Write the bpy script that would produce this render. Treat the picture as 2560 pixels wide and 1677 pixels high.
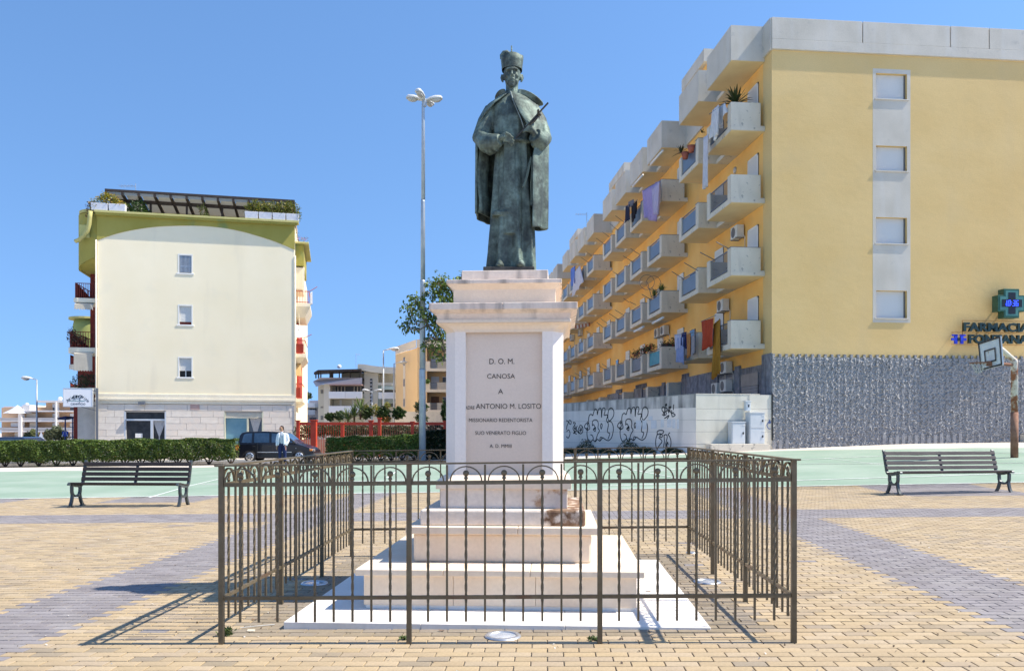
import bpy, bmesh, math, random
import numpy as np
from mathutils import Vector, Matrix, Euler
for _o in list(bpy.data.objects): bpy.data.objects.remove(_o)
SC = bpy.context.scene
COL = SC.collection
rnd = random.Random(7)
nrg = np.random.default_rng(7)
R = math.radians

# ---------------------------------------------------------------- camera, sky, sun, exposure
FPX, EYE, YH = 2022.0, 1.4, 1082.0          # focal length and horizon row of the 2560 x 1677 photograph
cd = bpy.data.cameras.new('camera'); cam = bpy.data.objects.new('camera', cd); COL.objects.link(cam)
cam.location = (0, 0, EYE); cam.rotation_euler = (R(90), 0, 0)
cd.sensor_width = 36; cd.lens = FPX/2560*36; cd.shift_y = (YH-838.5)/2560
cd.clip_start = .1; cd.clip_end = 6000
SC.camera = cam
SUN_EL, SUN_AZ = R(52), R(-3.0)              # azimuth measured from +X towards +Y
sdir = Vector((math.cos(SUN_EL)*math.cos(SUN_AZ), math.cos(SUN_EL)*math.sin(SUN_AZ), math.sin(SUN_EL)))
w = bpy.data.worlds.new('World'); SC.world = w; w.use_nodes = True
nt = w.node_tree; bg = nt.nodes['Background']
sky = nt.nodes.new('ShaderNodeTexSky'); sky.sky_type = 'NISHITA'; sky.sun_disc = False
sky.sun_elevation = SUN_EL; sky.sun_rotation = R(90)-SUN_AZ
sky.air_density = 1.0; sky.dust_density = .2; sky.ozone_density = 2.6; sky.altitude = 100
stc = nt.nodes.new('ShaderNodeTexCoord'); smp = nt.nodes.new('ShaderNodeMapping')      # clear air: the hazy last degrees over the horizon are skipped
smp.inputs['Location'].default_value = (0, 0, .25); smp.inputs['Scale'].default_value = (1, 1, .70)
shs = nt.nodes.new('ShaderNodeHueSaturation'); shs.inputs['Saturation'].default_value = 1.13; shs.inputs['Value'].default_value = 1.
nt.links.new(stc.outputs['Generated'], smp.inputs[0]); nt.links.new(smp.outputs[0], sky.inputs[0])
nt.links.new(sky.outputs[0], shs.inputs['Color']); nt.links.new(shs.outputs[0], bg.inputs[0]); bg.inputs[1].default_value = .15
sl = bpy.data.lights.new('sun', 'SUN'); so = bpy.data.objects.new('sun', sl); COL.objects.link(so)
sl.energy = 4.6; sl.angle = R(.53); sl.color = (1, .92, .79)
so.rotation_euler = sdir.to_track_quat('Z', 'Y').to_euler(); so.location = (30, 0, 40)
SC.view_settings.view_transform = 'Standard'; SC.view_settings.look = 'None'
SC.view_settings.gamma = 1; SC.view_settings.use_curve_mapping = False
SC.view_settings.exposure = .78

# ---------------------------------------------------------------- ground shape and measuring helpers
TX = .012
def lerp(a, b, t): return a+(b-a)*t
def clamp(a, lo, hi): return max(lo, min(hi, a))
def gz(x, y):
    xc = clamp(x, -30, 30); yc = clamp(y, -10, 60)
    s = clamp((xc+8)/19, 0, 1.3); t = clamp((yc-18)/13, 0, 1)
    return TX*xc+.0036*yc+.5*s*t
def at(px, py, Y): return Vector(((px-1280)/FPX*Y, Y, EYE+(YH-py)/FPX*Y))
def on_ground(px, py):
    a = (px-1280)/FPX; b = (py-YH)/FPX; lo, hi = 1., 400.
    for _ in range(50):
        m = (lo+hi)/2
        if EYE-b*m > gz(a*m, m): lo = m
        else: hi = m
    return Vector((a*m, m, gz(a*m, m)))
def on_wall(px, py, o, rz):
    """where the sight line meets the upright plane through o along the direction rz: (distance along it, height)"""
    d = Vector((math.cos(rz), math.sin(rz))); r = Vector(((px-1280)/FPX, 1))
    det = r.x*(-d.y)+r.y*d.x
    k = (o[0]*(-d.y)+o[1]*d.x)/det
    p = r*k
    return ((p.x-o[0])*d.x+(p.y-o[1])*d.y, EYE+(YH-py)/FPX*k)

# ---------------------------------------------------------------- materials
MATS = {}
def rgb(c): return (c[0], c[1], c[2], 1)
def mat(name, c, c2=None, scale=2., rough=.85, bump=0., bscale=60., metal=0., attr=None, stain=None, streak=None, spec=.4,
        fine=.12, fscale=35., coord='Object', stretch=(1, 1, 1), ramp=(.35, .65), translucent=0, coat=0, bdist=.02):
    if name in MATS: return MATS[name]
    m = bpy.data.materials.new(name); m.use_nodes = True; MATS[name] = m
    t = m.node_tree; N = t.nodes; L = t.links; b = N['Principled BSDF']
    b.inputs['Roughness'].default_value = rough; b.inputs['Metallic'].default_value = metal
    b.inputs['Specular IOR Level'].default_value = spec
    if coat: b.inputs['Coat Weight'].default_value = coat; b.inputs['Coat Roughness'].default_value = .05
    tc = N.new('ShaderNodeTexCoord'); mp = N.new('ShaderNodeMapping'); mp.inputs['Scale'].default_value = stretch
    L.new(tc.outputs[coord], mp.inputs[0])
    def noise(s, d=4, vec=None):
        n = N.new('ShaderNodeTexNoise'); n.inputs['Scale'].default_value = s; n.inputs['Detail'].default_value = d
        L.new(vec or mp.outputs[0], n.inputs['Vector']); return n.outputs['Fac']
    def rampf(v, lo, hi):
        r = N.new('ShaderNodeMapRange'); r.inputs[1].default_value = lo; r.inputs[2].default_value = hi
        L.new(v, r.inputs[0]); return r.outputs[0]
    def mix(f, a, bb, mode='MIX'):
        x = N.new('ShaderNodeMix'); x.data_type = 'RGBA'; x.blend_type = mode
        if isinstance(f, float): x.inputs[0].default_value = f
        else: L.new(f, x.inputs[0])
        for k, q in ((6, a), (7, bb)):
            if isinstance(q, tuple): x.inputs[k].default_value = rgb(q)
            else: L.new(q, x.inputs[k])
        return x.outputs[2]
    col = None
    if attr:
        a = N.new('ShaderNodeAttribute'); a.attribute_name = attr; col = a.outputs['Color']
    if c2 is not None:
        base = mix(rampf(noise(scale), *ramp), c, c2)
        col = base if col is None else mix(1., col, base, 'MULTIPLY')
    elif col is None:
        col = mix(0., c, c)
    if fine:
        f = rampf(noise(fscale, 6), .25, .75)
        g = mix(f, (1-fine,)*3, (1+fine,)*3)
        col = mix(1., col, g, 'MULTIPLY')
    if streak:      # (colour, scale, lo, hi, strength): vertical dirt runs
        sc_, s_, lo, hi, st = streak
        mp2 = N.new('ShaderNodeMapping'); mp2.inputs['Scale'].default_value = (1, 1, .12); L.new(tc.outputs[coord], mp2.inputs[0])
        f = rampf(noise(s_, 5, mp2.outputs[0]), lo, hi)
        k = N.new('ShaderNodeMath'); k.operation = 'MULTIPLY'; k.inputs[1].default_value = st; L.new(f, k.inputs[0])
        col = mix(k.outputs[0], col, sc_)
    if stain:       # (colour, scale, lo, hi, strength)
        sc_, s_, lo, hi, st = stain
        f = rampf(noise(s_, 7), lo, hi)
        k = N.new('ShaderNodeMath'); k.operation = 'MULTIPLY'; k.inputs[1].default_value = st; L.new(f, k.inputs[0])
        col = mix(k.outputs[0], col, sc_)
    L.new(col, b.inputs['Base Color'])
    if bump:
        bp = N.new('ShaderNodeBump'); bp.inputs['Strength'].default_value = bump; bp.inputs['Distance'].default_value = bdist
        L.new(noise(bscale, 6), bp.inputs['Height']); L.new(bp.outputs[0], b.inputs['Normal'])
    if translucent:
        tr = N.new('ShaderNodeBsdfTranslucent'); L.new(col, tr.inputs[0])
        ms = N.new('ShaderNodeMixShader'); ms.inputs[0].default_value = translucent
        L.new(b.outputs[0], ms.inputs[1]); L.new(tr.outputs[0], ms.inputs[2])
        L.new(ms.outputs[0], N['Material Output'].inputs[0])
    return m
def emit_mat(name, c, s):
    m = bpy.data.materials.new(name); m.use_nodes = True; b = m.node_tree.nodes['Principled BSDF']
    b.inputs['Base Color'].default_value = rgb(c); b.inputs['Emission Color'].default_value = rgb(c); b.inputs['Emission Strength'].default_value = s
    MATS[name] = m; return m
def glass_mat(name, c, rough=.05, spec=.6):
    m = mat(name, c, rough=rough, fine=0, spec=spec); return m

# ---------------------------------------------------------------- mesh building
class MB:
    def __init__(s): s.v = []; s.f = []; s.mi = []; s.c = []
    def add(s, vs, fs, M=None, mi=0, col=None):
        n = len(s.v)
        s.v += [tuple(M @ Vector(p)) for p in vs] if M is not None else [tuple(p) for p in vs]
        s.f += [tuple(i+n for i in f) for f in fs]; s.mi += [mi]*len(fs)
        if col is not None: s.c += [col]*len(vs)
        return s
    def box(s, x0, x1, y0, y1, z0, z1, M=None, mi=0, col=None):
        vs = [(x, y, z) for z in (z0, z1) for x, y in ((x0, y0), (x1, y0), (x1, y1), (x0, y1))]
        return s.add(vs, [(3, 2, 1, 0), (4, 5, 6, 7), (0, 1, 5, 4), (1, 2, 6, 5), (2, 3, 7, 6), (3, 0, 4, 7)], M, mi, col)
    def frustum(s, r0, z0, r1, z1, M=None, mi=0):
        """r = (x0,x1,y0,y1) at z0 and z1"""
        vs = [(x, y, z0) for x, y in ((r0[0], r0[2]), (r0[1], r0[2]), (r0[1], r0[3]), (r0[0], r0[3]))]
        vs += [(x, y, z1) for x, y in ((r1[0], r1[2]), (r1[1], r1[2]), (r1[1], r1[3]), (r1[0], r1[3]))]
        return s.add(vs, [(3, 2, 1, 0), (4, 5, 6, 7), (0, 1, 5, 4), (1, 2, 6, 5), (2, 3, 7, 6), (3, 0, 4, 7)], M, mi)
    def prism(s, poly, a, b, axis='y', M=None, mi=0):
        """polygon of pairs, extruded from a to b along axis; pairs are (x,z) for y, (y,z) for x, (x,y) for z"""
        def q(p, t): return (p[0], t, p[1]) if axis == 'y' else ((t, p[0], p[1]) if axis == 'x' else (p[0], p[1], t))
        n = len(poly); vs = [q(p, a) for p in poly]+[q(p, b) for p in poly]
        fs = [tuple(range(n)), tuple(range(2*n-1, n-1, -1))]+[(i, i+n, (i+1) % n+n, (i+1) % n) for i in range(n)]
        return s.add(vs, fs, M, mi)
    def tube(s, pts, r, n=8, M=None, mi=0, cap=True, flat=1.):
        pts = [Vector(p) for p in pts]; rs = r if isinstance(r, (list, tuple)) else [r]*len(pts)
        vs = []; up = None
        for i, p in enumerate(pts):
            d = (pts[min(i+1, len(pts)-1)]-pts[max(i-1, 0)]).normalized()
            if up is None: up = Vector((0, 0, 1)) if abs(d.z) < .9 else Vector((0, 1, 0))
            a = d.cross(up)
            if a.length < 1e-4: a = d.cross(Vector((1, 0, 0)))
            a.normalize(); b = a.cross(d).normalized(); up = b
            for k in range(n):
                t = 2*math.pi*k/n; vs.append(p+a*math.cos(t)*rs[i]+b*math.sin(t)*rs[i]*flat)
        fs = [(i*n+k, i*n+(k+1) % n, (i+1)*n+(k+1) % n, (i+1)*n+k) for i in range(len(pts)-1) for k in range(n)]
        if cap: fs += [tuple(range(n-1, -1, -1)), tuple(range((len(pts)-1)*n, len(pts)*n))]
        return s.add(vs, fs, M, mi)
    def bar(s, p, q, w, h, M=None, mi=0):
        """straight bar of rectangular section: w across (horizontal), h upright"""
        p, q = Vector(p), Vector(q); d = (q-p).normalized(); a = d.cross(Vector((0, 0, 1)))
        if a.length < 1e-4: a = Vector((1, 0, 0))
        a.normalize(); b = a.cross(d).normalized()
        vs = [e+a*sx*w/2+b*sz*h/2 for e in (p, q) for sx, sz in ((-1, -1), (1, -1), (1, 1), (-1, 1))]
        return s.add(vs, [(3, 2, 1, 0), (4, 5, 6, 7), (0, 1, 5, 4), (1, 2, 6, 5), (2, 3, 7, 6), (3, 0, 4, 7)], M, mi)
    def lathe(s, prof, n=24, c=(0, 0, 0), M=None, mi=0, sx=1, sy=1, cap=True):
        vs = [(c[0]+r*math.cos(2*math.pi*k/n)*sx, c[1]+r*math.sin(2*math.pi*k/n)*sy, c[2]+z) for r, z in prof for k in range(n)]
        fs = [(i*n+k, i*n+(k+1) % n, (i+1)*n+(k+1) % n, (i+1)*n+k) for i in range(len(prof)-1) for k in range(n)]
        if cap: fs += [tuple(range(n-1, -1, -1)), tuple(range((len(prof)-1)*n, len(prof)*n))]
        return s.add(vs, fs, M, mi)
    def blob(s, c, r, rot=None, n=16, M=None, mi=0):
        A = Matrix.Translation(c) @ (Euler(rot).to_matrix().to_4x4() if rot else Matrix.Identity(4)) @ Matrix.Diagonal((r[0], r[1], r[2], 1))
        if M is not None: A = M @ A
        m = n//2
        prof = [(max(math.sin(math.pi*i/m), 1e-3), -math.cos(math.pi*i/m)) for i in range(m+1)]
        return s.lathe(prof, n, M=A, mi=mi)
    def grid(s, pts, M=None, mi=0, flip=False, wrap=False):
        """pts[i][j]: surface of quads"""
        ni, nj = len(pts), len(pts[0]); vs = [p for row in pts for p in row]; fs = []
        for i in range(ni-1):
            for j in range(nj if wrap else nj-1):
                q = (i*nj+j, i*nj+(j+1) % nj, (i+1)*nj+(j+1) % nj, (i+1)*nj+j)
                fs.append(q[::-1] if flip else q)
        return s.add(vs, fs, M, mi)
    def mesh(s, name, mats, smooth=False):
        me = bpy.data.meshes.new(name); me.from_pydata(s.v, [], s.f)
        mats = mats if isinstance(mats, (list, tuple)) else [mats]
        for m in mats: me.materials.append(m)
        if len(mats) > 1: me.polygons.foreach_set('material_index', s.mi)
        if s.c and len(s.c) == len(s.v):
            a = me.color_attributes.new('col', 'FLOAT_COLOR', 'POINT')
            a.data.foreach_set('color', np.array([(q[0], q[1], q[2], 1) for q in s.c], dtype=np.float32).ravel())
        if smooth: me.polygons.foreach_set('use_smooth', [True]*len(s.f))
        me.update(); return me
    def build(s, name, mats, parent=None, smooth=False, bevel=0, seg=2, loc=None, rot=None, subs=0):
        o = bpy.data.objects.new(name, s.mesh(name, mats, smooth)); COL.objects.link(o); o.parent = parent
        if loc is not None: o.location = loc
        if rot is not None: o.rotation_euler = rot
        if bevel:
            b = o.modifiers.new('bevel', 'BEVEL'); b.width = bevel; b.segments = seg; b.limit_method = 'ANGLE'; b.angle_limit = R(35)
        if subs: b = o.modifiers.new('sub', 'SUBSURF'); b.levels = b.render_levels = subs
        return o
def tag(o, label=None, cat=None, group=None, kind=None):
    if label: o['label'] = label
    if cat: o['category'] = cat
    if group: o['group'] = group
    if kind: o['kind'] = kind
    return o
def thing(name, label, cat, loc=(0, 0, 0), rz=0, group=None, kind=None):
    o = bpy.data.objects.new(name, None); COL.objects.link(o); o.empty_display_size = .2
    o.location = loc; o.rotation_euler = (0, 0, rz); return tag(o, label, cat, group, kind)
def link(name, me, parent=None, loc=None, rot=None, scale=None):
    o = bpy.data.objects.new(name, me); COL.objects.link(o); o.parent = parent
    if loc is not None: o.location = loc
    if rot is not None: o.rotation_euler = rot
    if scale is not None: o.scale = scale
    return o
def copy_tree(o, parent=None):
    c = o.copy(); COL.objects.link(c); c.parent = parent
    for ch in list(o.children): copy_tree(ch, c)
    return c
def solid(o, t):
    m = o.modifiers.new('solid', 'SOLIDIFY'); m.thickness = t; m.offset = 0; return o
def voxel(o, size, smooth=2, mats=None, fn=None):
    """fuse the overlapping pieces of o into one continuous skin"""
    m = o.modifiers.new('r', 'REMESH'); m.mode = 'VOXEL'; m.voxel_size = size; m.use_smooth_shade = True
    if smooth: k = o.modifiers.new('s', 'SMOOTH'); k.iterations = smooth; k.factor = .5
    dg = bpy.context.evaluated_depsgraph_get()
    me = bpy.data.meshes.new_from_object(o.evaluated_get(dg)); old = o.data
    o.modifiers.clear(); o.data = me; bpy.data.meshes.remove(old)
    if mats:
        me.materials.clear()
        for q in mats: me.materials.append(q)
        n = len(me.polygons); c = np.empty(n*3); me.polygons.foreach_get('center', c); c = c.reshape(-1, 3)
        me.polygons.foreach_set('material_index', np.array([fn(*p) for p in c], dtype=np.int32))
    me.update(); return o
def np_mesh(name, V, mats, cols=None, quad=4):
    """V: (n,4,3) loose quads"""
    n = len(V); me = bpy.data.meshes.new(name); me.vertices.add(n*quad)
    me.vertices.foreach_set('co', V.reshape(-1).astype(np.float32)); me.loops.add(n*quad)
    me.loops.foreach_set('vertex_index', np.arange(n*quad, dtype=np.int32)); me.polygons.add(n)
    me.polygons.foreach_set('loop_start', np.arange(0, n*quad, quad, dtype=np.int32))
    me.polygons.foreach_set('loop_total', np.full(n, quad, dtype=np.int32))
    for m in (mats if isinstance(mats, (list, tuple)) else [mats]): me.materials.append(m)
    if cols is not None:
        a = me.color_attributes.new('col', 'FLOAT_COLOR', 'POINT')
        c = np.ones((n, quad, 4), np.float32); c[:, :, :3] = cols[:, None, :]; a.data.foreach_set('color', c.ravel())
    me.update(calc_edges=True); return me
def leaves(P, size, aspect=.55, up=.35):
    """leaf quads round the points P (n,3)"""
    n = len(P); d = nrg.normal(size=(n, 3)); d /= np.linalg.norm(d, axis=1)[:, None]
    nn = nrg.normal(size=(n, 3)); nn[:, 2] += up*2; a = np.cross(d, nn); a /= np.linalg.norm(a, axis=1)[:, None]
    b = np.cross(a, d); s = size*nrg.uniform(.6, 1.3, n)[:, None]
    bend = b*s*.15
    return np.stack([P-d*s*.5, P+a*s*aspect*.5+bend, P+d*s*.5, P-a*s*aspect*.5+bend], 1)
def leafcols(n, dark, light, warm=None, wf=0.):
    t = nrg.uniform(0, 1, n)[:, None]; c = np.array(dark)*(1-t)+np.array(light)*t
    if warm is not None:
        k = nrg.uniform(0, 1, n) < wf; c[k] = np.array(warm)*nrg.uniform(.6, 1.2, (k.sum(), 1))
    return c
LEAF = mat('leaf', (1, 1, 1), attr='col', rough=.5, fine=0, translucent=.3, spec=.5)
BLADE = mat('stiff_leaf', (1, 1, 1), attr='col', rough=.45, fine=0, translucent=.15, spec=.5)
def letters(txt, size, m, parent, loc, rot, extrude=.002, name='lettering', align='CENTER', offset=0, shear=0, space=1, width=None, height=None):
    c = bpy.data.curves.new(name, 'FONT'); c.body = txt; c.size = size; c.extrude = extrude; c.align_x = align
    c.align_y = 'CENTER'; c.offset = offset; c.shear = shear; c.space_character = space; c.resolution_u = 3
    t = bpy.data.objects.new('tmp', c); COL.objects.link(t)
    me = bpy.data.meshes.new_from_object(t.evaluated_get(bpy.context.evaluated_depsgraph_get()))
    bpy.data.objects.remove(t); bpy.data.curves.remove(c); me.name = name; me.materials.clear(); me.materials.append(m)
    n = len(me.vertices); v = np.empty(n*3); me.vertices.foreach_get('co', v); v = v.reshape(-1, 3)
    if width: v[:, 0] *= width/(v[:, 0].max()-v[:, 0].min())
    if height: v[:, 1] *= height/(v[:, 1].max()-v[:, 1].min())
    if align == 'CENTER': v[:, 0] -= (v[:, 0].max()+v[:, 0].min())/2
    me.vertices.foreach_set('co', v.ravel()); me.update()
    o = bpy.data.objects.new(name, me); COL.objects.link(o); o.parent = parent; o.location = loc; o.rotation_euler = rot; return o
# ================================================================ the ground, the court, the paving
M_ground = mat('pale_concrete_ground', (.52, .46, .40), (.62, .56, .49), scale=.6, rough=.95, bump=.15, bscale=40)
M_asph = mat('road_asphalt', (.16, .16, .165), (.22, .22, .225), scale=1.5, rough=.95, bump=.2, bscale=90)
M_court = mat('court_green', (.215, .30, .228), (.25, .335, .26), scale=.6, rough=.9, bump=.08, bscale=60, fine=.07, fscale=8,
              stain=((.38, .43, .37), .45, .45, .75, .55), streak=((.19, .26, .20), .5, .55, .8, .35))
M_white = mat('worn_white_line', (.8, .8, .78), (.6, .66, .62), scale=6, rough=.8)
M_sand = mat('joint_sand', (.18, .16, .13), (.25, .22, .185), scale=9, rough=1)
M_brick = mat('paver', (.84, .83, .82), (.72, .70, .68), attr='col', scale=3.2, rough=.92, fine=.13, fscale=45, bump=.25, bscale=120, bdist=.004,
              stain=((.15, .135, .12), .8, .58, .78, .35))
M_kerb = mat('kerb_stone', (.38, .37, .35), (.46, .45, .43), scale=4, rough=.9)
M_dirt = mat('planting_soil', (.12, .09, .06), (.2, .16, .11), scale=5, rough=1, bump=.5, bscale=20)

xs = [-3000, -1200, -500, -200, -100, -60, -40, -30]+list(range(-28, 31, 1))+[30.5, 40, 60, 100, 200, 500, 1200, 3000]
ys = [-60, -20, -10, -5, 0, 3]+list(range(4, 61, 1))+[70, 90, 130, 200, 400, 900, 2000, 5000]
mb = MB(); mb.grid([[(x, y, gz(x, y)-.035) for x in xs] for y in ys]); tag(mb.build('ground', M_ground, smooth=True), kind='structure')

def drape(name, left, right, n=24, m=10, dz=0., mats=None, parent=None):
    """a sheet over the ground between two polylines (lists of xy)"""
    def along(pl, t):
        s = t*(len(pl)-1); i = min(int(s), len(pl)-2); return Vector(pl[i]).lerp(Vector(pl[i+1]), s-i)
    rows = []
    for i in range(m+1):
        rows.append([])
        for j in range(n+1):
            p = along(left, j/n).lerp(along(right, j/n), i/m); rows[-1].append((p.x, p.y, gz(p.x, p.y)+dz))
    b = MB(); b.grid(rows); return b.build(name, mats, parent, smooth=True)
def edge_y(x): return 18.47+.034*x
near = [(x, edge_y(x)) for x in np.linspace(-26, 24, 26)]
far_px = [(-500, 1183), (0, 1178), (300, 1174), (620, 1164), (860, 1157), (1054, 1152), (1250, 1149), (1420, 1147), (1620, 1139), (1800, 1131), (1950, 1126), (2250, 1122), (2560, 1119), (2800, 1117)]
far = [tuple(on_ground(*p)[:2]) for p in far_px]
def respace(pl, n):
    out = []
    xsn = np.linspace(pl[0][0], pl[-1][0], n)
    for x in xsn:
        for a, b in zip(pl, pl[1:]):
            if x <= b[0]+1e-6: t = (x-a[0])/(b[0]-a[0]); out.append((x, lerp(a[1], b[1], t))); break
    return out
far = respace(far, 26)
court = drape('sports_court', near, far, n=75, m=24, dz=-.004, mats=M_court); tag(court, kind='structure')
def line(pa, pb, wd=.06, name='court_line'):
    a, b = Vector(pa[:2]), Vector(pb[:2]); d = (b-a).normalized(); s = Vector((-d.y, d.x))*wd/2
    n = max(2, int((b-a).length/.8)); rows = []
    for i in range(n+1):
        p = a.lerp(b, i/n); rows.append([(p.x+s.x, p.y+s.y, gz(p.x, p.y)+.003), (p.x-s.x, p.y-s.y, gz(p.x, p.y)+.003)])
    q = MB(); q.grid(rows, flip=True); return q.build(name, M_white, court)
line((-25, edge_y(-25)+.06), (23, edge_y(23)+.06), .11)
for a, b in [((1500, 1214), (2060, 1198)), ((2060, 1198), (2560, 1182)), ((1440, 1171), (1700, 1180)), ((1997, 1148.6), (2216, 1139)), ((2216, 1139), (2560, 1131)), ((2062, 1145), (2203, 1160.5)),
             ((1997, 1159.4), (2560, 1157)), ((373, 1243), (470, 1215)), ((470, 1215), (560, 1194)), ((560, 1194), (700, 1180)), ((499, 1209.6), (870, 1203)), ((967, 1194), (991, 1178)), ((870, 1203), (1090, 1200)),
             ((1520, 1163), (1712, 1198)), ((1440, 1163), (1560, 1150)), ((1560, 1150), (1700, 1143)), ((1600, 1178), (1720, 1170)), ((1720, 1166), (1990, 1150))]:
    line(on_ground(*a), on_ground(*b), .05+.07*(abs(on_ground(*a).y-on_ground(*b).y) < .5*abs(on_ground(*a).x-on_ground(*b).x)))
# strip of soil under the hedges, street, kerbs
def strip(name, pts, w0, w1, dz, m, kind='structure'):
    l = [(x, y+w0) for x, y in pts]; r = [(x, y+w1) for x, y in pts]
    o = drape(name, l, r, n=60, m=4, dz=dz, mats=m)
    if kind: tag(o, kind=kind)
    return o
hl = [(-40, 38.2), (-27, 37.6), (-14.5, 37.4), (-2.5, 37.4)]
strip('planting_bed', hl, -.55, .55, -.012, M_dirt)
strip('street', [(-60, 41), (30, 41.4)], -1.6, 3.2, -.022, M_asph)
kb = MB()
for i in range(58):
    x = -38+i*.62
    if x < -3.2: kb.box(x, x+.6, 38.65, 38.8, gz(x, 38.7)-.04, gz(x, 38.7)+.09)
tag(kb.build('kerb', M_kerb), kind='structure')

# paving: running bond of 20 x 10 cm pavers
BY = R(-2.5); cb, sb = math.cos(BY), math.sin(BY)
def b2w(u, v): return (u*cb-v*sb, u*sb+v*cb)
pav = thing('paving', None, None, kind='structure')
pb = drape('joint_bed', [(x, 2.5) for x in np.linspace(-20, 20, 10)], [(x, edge_y(x)-.01) for x in np.linspace(-20, 20, 10)], n=60, m=20, dz=-.009, mats=M_sand, parent=pav)
YEL = [(.50, .39, .24), (.505, .395, .25), (.49, .385, .245), (.51, .405, .265), (.475, .37, .235), (.495, .40, .275), (.455, .365, .255)]
GRY = [(.29, .27, .28), (.31, .29, .298), (.275, .255, .265), (.32, .30, .302), (.295, .275, .28)]
def greyish(u, v):
    x, y = b2w(u, v)
    if 12.55 < v < 13.95: return True
    if -4.4 < u < -3.42 or 3.12 < u < 4.12: return True
    if v > 16.3 and (-9.4 < u < -7.2 or 7.1 < u < 9.75 or u < -11.4): return True
    return False
cand = []
for j in range(30, 200):
    v = .05+j*.1; off = .1 if j % 2 else 0.
    for i in range(-85, 86):
        u = i*.2+off; x, y = b2w(u, v)
        if y < 3.6 or y > edge_y(x)-.06 or abs(x) > .66*y+1.2: continue
        if abs(x+.04) < 1.35 and abs(y-7.2) < 1.35: continue
        cand.append((u, v, x, y))
def brick_col(u, v):
    g = greyish(u, v)
    if not g and rnd.random() < .003: g = True
    c = rnd.choice(GRY if g else YEL); k = rnd.uniform(.94, 1.05)
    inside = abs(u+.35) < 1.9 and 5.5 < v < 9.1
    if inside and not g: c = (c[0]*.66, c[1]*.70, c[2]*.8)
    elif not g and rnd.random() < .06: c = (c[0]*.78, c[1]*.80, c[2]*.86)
    return tuple(q*k for q in c)
def in_view(x, y, z):
    px = 1280+x/y*FPX; py = YH+(EYE-z)/y*FPX
    return -10 < px < 2570 and py < 1690
vis = sorted([c for c in cand if in_view(c[2], c[3], gz(c[2], c[3]))], key=lambda c: c[3])
nearset = set((c[0], c[1]) for c in vis[:296])
# 14 near bricks meshes shared by the separate pieces
def brick_mesh(col):
    a, b, h, e = .0962, .0462, .009, .003
    q = MB(); vs = [(-a, -b, -h), (a, -b, -h), (a, b, -h), (-a, b, -h), (-a, -b, -e*.5), (a, -b, -e*.5), (a, b, -e*.5), (-a, b, -e*.5), (-a+e, -b+e, 0), (a-e, -b+e, 0), (a-e, b-e, 0), (-a+e, b-e, 0)]
    fs = [(8, 9, 10, 11)]+[(i, (i+1) % 4, (i+1) % 4+4, i+4) for i in range(4)]+[(i+4, (i+1) % 4+4, (i+1) % 4+8, i+8) for i in range(4)]
    q.add(vs, fs, col=col); return q.mesh('brick', M_brick)
bm_y = [brick_mesh(tuple(q*k for q in c)) for c in YEL for k in (.95, 1.02)]; bm_yd = [brick_mesh((c[0]*.7, c[1]*.74, c[2]*.84)) for c in YEL[:4]]
bm_g = [brick_mesh(c) for c in GRY]
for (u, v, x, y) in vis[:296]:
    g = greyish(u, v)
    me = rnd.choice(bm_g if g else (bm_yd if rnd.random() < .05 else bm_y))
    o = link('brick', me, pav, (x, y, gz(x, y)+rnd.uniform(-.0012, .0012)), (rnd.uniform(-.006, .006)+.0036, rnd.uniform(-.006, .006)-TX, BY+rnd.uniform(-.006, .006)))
rest = [c for c in cand if (c[0], c[1]) not in nearset]
n = len(rest); A = np.array([(c[0], c[1], c[2], c[3]) for c in rest])
tz = np.array([gz(c[2], c[3]) for c in rest])+nrg.uniform(-.0012, .0012, n)
ang = BY+nrg.uniform(-.006, .006, n); ca, sa = np.cos(ang), np.sin(ang); tx, ty = nrg.uniform(-.008, .008, n), nrg.uniform(-.008, .008, n)
def corner(dx, dy, dz):
    lx, ly = dx, dy
    return np.stack([A[:, 2]+ca*lx-sa*ly, A[:, 3]+sa*lx+ca*ly, tz+dz+(tx+TX)*lx+(ty+.0036)*ly], 1)
a, b, h, e = .0962, .0462, .009, .003
bot = [corner(sx*a, sy*b, -h) for sx, sy in ((-1, -1), (1, -1), (1, 1), (-1, 1))]
top = [corner(sx*(a-.002), sy*(b-.002), 0) for sx, sy in ((-1, -1), (1, -1), (1, 1), (-1, 1))]
Q = [np.stack(top, 1)]+[np.stack([bot[i], bot[(i+1) % 4], top[(i+1) % 4], top[i]], 1) for i in range(4)]
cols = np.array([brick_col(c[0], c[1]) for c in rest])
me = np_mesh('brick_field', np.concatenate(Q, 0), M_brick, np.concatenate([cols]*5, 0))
tag(link('brick_field', me, pav), kind='stuff')

# in-ground spotlights set in the paving round the monument
M_lens = mat('spot_glass', (.30, .34, .40), (.45, .48, .54), scale=8, rough=.15, spec=.7)
M_steel = mat('brushed_steel', (.55, .57, .60), rough=.35, metal=.8, fine=.1)
for px, py, r, lab in [(1257, 1590, .125, 'round spotlight sunk in the paving in front of the white slab'), (786, 1458, .125, 'round spotlight sunk in the paving in the shade left of the steps'),
                       (1768, 1454, .125, 'round spotlight sunk in the paving right of the steps'), (1729, 1382, .06, 'small round spotlight sunk in the paving near the far right corner of the railing')]:
    p = on_ground(px, py); t = thing('ground_spotlight', lab, 'spotlight', (p.x, p.y, p.z), 0, 'spotlights sunk in the paving')
    q = MB(); q.lathe([(r*.72, .004), (r*.74, .012), (r*.95, .012), (r, .002)], 32, cap=False); q.build('rim', M_steel, t, smooth=True)
    q = MB(); q.lathe([(r*.74, .006), (r*.4, .009), (.001, .010)], 32, cap=False); q.build('lens', M_lens, t, smooth=True)
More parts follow.
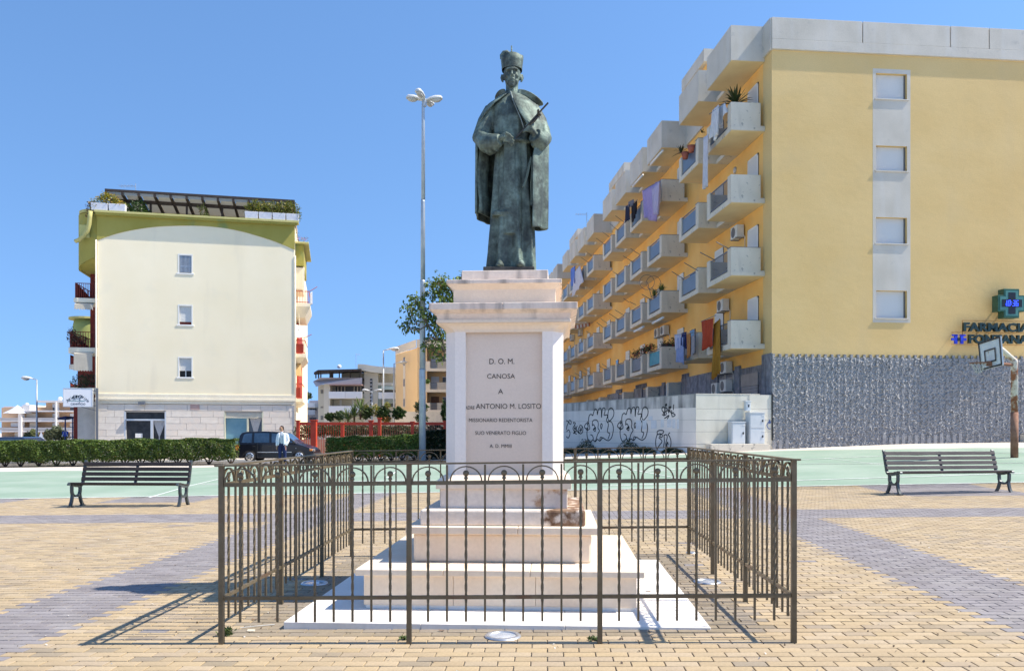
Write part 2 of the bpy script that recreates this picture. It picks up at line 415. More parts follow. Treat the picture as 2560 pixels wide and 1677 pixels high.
# ================================================================ the monument
M_st = mat('pink_limestone', (.74, .595, .45), (.80, .68, .54), scale=1.6, rough=.72, bump=.08, bscale=70, fine=.05, stain=((.48, .33, .23), 2.3, .58, .78, .35))
M_stw = mat('white_marble', (.80, .77, .73), (.72, .68, .63), scale=2.2, rough=.6, bump=.05, bscale=60, fine=.05, stain=((.55, .5, .45), 3, .62, .85, .3))
M_stp = mat('smooth_limestone', (.71, .58, .47), (.76, .64, .53), scale=1.1, rough=.6, fine=.04, fscale=60, stain=((.62, .44, .31), 1.7, .56, .8, .4))
M_pil = mat('pale_pilaster_stone', (.82, .745, .67), (.86, .79, .72), scale=1.3, rough=.6, fine=.04, fscale=60, stain=((.70, .58, .48), 2.1, .58, .8, .4))
M_strun = mat('streaked_limestone', (.72, .58, .47), (.78, .67, .56), scale=2, rough=.75, bump=.08, fine=.07, streak=((.20, .17, .15), 7, .50, .70, .85), stain=((.50, .27, .13), 3.1, .62, .76, .6))
def rust_stone(name, x0, top=.2, dark=(.13, .07, .04, 1), lite=(.27, .17, .105, 1)):
    """limestone whose right-hand end is eaten by a rust-brown crust"""
    m = mat(name, (.66, .56, .47), (.73, .65, .57), scale=2, rough=.8, bump=.2, bscale=45, fine=.08)
    t = m.node_tree; N = t.nodes; L = t.links; b = N['Principled BSDF']; src = b.inputs['Base Color'].links[0].from_socket
    tc = N.new('ShaderNodeTexCoord'); sp = N.new('ShaderNodeSeparateXYZ'); L.new(tc.outputs['Object'], sp.inputs[0])
    no = N.new('ShaderNodeTexNoise'); no.inputs['Scale'].default_value = 9; no.inputs['Detail'].default_value = 8; L.new(tc.outputs['Object'], no.inputs[0])
    g = N.new('ShaderNodeMapRange'); g.inputs[1].default_value = x0; g.inputs[2].default_value = x0+.22; g.inputs[3].default_value = -.30; g.inputs[4].default_value = top; L.new(sp.outputs[0], g.inputs[0])
    a = N.new('ShaderNodeMath'); a.operation = 'ADD'; L.new(g.outputs[0], a.inputs[0]); L.new(no.outputs['Fac'], a.inputs[1])
    r = N.new('ShaderNodeMapRange'); r.inputs[1].default_value = .54; r.inputs[2].default_value = .66; L.new(a.outputs[0], r.inputs[0])
    n2 = N.new('ShaderNodeTexNoise'); n2.inputs['Scale'].default_value = 22; L.new(tc.outputs['Object'], n2.inputs[0])
    c = N.new('ShaderNodeMix'); c.data_type = 'RGBA'; c.inputs[6].default_value = dark; c.inputs[7].default_value = lite
    r2 = N.new('ShaderNodeMapRange'); r2.inputs[1].default_value = .35; r2.inputs[2].default_value = .65; L.new(n2.outputs['Fac'], r2.inputs[0]); L.new(r2.outputs[0], c.inputs[0])
    x = N.new('ShaderNodeMix'); x.data_type = 'RGBA'; L.new(r.outputs[0], x.inputs[0]); L.new(src, x.inputs[6]); L.new(c.outputs[2], x.inputs[7]); L.new(x.outputs[2], b.inputs['Base Color'])
    return m
MX, MY, MR = -.04, 7.2, R(-3.3)
ped = thing('pedestal', 'stepped pink limestone pedestal with engraved dedication, on a white slab inside the railing', 'pedestal', (MX, MY, 0), MR)
def layer(name, a, z0, z1, m, bevel=.006, splits=None, **k):
    """square course of half width a; splits = x positions of vertical joints in its front"""
    xsx = [-a]+(splits or [])+[a]
    for x0, x1 in zip(xsx, xsx[1:]):
        g0 = .0012 if x0 != -a else 0; g1 = .0012 if x1 != a else 0
        q = MB(); q.box(x0+g0, x1-g1, -a, a, z0, z1); q.build(name, m, ped, bevel=bevel)
zg = gz(MX, MY)
layer('base_slab', 1.508, zg-.06, .052, M_stw, .004, [-.52, .50])
layer('step_block', 1.03, .052, .082, M_stw, .002)
layer('step_block', 1.042, .082, .314, M_st, .004, [-.35, .28])
layer('step_slab', 1.097, .314, .362, M_st, .006, [-.42, .24])
layer('step_block', .7167, .362, .592, M_st, .02)
layer('step_slab', .770, .592, .650, M_st, .006, [.13])
layer('worn_block', .6694, .650, .778, rust_stone('rust_crusted_limestone', .20), .016)
layer('worn_block', .5266, .778, .938, rust_stone('rust_flecked_limestone', .05, .02, (.34, .20, .12, 1), (.52, .35, .22, 1)), .006)
layer('plinth_slab', .5585, .938, 1.0, M_st, .004)
q = MB(); q.frustum((-.5585, .5585, -.5585, .5585), 1.0, (-.50, .50, -.50, .50), 1.05); q.build('plinth_moulding', M_st, ped)
# shaft: recessed panels between pilasters with chamfered corners
ZB, ZT = 1.05, 2.30
A, CH, PW, RC = .493, .085, .09, .045
core = A-RC
q = MB(); q.box(-core, core, -core, core, ZB-.02, ZT+.02); q.build('engraved_panel', M_stp, ped)
for sx in (-1, 1):
    for sy in (-1, 1):
        c = [(A-CH-PW, A), (A-CH, A), (A, A-CH), (A, A-CH-PW), (A-RC-.02, A-CH-PW), (A-CH-PW, A-RC-.02)]
        poly = [(x*sx, y*sy) for x, y in c]
        if sx*sy > 0: poly = poly[::-1]
        q = MB(); q.prism(poly, ZB-.01, ZT+.005, 'z'); q.build('corner_pilaster', M_pil, ped, bevel=.003)
# bell under the capital: chamfered square widening to a plain one
def ring(a, ch, z, rc=0):
    return [(a-ch, -a, z), (a, -a+ch, z), (a, a-ch, z), (a-ch, a, z), (-a+ch, a, z), (-a, a-ch, z), (-a, -a+ch, z), (-a+ch, -a, z)]
q = MB(); prof = [(A-.001, CH, 2.235), (A+.004, CH*.85, 2.26), (A+.02, CH*.55, 2.285), (A+.045, .02, 2.303), (.5563, .004, 2.306)]
q.grid([ring(a_, c_, z_) for a_, c_, z_ in prof]+[ring(.3, .01, 2.3065)], wrap=True); q.build('capital_bell', M_st, ped)
layer('capital_slab', .5563, 2.306, 2.334, M_st, .005)
q = MB(); q.frustum((-.545,)*1+(.545, -.545, .545), 2.334, (-.555, .555, -.555, .555), 2.385); q.build('frieze', M_strun, ped)
q = MB(); q.frustum((-.56, .56, -.56, .56), 2.385, (-.6, .6, -.6, .6), 2.408); q.build('cornice_moulding', M_strun, ped)
layer('cornice_slab', .6075, 2.408, 2.464, M_strun, .005, [.0])
layer('upper_block', .4286, 2.464, 2.618, M_st, .004)
q = MB(); q.frustum((-.4286, .4286, -.4286, .4286), 2.600, (-.470, .470, -.470, .470), 2.642); q.build('upper_moulding', M_st, ped)
layer('upper_slab', .481, 2.642, 2.677, M_strun, .005)
layer('top_block', .357, 2.677, 2.690, M_st, .002)
layer('top_block', .365, 2.690, 2.774, M_strun, .005)
M_ins = mat('blackened_letters', (.045, .035, .03), rough=.7, fine=0)
yf = -core-.001
def ins(t, px, py, h, **k):
    xx, zz = on_wall(px, py, (MX+math.sin(MR)*-0-(core)*-math.sin(MR)*-1, MY-core*math.cos(MR)), MR)
    return letters(t, h*1.38, M_ins, ped, (xx, yf, zz), (R(90), 0, 0), .0012, 'engraved_line', **k)
ins('D. O. M.', 1270, 904, .048, width=.209, height=.045)
ins('CANOSA', 1268, 941, .045, width=.233, height=.040)
ins('A', 1267, 979, .045, height=.040)
ins('ADRE', 1190, 1019.5, .030, width=.080, height=.029)
ins('ANTONIO M. LOSITO', 1286.5, 1016, .045, width=.545, height=.043)
ins('MISSIONARIO REDENTORISTA', 1267, 1050.5, .031, width=.531, height=.031)
ins('SUO VENERATO FIGLIO', 1267, 1082.5, .031, width=.426, height=.031)
ins('A. D. MMIII', 1267, 1115, .029, width=.183, height=.029)

# ---------------------------------------------------------------- bronze statue
M_br = mat('weathered_bronze', (.062, .080, .072), (.15, .205, .172), scale=5.5, rough=.66, bump=.35, bscale=55, metal=.35, fine=.35, fscale=40, ramp=(.40, .62),
           stain=((.22, .29, .26), 11, .55, .72, .5), streak=((.018, .024, .024), 9, .56, .72, .7), bdist=.008)
M_brd = mat('dark_bronze', (.03, .03, .028), (.08, .075, .065), scale=12, rough=.5, metal=.4)
st = thing('statue', 'green bronze statue of a caped priest in biretta holding a crucifix, atop the pedestal', 'statue', (.0, MY, 2.85), R(-1)); st.scale = (.93, 1, 1)
q = MB(); q.box(-.262, .212, -.25, .2, -.078, -.02); q.build('base_plate', M_brd, st, bevel=.006)
def prof_at(tab, v):
    for p, r_ in zip(tab, tab[1:]):
        if v <= r_[0]:
            t = (v-p[0])/(r_[0]-p[0]); t = t*t*(3-2*t)*.5+t*.5
            return [lerp(a_, b_, t) for a_, b_ in zip(p[1:], r_[1:])]
    return list(tab[-1][1:])
robe = [(-.022, -.228, .214, -.19, .17), (.0, -.226, .212, -.185, .17), (.15, -.215, .205, -.175, .165), (.45, -.200, .193, -.165, .16), (.8, -.180, .180, -.155, .15), (1.02, -.165, .172, -.150, .145), (1.1, -.160, .168, -.148, .14),
        (1.2, -.178, .185, -.155, .145), (1.32, -.200, .205, -.150, .145), (1.42, -.205, .21, -.13, .13), (1.48, -.16, .165, -.105, .115), (1.52, -.10, .10, -.085, .095), (1.555, -.062, .062, -.066, .066), (1.62, -.055, .055, -.06, .062)]
b = MB(); rows = []; NT = 96
def fold(th, v):
    k = clamp((1.08-v)/1.08, 0, 1)
    f = 0
    for c_, w_, h_ in ((-1.95, .10, 1), (-1.62, .08, -.9), (-1.35, .09, .9), (-1.05, .12, -1.), (-.72, .13, 1.15), (-.42, .10, -.9), (-.1, .14, 1), (-2.3, .12, -1), (-2.65, .14, 1.), (-3.0, .12, -.8)):
        c2 = c_+.05*math.sin(v*3+c_*7)
        d_ = (th-c2+math.pi) % (2*math.pi)-math.pi
        f += h_*math.exp(-(d_/w_)**2)
    f += .35*math.sin(th*9+v*2)
    return f*(.006+.020*k)
for i in range(83):
    v = -.022+i*.02
    xl, xr, yf_, yb = prof_at(robe, v); row = []
    for k in range(NT):
        th = 2*math.pi*k/NT; c_, s_ = math.cos(th), math.sin(th)
        rx = xr if c_ > 0 else -xl; ry = yb if s_ > 0 else -yf_
        e_ = .82; xx = abs(c_)**e_*math.copysign(1, c_)*rx; yy = abs(s_)**e_*math.copysign(1, s_)*ry
        f = 1+fold(((th+math.pi) % (2*math.pi))-math.pi, v)/.17
        row.append((xx*f, yy*f, v))
    rows.append(row)
b.grid(rows, wrap=True, flip=False); b.f.append(tuple(range(NT-1, -1, -1))); b.mi.append(0)
b.f.append(tuple(range(82*NT, 83*NT))); b.mi.append(0)
# scapular panel, sash ends, belt
b.tube([(-.16, -.10, 1.105), (-.09, -.158, 1.10), (.0, -.172, 1.098), (.09, -.162, 1.10), (.165, -.10, 1.105)], .017, 8, flat=1.)
b.box(-.075, .03, -.178, -.15, .28, 1.09)
b.box(-.17, -.035, -.185, -.13, .462, .478); b.box(-.185, -.05, -.182, -.12, .44, .458)
# sleeves
b.tube([(-.19, .0, 1.42), (-.245, -.02, 1.30), (-.292, -.04, 1.16), (-.24, -.12, 1.085), (-.165, -.19, 1.065), (-.105, -.225, 1.075)], [.075, .085, .088, .085, .076, .052], 16)
b.tube([(-.28, -.05, 1.10), (-.2, -.14, 1.03), (-.135, -.2, 1.02)], [.05, .06, .035], 12)
b.tube([(.19, .0, 1.42), (.25, -.02, 1.30), (.295, -.06, 1.14), (.262, -.15, 1.085), (.215, -.215, 1.12)], [.075, .085, .085, .085, .066], 16)
b.tube([(.29, -.06, 1.10), (.25, -.15, 1.045), (.20, -.2, 1.06)], [.045, .055, .03], 12)
for i in range(5):      # creases of the sleeves
    t = i/4; b.tube([(-.29+.05*t, -.10-.03*t, 1.2-.06*t), (-.24+.04*t, -.16-.03*t, 1.13-.02*t), (-.22+.03*t, -.14, 1.03)], .009, 6)
# his right hand: palm and five fingers closing on the foot of the crucifix
b.tube([(-.12, -.225, 1.08), (-.085, -.238, 1.092), (-.055, -.245, 1.088)], [.03, .033, .030], 12, flat=.75)
for k, (dz, ln, dr) in enumerate(((.022, .075, -.25), (.008, .082, -.42), (-.008, .078, -.52), (-.022, .064, -.62))):
    p0 = Vector((-.058, -.25+.004*k, 1.086+dz)); p1 = p0+Vector((ln*.5, -.004, ln*.5*dr*.5)); p2 = p1+Vector((ln*.33, .008, ln*.33*dr*1.6)); p3 = p2+Vector((ln*.22, .014, ln*.2*dr*1.2))
    b.tube([p0-Vector((.02, 0, 0)), p0, p1, p2, p3], [.011, .0108, .0098, .0088, .007], 10)
b.tube([(-.085, -.25, 1.112), (-.048, -.262, 1.122), (-.015, -.26, 1.106), (.006, -.252, 1.084)], [.013, .012, .0105, .008], 10)
# his left hand round the shaft
b.tube([(.215, -.215, 1.125), (.195, -.232, 1.145), (.178, -.238, 1.165)], [.03, .031, .030], 12, flat=.8)
for k in range(4):
    z0 = 1.195-.0175*k; x0 = .185-.010*k
    b.tube([(x0+.01, -.235, z0), (x0-.02, -.262, z0-.002), (x0-.045, -.268, z0-.010), (x0-.052, -.25, z0-.018)], [.0108, .0105, .0095, .008], 10)
b.tube([(.185, -.245, 1.185), (.165, -.262, 1.208), (.148, -.266, 1.222)], [.013, .011, .008], 10)
# neck, head and face
b.tube([(0, .012, 1.5), (0, .0, 1.6), (0, -.01, 1.66)], [.068, .060, .058], 16)
b.tube([(-.0, .01, 1.545), (0, .005, 1.585)], [.067, .064], 20)
b.blob((0, .005, 1.74), (.083, .102, .10), n=24); b.blob((0, -.025, 1.672), (.066, .074, .078), n=20)
b.blob((0, -.072, 1.612), (.027, .022, .02)); b.blob((0, -.05, 1.63), (.046, .045, .03))          # chin, jaw
b.blob((0, -.088, 1.748), (.060, .018, .013)); b.blob((-.034, -.088, 1.742), (.026, .016, .010), (0, .12, 0)); b.blob((.034, -.088, 1.742), (.026, .016, .010), (0, -.12, 0))   # brows
b.tube([(0, -.090, 1.735), (0, -.108, 1.710), (0, -.122, 1.689), (0, -.106, 1.680)], [.008, .0105, .0145, .010], 10)
b.blob((-.013, -.104, 1.684), (.009, .010, .007)); b.blob((.013, -.104, 1.684), (.009, .010, .007))
for sx in (-1, 1):
    b.blob((sx*.031, -.082, 1.722), (.0135, .010, .008)); b.blob((sx*.045, -.072, 1.692), (.021, .02, .018)); b.blob((sx*.040, -.066, 1.648), (.02, .018, .024))
    b.tube([(sx*.082, .002, 1.725), (sx*.097, .010, 1.738), (sx*.103, .014, 1.715), (sx*.096, .010, 1.688), (sx*.083, -.002, 1.668)], [.010, .011, .011, .010, .007], 8)
    b.blob((sx*.088, .004, 1.702), (.009, .014, .03))
b.tube([(-.026, -.092, 1.655), (-.01, -.101, 1.659), (0, -.100, 1.656), (.01, -.101, 1.659), (.026, -.092, 1.655)], .0055, 8)
b.tube([(-.022, -.091, 1.645), (0, -.098, 1.642), (.022, -.091, 1.645)], .0065, 8)
# toes of the shoes
for x_, y_ in ((.085, -.205), (-.11, -.185)):
    b.blob((x_, y_, .0), (.042, .075, .03)); b.blob((x_, y_+.02, .02), (.034, .06, .03))
body = b.build('body', M_br, st); voxel(body, .0062, 1)
# eye sockets and mouth are cut by moving the skin inwards
for v_ in body.data.vertices:
    c = v_.co
    if c.y < -.05 and 1.60 < c.z < 1.78:
        for sx in (-1, 1):
            d_ = ((c.x-sx*.032)/.017)**2+((c.z-1.731)/.0085)**2
            if d_ < 4: c.y += .011*math.exp(-d_)
        d_ = ((c.x)/.024)**2+((c.z-1.650)/.0035)**2
        if d_ < 4: c.y += .009*math.exp(-d_)
# long cape: open in front, hanging from the shoulders
def shell(name, tab, t0, t1, n, m, foldf, rag, thick, mats=M_br, parent=None):
    """tab rows: v, rx, ry_back, ry_front, yc ; angle runs from t0 to t1 through the back (pi/2)"""
    rws = []
    for i in range(m+1):
        row = []
        for j in range(n+1):
            u = j/n; s = i/m
            th = lerp(t0(s), t1(s), u); vb = rag(u); v = lerp(tab[-1][0], vb, s)
            rx, rb, rf, yc = prof_at(sorted(tab), v)
            c_, s_ = math.cos(th), math.sin(th); k = 1+foldf(th, s, u)
            row.append((c_*rx*k, yc+s_*(rb if s_ > 0 else rf)*k, v))
        rws.append(row)
    q = MB(); q.grid(rws); o = q.build(name, mats, parent, smooth=True); o.modifiers.new('s', 'SUBSURF').levels = 1; solid(o, thick); return o
capeT = [(.3, .335, .25, .235, .0), (.6, .342, .255, .24, .0), (.9, .345, .255, .24, .0), (1.1, .345, .25, .235, .0), (1.28, .330, .225, .21, .0), (1.40, .27, .19, .17, .0), (1.47, .18, .14, .13, .01)]
def cf(th, s, u): return (.035*math.sin(u*46)+.02*math.sin(u*83+1)+.015*math.sin(u*21+s*2))*s
shell('cape', capeT, lambda s: lerp(-.5, -.98, min(1, s*2.2)), lambda s: math.pi+lerp(.45, .30, s), 90, 30, cf, lambda u: lerp(.325, .50, u)+.008*math.sin(u*30), .016, parent=st)
# inner fold of the cape beside the robe on the side of his right arm
q = MB(); q.grid([[(-.325+.10*s+.012*math.sin(9*t), -.05+.10*s, lerp(1.15, .50-.02*s, t)) for s in (0, .33, .66, 1)] for t in np.linspace(0, 1, 16)]); solid(q.build('cape_lining', M_br, st, smooth=True), .012)
# shoulder cape
shT = [(1.08, .352, .26, .25, 0), (1.15, .353, .258, .25, 0), (1.24, .347, .25, .235, .0), (1.34, .305, .225, .20, .0), (1.44, .245, .185, .165, .0), (1.50, .17, .14, .13, .01), (1.545, .095, .10, .095, .01)]
def sf(th, s, u): return (.028*math.sin(u*31+.5)+.014*math.sin(u*57))*s**1.3+(.02*math.sin(u*90)*s if u > .85 or u < .2 else 0)
shell('shoulder_cape', shT, lambda s: lerp(-1.62, -1.02, s**1.1), lambda s: math.pi+lerp(1.20, .35, s**.8), 90, 22, sf, lambda u: (1.235 if u > .72 else lerp(1.12, 1.235, clamp(u/.72, 0, 1)))+(.05 if u < .1 else 0)*0, .014, parent=st)
q = MB(); q.tube([(-.012, -.122, 1.535), (.01, -.150, 1.46), (.045, -.172, 1.37), (.085, -.195, 1.27), (.115, -.215, 1.18)], [.008, .007, .006, .006, .006], 6); q.build('cape_cord', mat('pale_bronze', (.22, .26, .24), rough=.45, metal=.3), st, smooth=True)
# upturned collar of the cape
for sx, pts in ((-1, [((-.055, -.075, 1.53), (-.07, -.07, 1.585)), ((-.085, -.03, 1.535), (-.115, -.035, 1.592)), ((-.11, .03, 1.53), (-.150, .02, 1.585)), ((-.12, .09, 1.51), (-.176, .085, 1.556)), ((-.09, .14, 1.51), (-.13, .17, 1.56)), ((0, .155, 1.51), (0, .20, 1.57))]),
                (1, [((.055, -.085, 1.53), (.060, -.08, 1.575)), ((.10, -.06, 1.53), (.12, -.07, 1.575)), ((.17, -.03, 1.51), (.21, -.055, 1.545)), ((.235, .02, 1.465), (.315, -.01, 1.472)), ((.23, .09, 1.47), (.29, .11, 1.50)), ((.12, .15, 1.51), (.15, .20, 1.56)), ((0, .155, 1.51), (0, .20, 1.57))])):
    q = MB(); q.grid([[a_, ((a_[0]+b_[0])/2, (a_[1]+b_[1])/2, (a_[2]+b_[2])/2+.006), b_] for a_, b_ in pts], flip=sx > 0)
    o = q.build('cape_collar', M_br, st, smooth=True); s_ = o.modifiers.new('s', 'SUBSURF'); s_.levels = s_.render_levels = 2; solid(o, .011)
# biretta with its raised ridges and tuft
q = MB(); N_ = 32; rws = []
for v, r0 in ((1.772, .096), (1.785, .099), (1.80, .098), (1.84, .103), (1.88, .109), (1.882, .100), (1.862, .07), (1.858, .001)):
    rws.append([(math.cos(2*math.pi*k/N_)*r0*(1+.06*abs(math.sin(4*math.pi*k/N_))), math.sin(2*math.pi*k/N_)*r0*1.02+.004, v+(.012*abs(math.cos(2*2*math.pi*k/N_)) if v > 1.87 and r0 > .09 else 0)) for k in range(N_)])
q.grid(rws, wrap=True); q.build('biretta', M_br, st, smooth=True)
for ang_, h_ in ((R(-92), .055), (R(150), .0), (R(35), 0)):
    if h_:
        c_, s_ = math.cos(ang_), math.sin(ang_)
        q = MB(); q.prism([(.0, 1.86), (.108, 1.868), (.104, 1.90), (.085, 1.935), (.07, 1.965), (.05, 1.935), (.03, 1.895)], -.006, .006, 'y'); o = q.build('biretta_ridge', M_br, st, bevel=.003); o.rotation_euler = (0, 0, ang_); o.location = (0, .004, 0)
q = MB(); q.tube([(-.10, .0, 1.872), (-.098, -.01, 1.90), (-.078, -.014, 1.922), (-.048, -.014, 1.928), (-.022, -.01, 1.915), (-.012, 0, 1.885)], [.014, .02, .022, .021, .016, .012], 10)
q.blob((-.058, .02, 1.895), (.045, .012, .026)); q.build('biretta_ridge', M_br, st, smooth=True)
# crucifix with corpus
cr = thing('crucifix', None, None); cr.parent = st; cr.location = (.038, -.262, 1.076)
ax = Vector((.300, -.02, .293)); L_ = ax.length; cr.rotation_euler = ax.to_track_quat('Z', 'Y').to_euler()
q = MB(); q.box(-.009, .009, -.006, .006, 0, L_); q.box(-.075, .075, -.006, .006, L_*.68, L_*.68+.018); q.build('cross', M_brd, cr, bevel=.002)
q = MB(); q.tube([(0, -.012, L_*.40), (.003, -.018, L_*.50), (0, -.016, L_*.58), (0, -.016, L_*.67)], [.006, .010, .012, .009], 10); q.blob((0, -.02, L_*.71), (.010, .010, .013))
for s_ in (-1, 1): q.tube([(0, -.016, L_*.665), (s_*.035, -.013, L_*.685), (s_*.068, -.010, L_*.705)], [.006, .005, .004], 8)
q.build('corpus', M_brd, cr, smooth=True)
# rosary: beads on a cord looped from the belt
rb = thing('rosary', None, None); rb.parent = st
bead = MB(); bead.blob((0, 0, 0), (.0082, .0082, .0082), n=8); bead_me = bead.mesh('bead', M_br, True)
def beads(pts, n):
    P_ = [Vector(p) for p in pts]; seg = [(P_[i+1]-P_[i]).length for i in range(len(P_)-1)]; T_ = sum(seg)
    for k in range(n):
        d_ = T_*k/(n-1) if n > 1 else 0; i = 0
        while i < len(seg)-1 and d_ > seg[i]: d_ -= seg[i]; i += 1
        p = P_[i].lerp(P_[i+1], min(1, d_/seg[i])); link('bead', bead_me, rb, p)
beads([(.182, -.150, .95), (.160, -.170, .88), (.140, -.186, .78), (.115, -.198, .70), (.105, -.2, .68)], 24)
beads([(.105, -.2, .68), (.120, -.2, .69), (.150, -.19, .78), (.172, -.176, .88), (.186, -.158, .95)], 24)
beads([(.186, -.158, .95), (.188, -.17, .82), (.180, -.18, .70), (.184, -.18, .60), (.182, -.182, .545)], 32)
q = MB(); q.box(.176, .188, -.19, -.182, .52, .555); q.box(.170, .194, -.19, -.182, .538, .545); q.build('rosary_cross', M_br, rb)

# ---------------------------------------------------------------- railing round the monument
M_fe = mat('olive_bronze_paint', (.11, .085, .048), (.15, .12, .075), scale=5, rough=.5, metal=.25, fine=.15, spec=.5, stain=((.13, .055, .025), 4.2, .55, .72, .75), bump=.15, bscale=80, bdist=.003)
FX, FY, FR, FW, FD, FH = -1.934, 5.385, R(-2.0), 3.766, 3.717, 1.171
fe = thing('railing', 'olive brown wrought iron railing of arches, twisted bars and ball finials enclosing the monument', 'railing', (FX, FY, gz(FX, FY)+.01), FR)
tb = MB()
def twbar(z0, z1, z2):
    q = MB(); n = 56; rows = []
    for i in range(n+1):
        z = lerp(z0, z1, i/n); t = clamp((i/n-.12)/.76, 0, 1); tw = t*math.pi*5; r_ = .0098
        rows.append([(math.cos(tw+math.pi/4+k*math.pi/2)*r_, math.sin(tw+math.pi/4+k*math.pi/2)*r_, z) for k in range(4)])
    q.grid(rows, wrap=True); q.f += [(3, 2, 1, 0), tuple(range(n*4, n*4+4))]; q.mi += [0, 0]
    q.lathe([(.012, z2-.035), (.014, z2-.03), (.010, z2-.02), (.0105, z2-.015)], 8); q.blob((0, 0, z2+.004), (.0205, .012, .0205), n=14)
    return q.mesh('twisted_bar', M_fe)
ZM, ZL, ZE = 1.048, .295, .135       # middle rail, lower rail, bar ends
tw_me = twbar(ZE, ZM+.03, 1.106)
q = MB(); q.box(-.0067, .0067, -.0067, .0067, ZE, FH-.005); pl_me = q.mesh('plain_bar', M_fe)
q = MB(); arc = [(math.cos(math.pi*i/14)*.104, 0, ZM+.008+math.sin(math.pi*i/14)*.098) for i in range(15)]
for p0, p1 in zip(arc, arc[1:]): q.bar(p0, p1, .018, .008)
ar_me = q.mesh('arch', M_fe)
q = MB(); q.box(-.016, .016, -.016, .016, -.03, FH); po_me = q.mesh('post', M_fe)
def fz(lx, ly):
    x = FX+lx*math.cos(FR)-ly*math.sin(FR); y = FY+lx*math.sin(FR)+ly*math.cos(FR); return gz(x, y)-gz(FX, FY)
sides = [((0, 0), (FW, 0)), ((FW, 0), (FW, FD)), ((FW, FD), (0, FD)), ((0, FD), (0, 0))]
for (x0, y0), (x1, y1) in sides:
    rot = math.atan2(y1-y0, x1-x0); Ls = math.hypot(x1-x0, y1-y0)
    def pt(t, z=0): return Vector((lerp(x0, x1, t), lerp(y0, y1, t), z+fz(lerp(x0, x1, t), lerp(y0, y1, t))))
    for k in range(3):
        link('post', po_me, fe, pt(k/3), (0, 0, rot))
        ta, tb_ = k/3+.0175/Ls, (k+1)/3-.0175/Ls
        for nm, z, w_, h_ in (('middle_rail', ZM, .012, .026), ('lower_rail', ZL, .018, .024)):
            q = MB(); q.bar(pt(ta, z), pt(tb_, z), w_ if nm != 'lower_rail' else .02, h_); q.build(nm, M_fe, fe)
        for j in range(1, 10):
            t = k/3+j/30
            link('twisted_bar' if j % 2 else 'plain_bar', tw_me if j % 2 else pl_me, fe, pt(t), (0, 0, rot))
        for j in range(5): link('arch', ar_me, fe, pt(k/3+(j+.5)/15), (0, 0, rot))
    q = MB(); q.bar(pt(0, FH+.005)-(pt(1)-pt(0)).normalized()*.04, pt(1, FH+.005)+(pt(1)-pt(0)).normalized()*.04, .05, .011); q.build('top_rail', M_fe, fe)
# weeds and litter at the feet of the posts
def tuft(px, py, n, r, h, lab, dark=(.05, .08, .02), light=(.12, .17, .05), nm='weed_tuft'):
    p = on_ground(px, py); P_ = np.stack([p.x+nrg.normal(0, r, n), p.y+nrg.normal(0, r*.7, n), p.z+nrg.uniform(0, h, n)], 1)
    tag(link(nm, np_mesh(nm, leaves(P_, .03), LEAF, leafcols(n, dark, light))), lab, 'weeds')
tuft(563, 1588, 110, .025, .05, 'small green weed tuft at the foot of the front left corner post')
tuft(1486, 1599, 50, .02, .02, 'flat dark weeds at the foot of the third front post')
tuft(1013, 1597, 40, .02, .02, 'flat dark weeds at the foot of the second front post')
p = on_ground(647, 1566); q = MB(); q.tube([(p.x-.12, p.y-.05, p.z+.006), (p.x, p.y, p.z+.008), (p.x+.1, p.y+.05, p.z+.006)], .003, 6); tag(q.build('straw', mat('white_plastic', (.5, .5, .48), rough=.5)), 'thin white drinking straw lying on the paving by the left corner post', 'straw')
p = on_ground(628, 1578); q = MB(); q.grid([[(p.x-.025+.018*i, p.y-.012+.012*j, p.z+.006+.006*((i*3+j*5) % 3)) for i in range(4)] for j in range(3)]); tag(q.build('paper_scrap', mat('scrap_paper', (.7, .62, .48), rough=.9)), 'crumpled paper scrap on the paving beside the straw', 'litter')
dl = MAT_dry = mat('dry_leaf', (.16, .08, .04), rough=.9)
for px, py, lab in ((636, 1549, 'curled brown dry leaf near the left end of the front railing'), (694, 1548, 'dry leaf lying just left of the white slab'), (1264, 1568, 'dark dry leaf against the front edge of the white slab'), (1104, 1577, 'thin dry twig on the paving below the white slab'), (1621, 1482, 'brown dry leaf on the white slab right of the steps')):
    p = on_ground(px, py); zz = p.z+.004
    if px == 1621: zz = .055
    q = MB(); q.grid([[(p.x-.02+.02*i, p.y-.008+.008*j, zz+.006*abs(i-1)) for i in range(3)] for j in range(3)]); solid(tag(q.build('dry_leaf', dl), lab, 'leaf'), .001)

n = 420; P_ = []
while len(P_) < n:
    y = 4.3+abs(rnd.gauss(0, 4.5)); x = rnd.uniform(-.62, .62)*y
    if y > 17 or (abs(x+.04) < 1.53 and abs(y-7.2) < 1.53): continue
    P_.append((x, y, gz(x, y)+.005))
P_ = np.array(P_); c = leafcols(n, (.10, .07, .05), (.22, .17, .12)); k = nrg.uniform(0, 1, n) < .35; c[k] = (.62, .60, .56)
tag(link('leaf_litter', np_mesh('leaf_litter', leaves(P_, .020, .7, 2.5), LEAF, c)), kind='stuff')
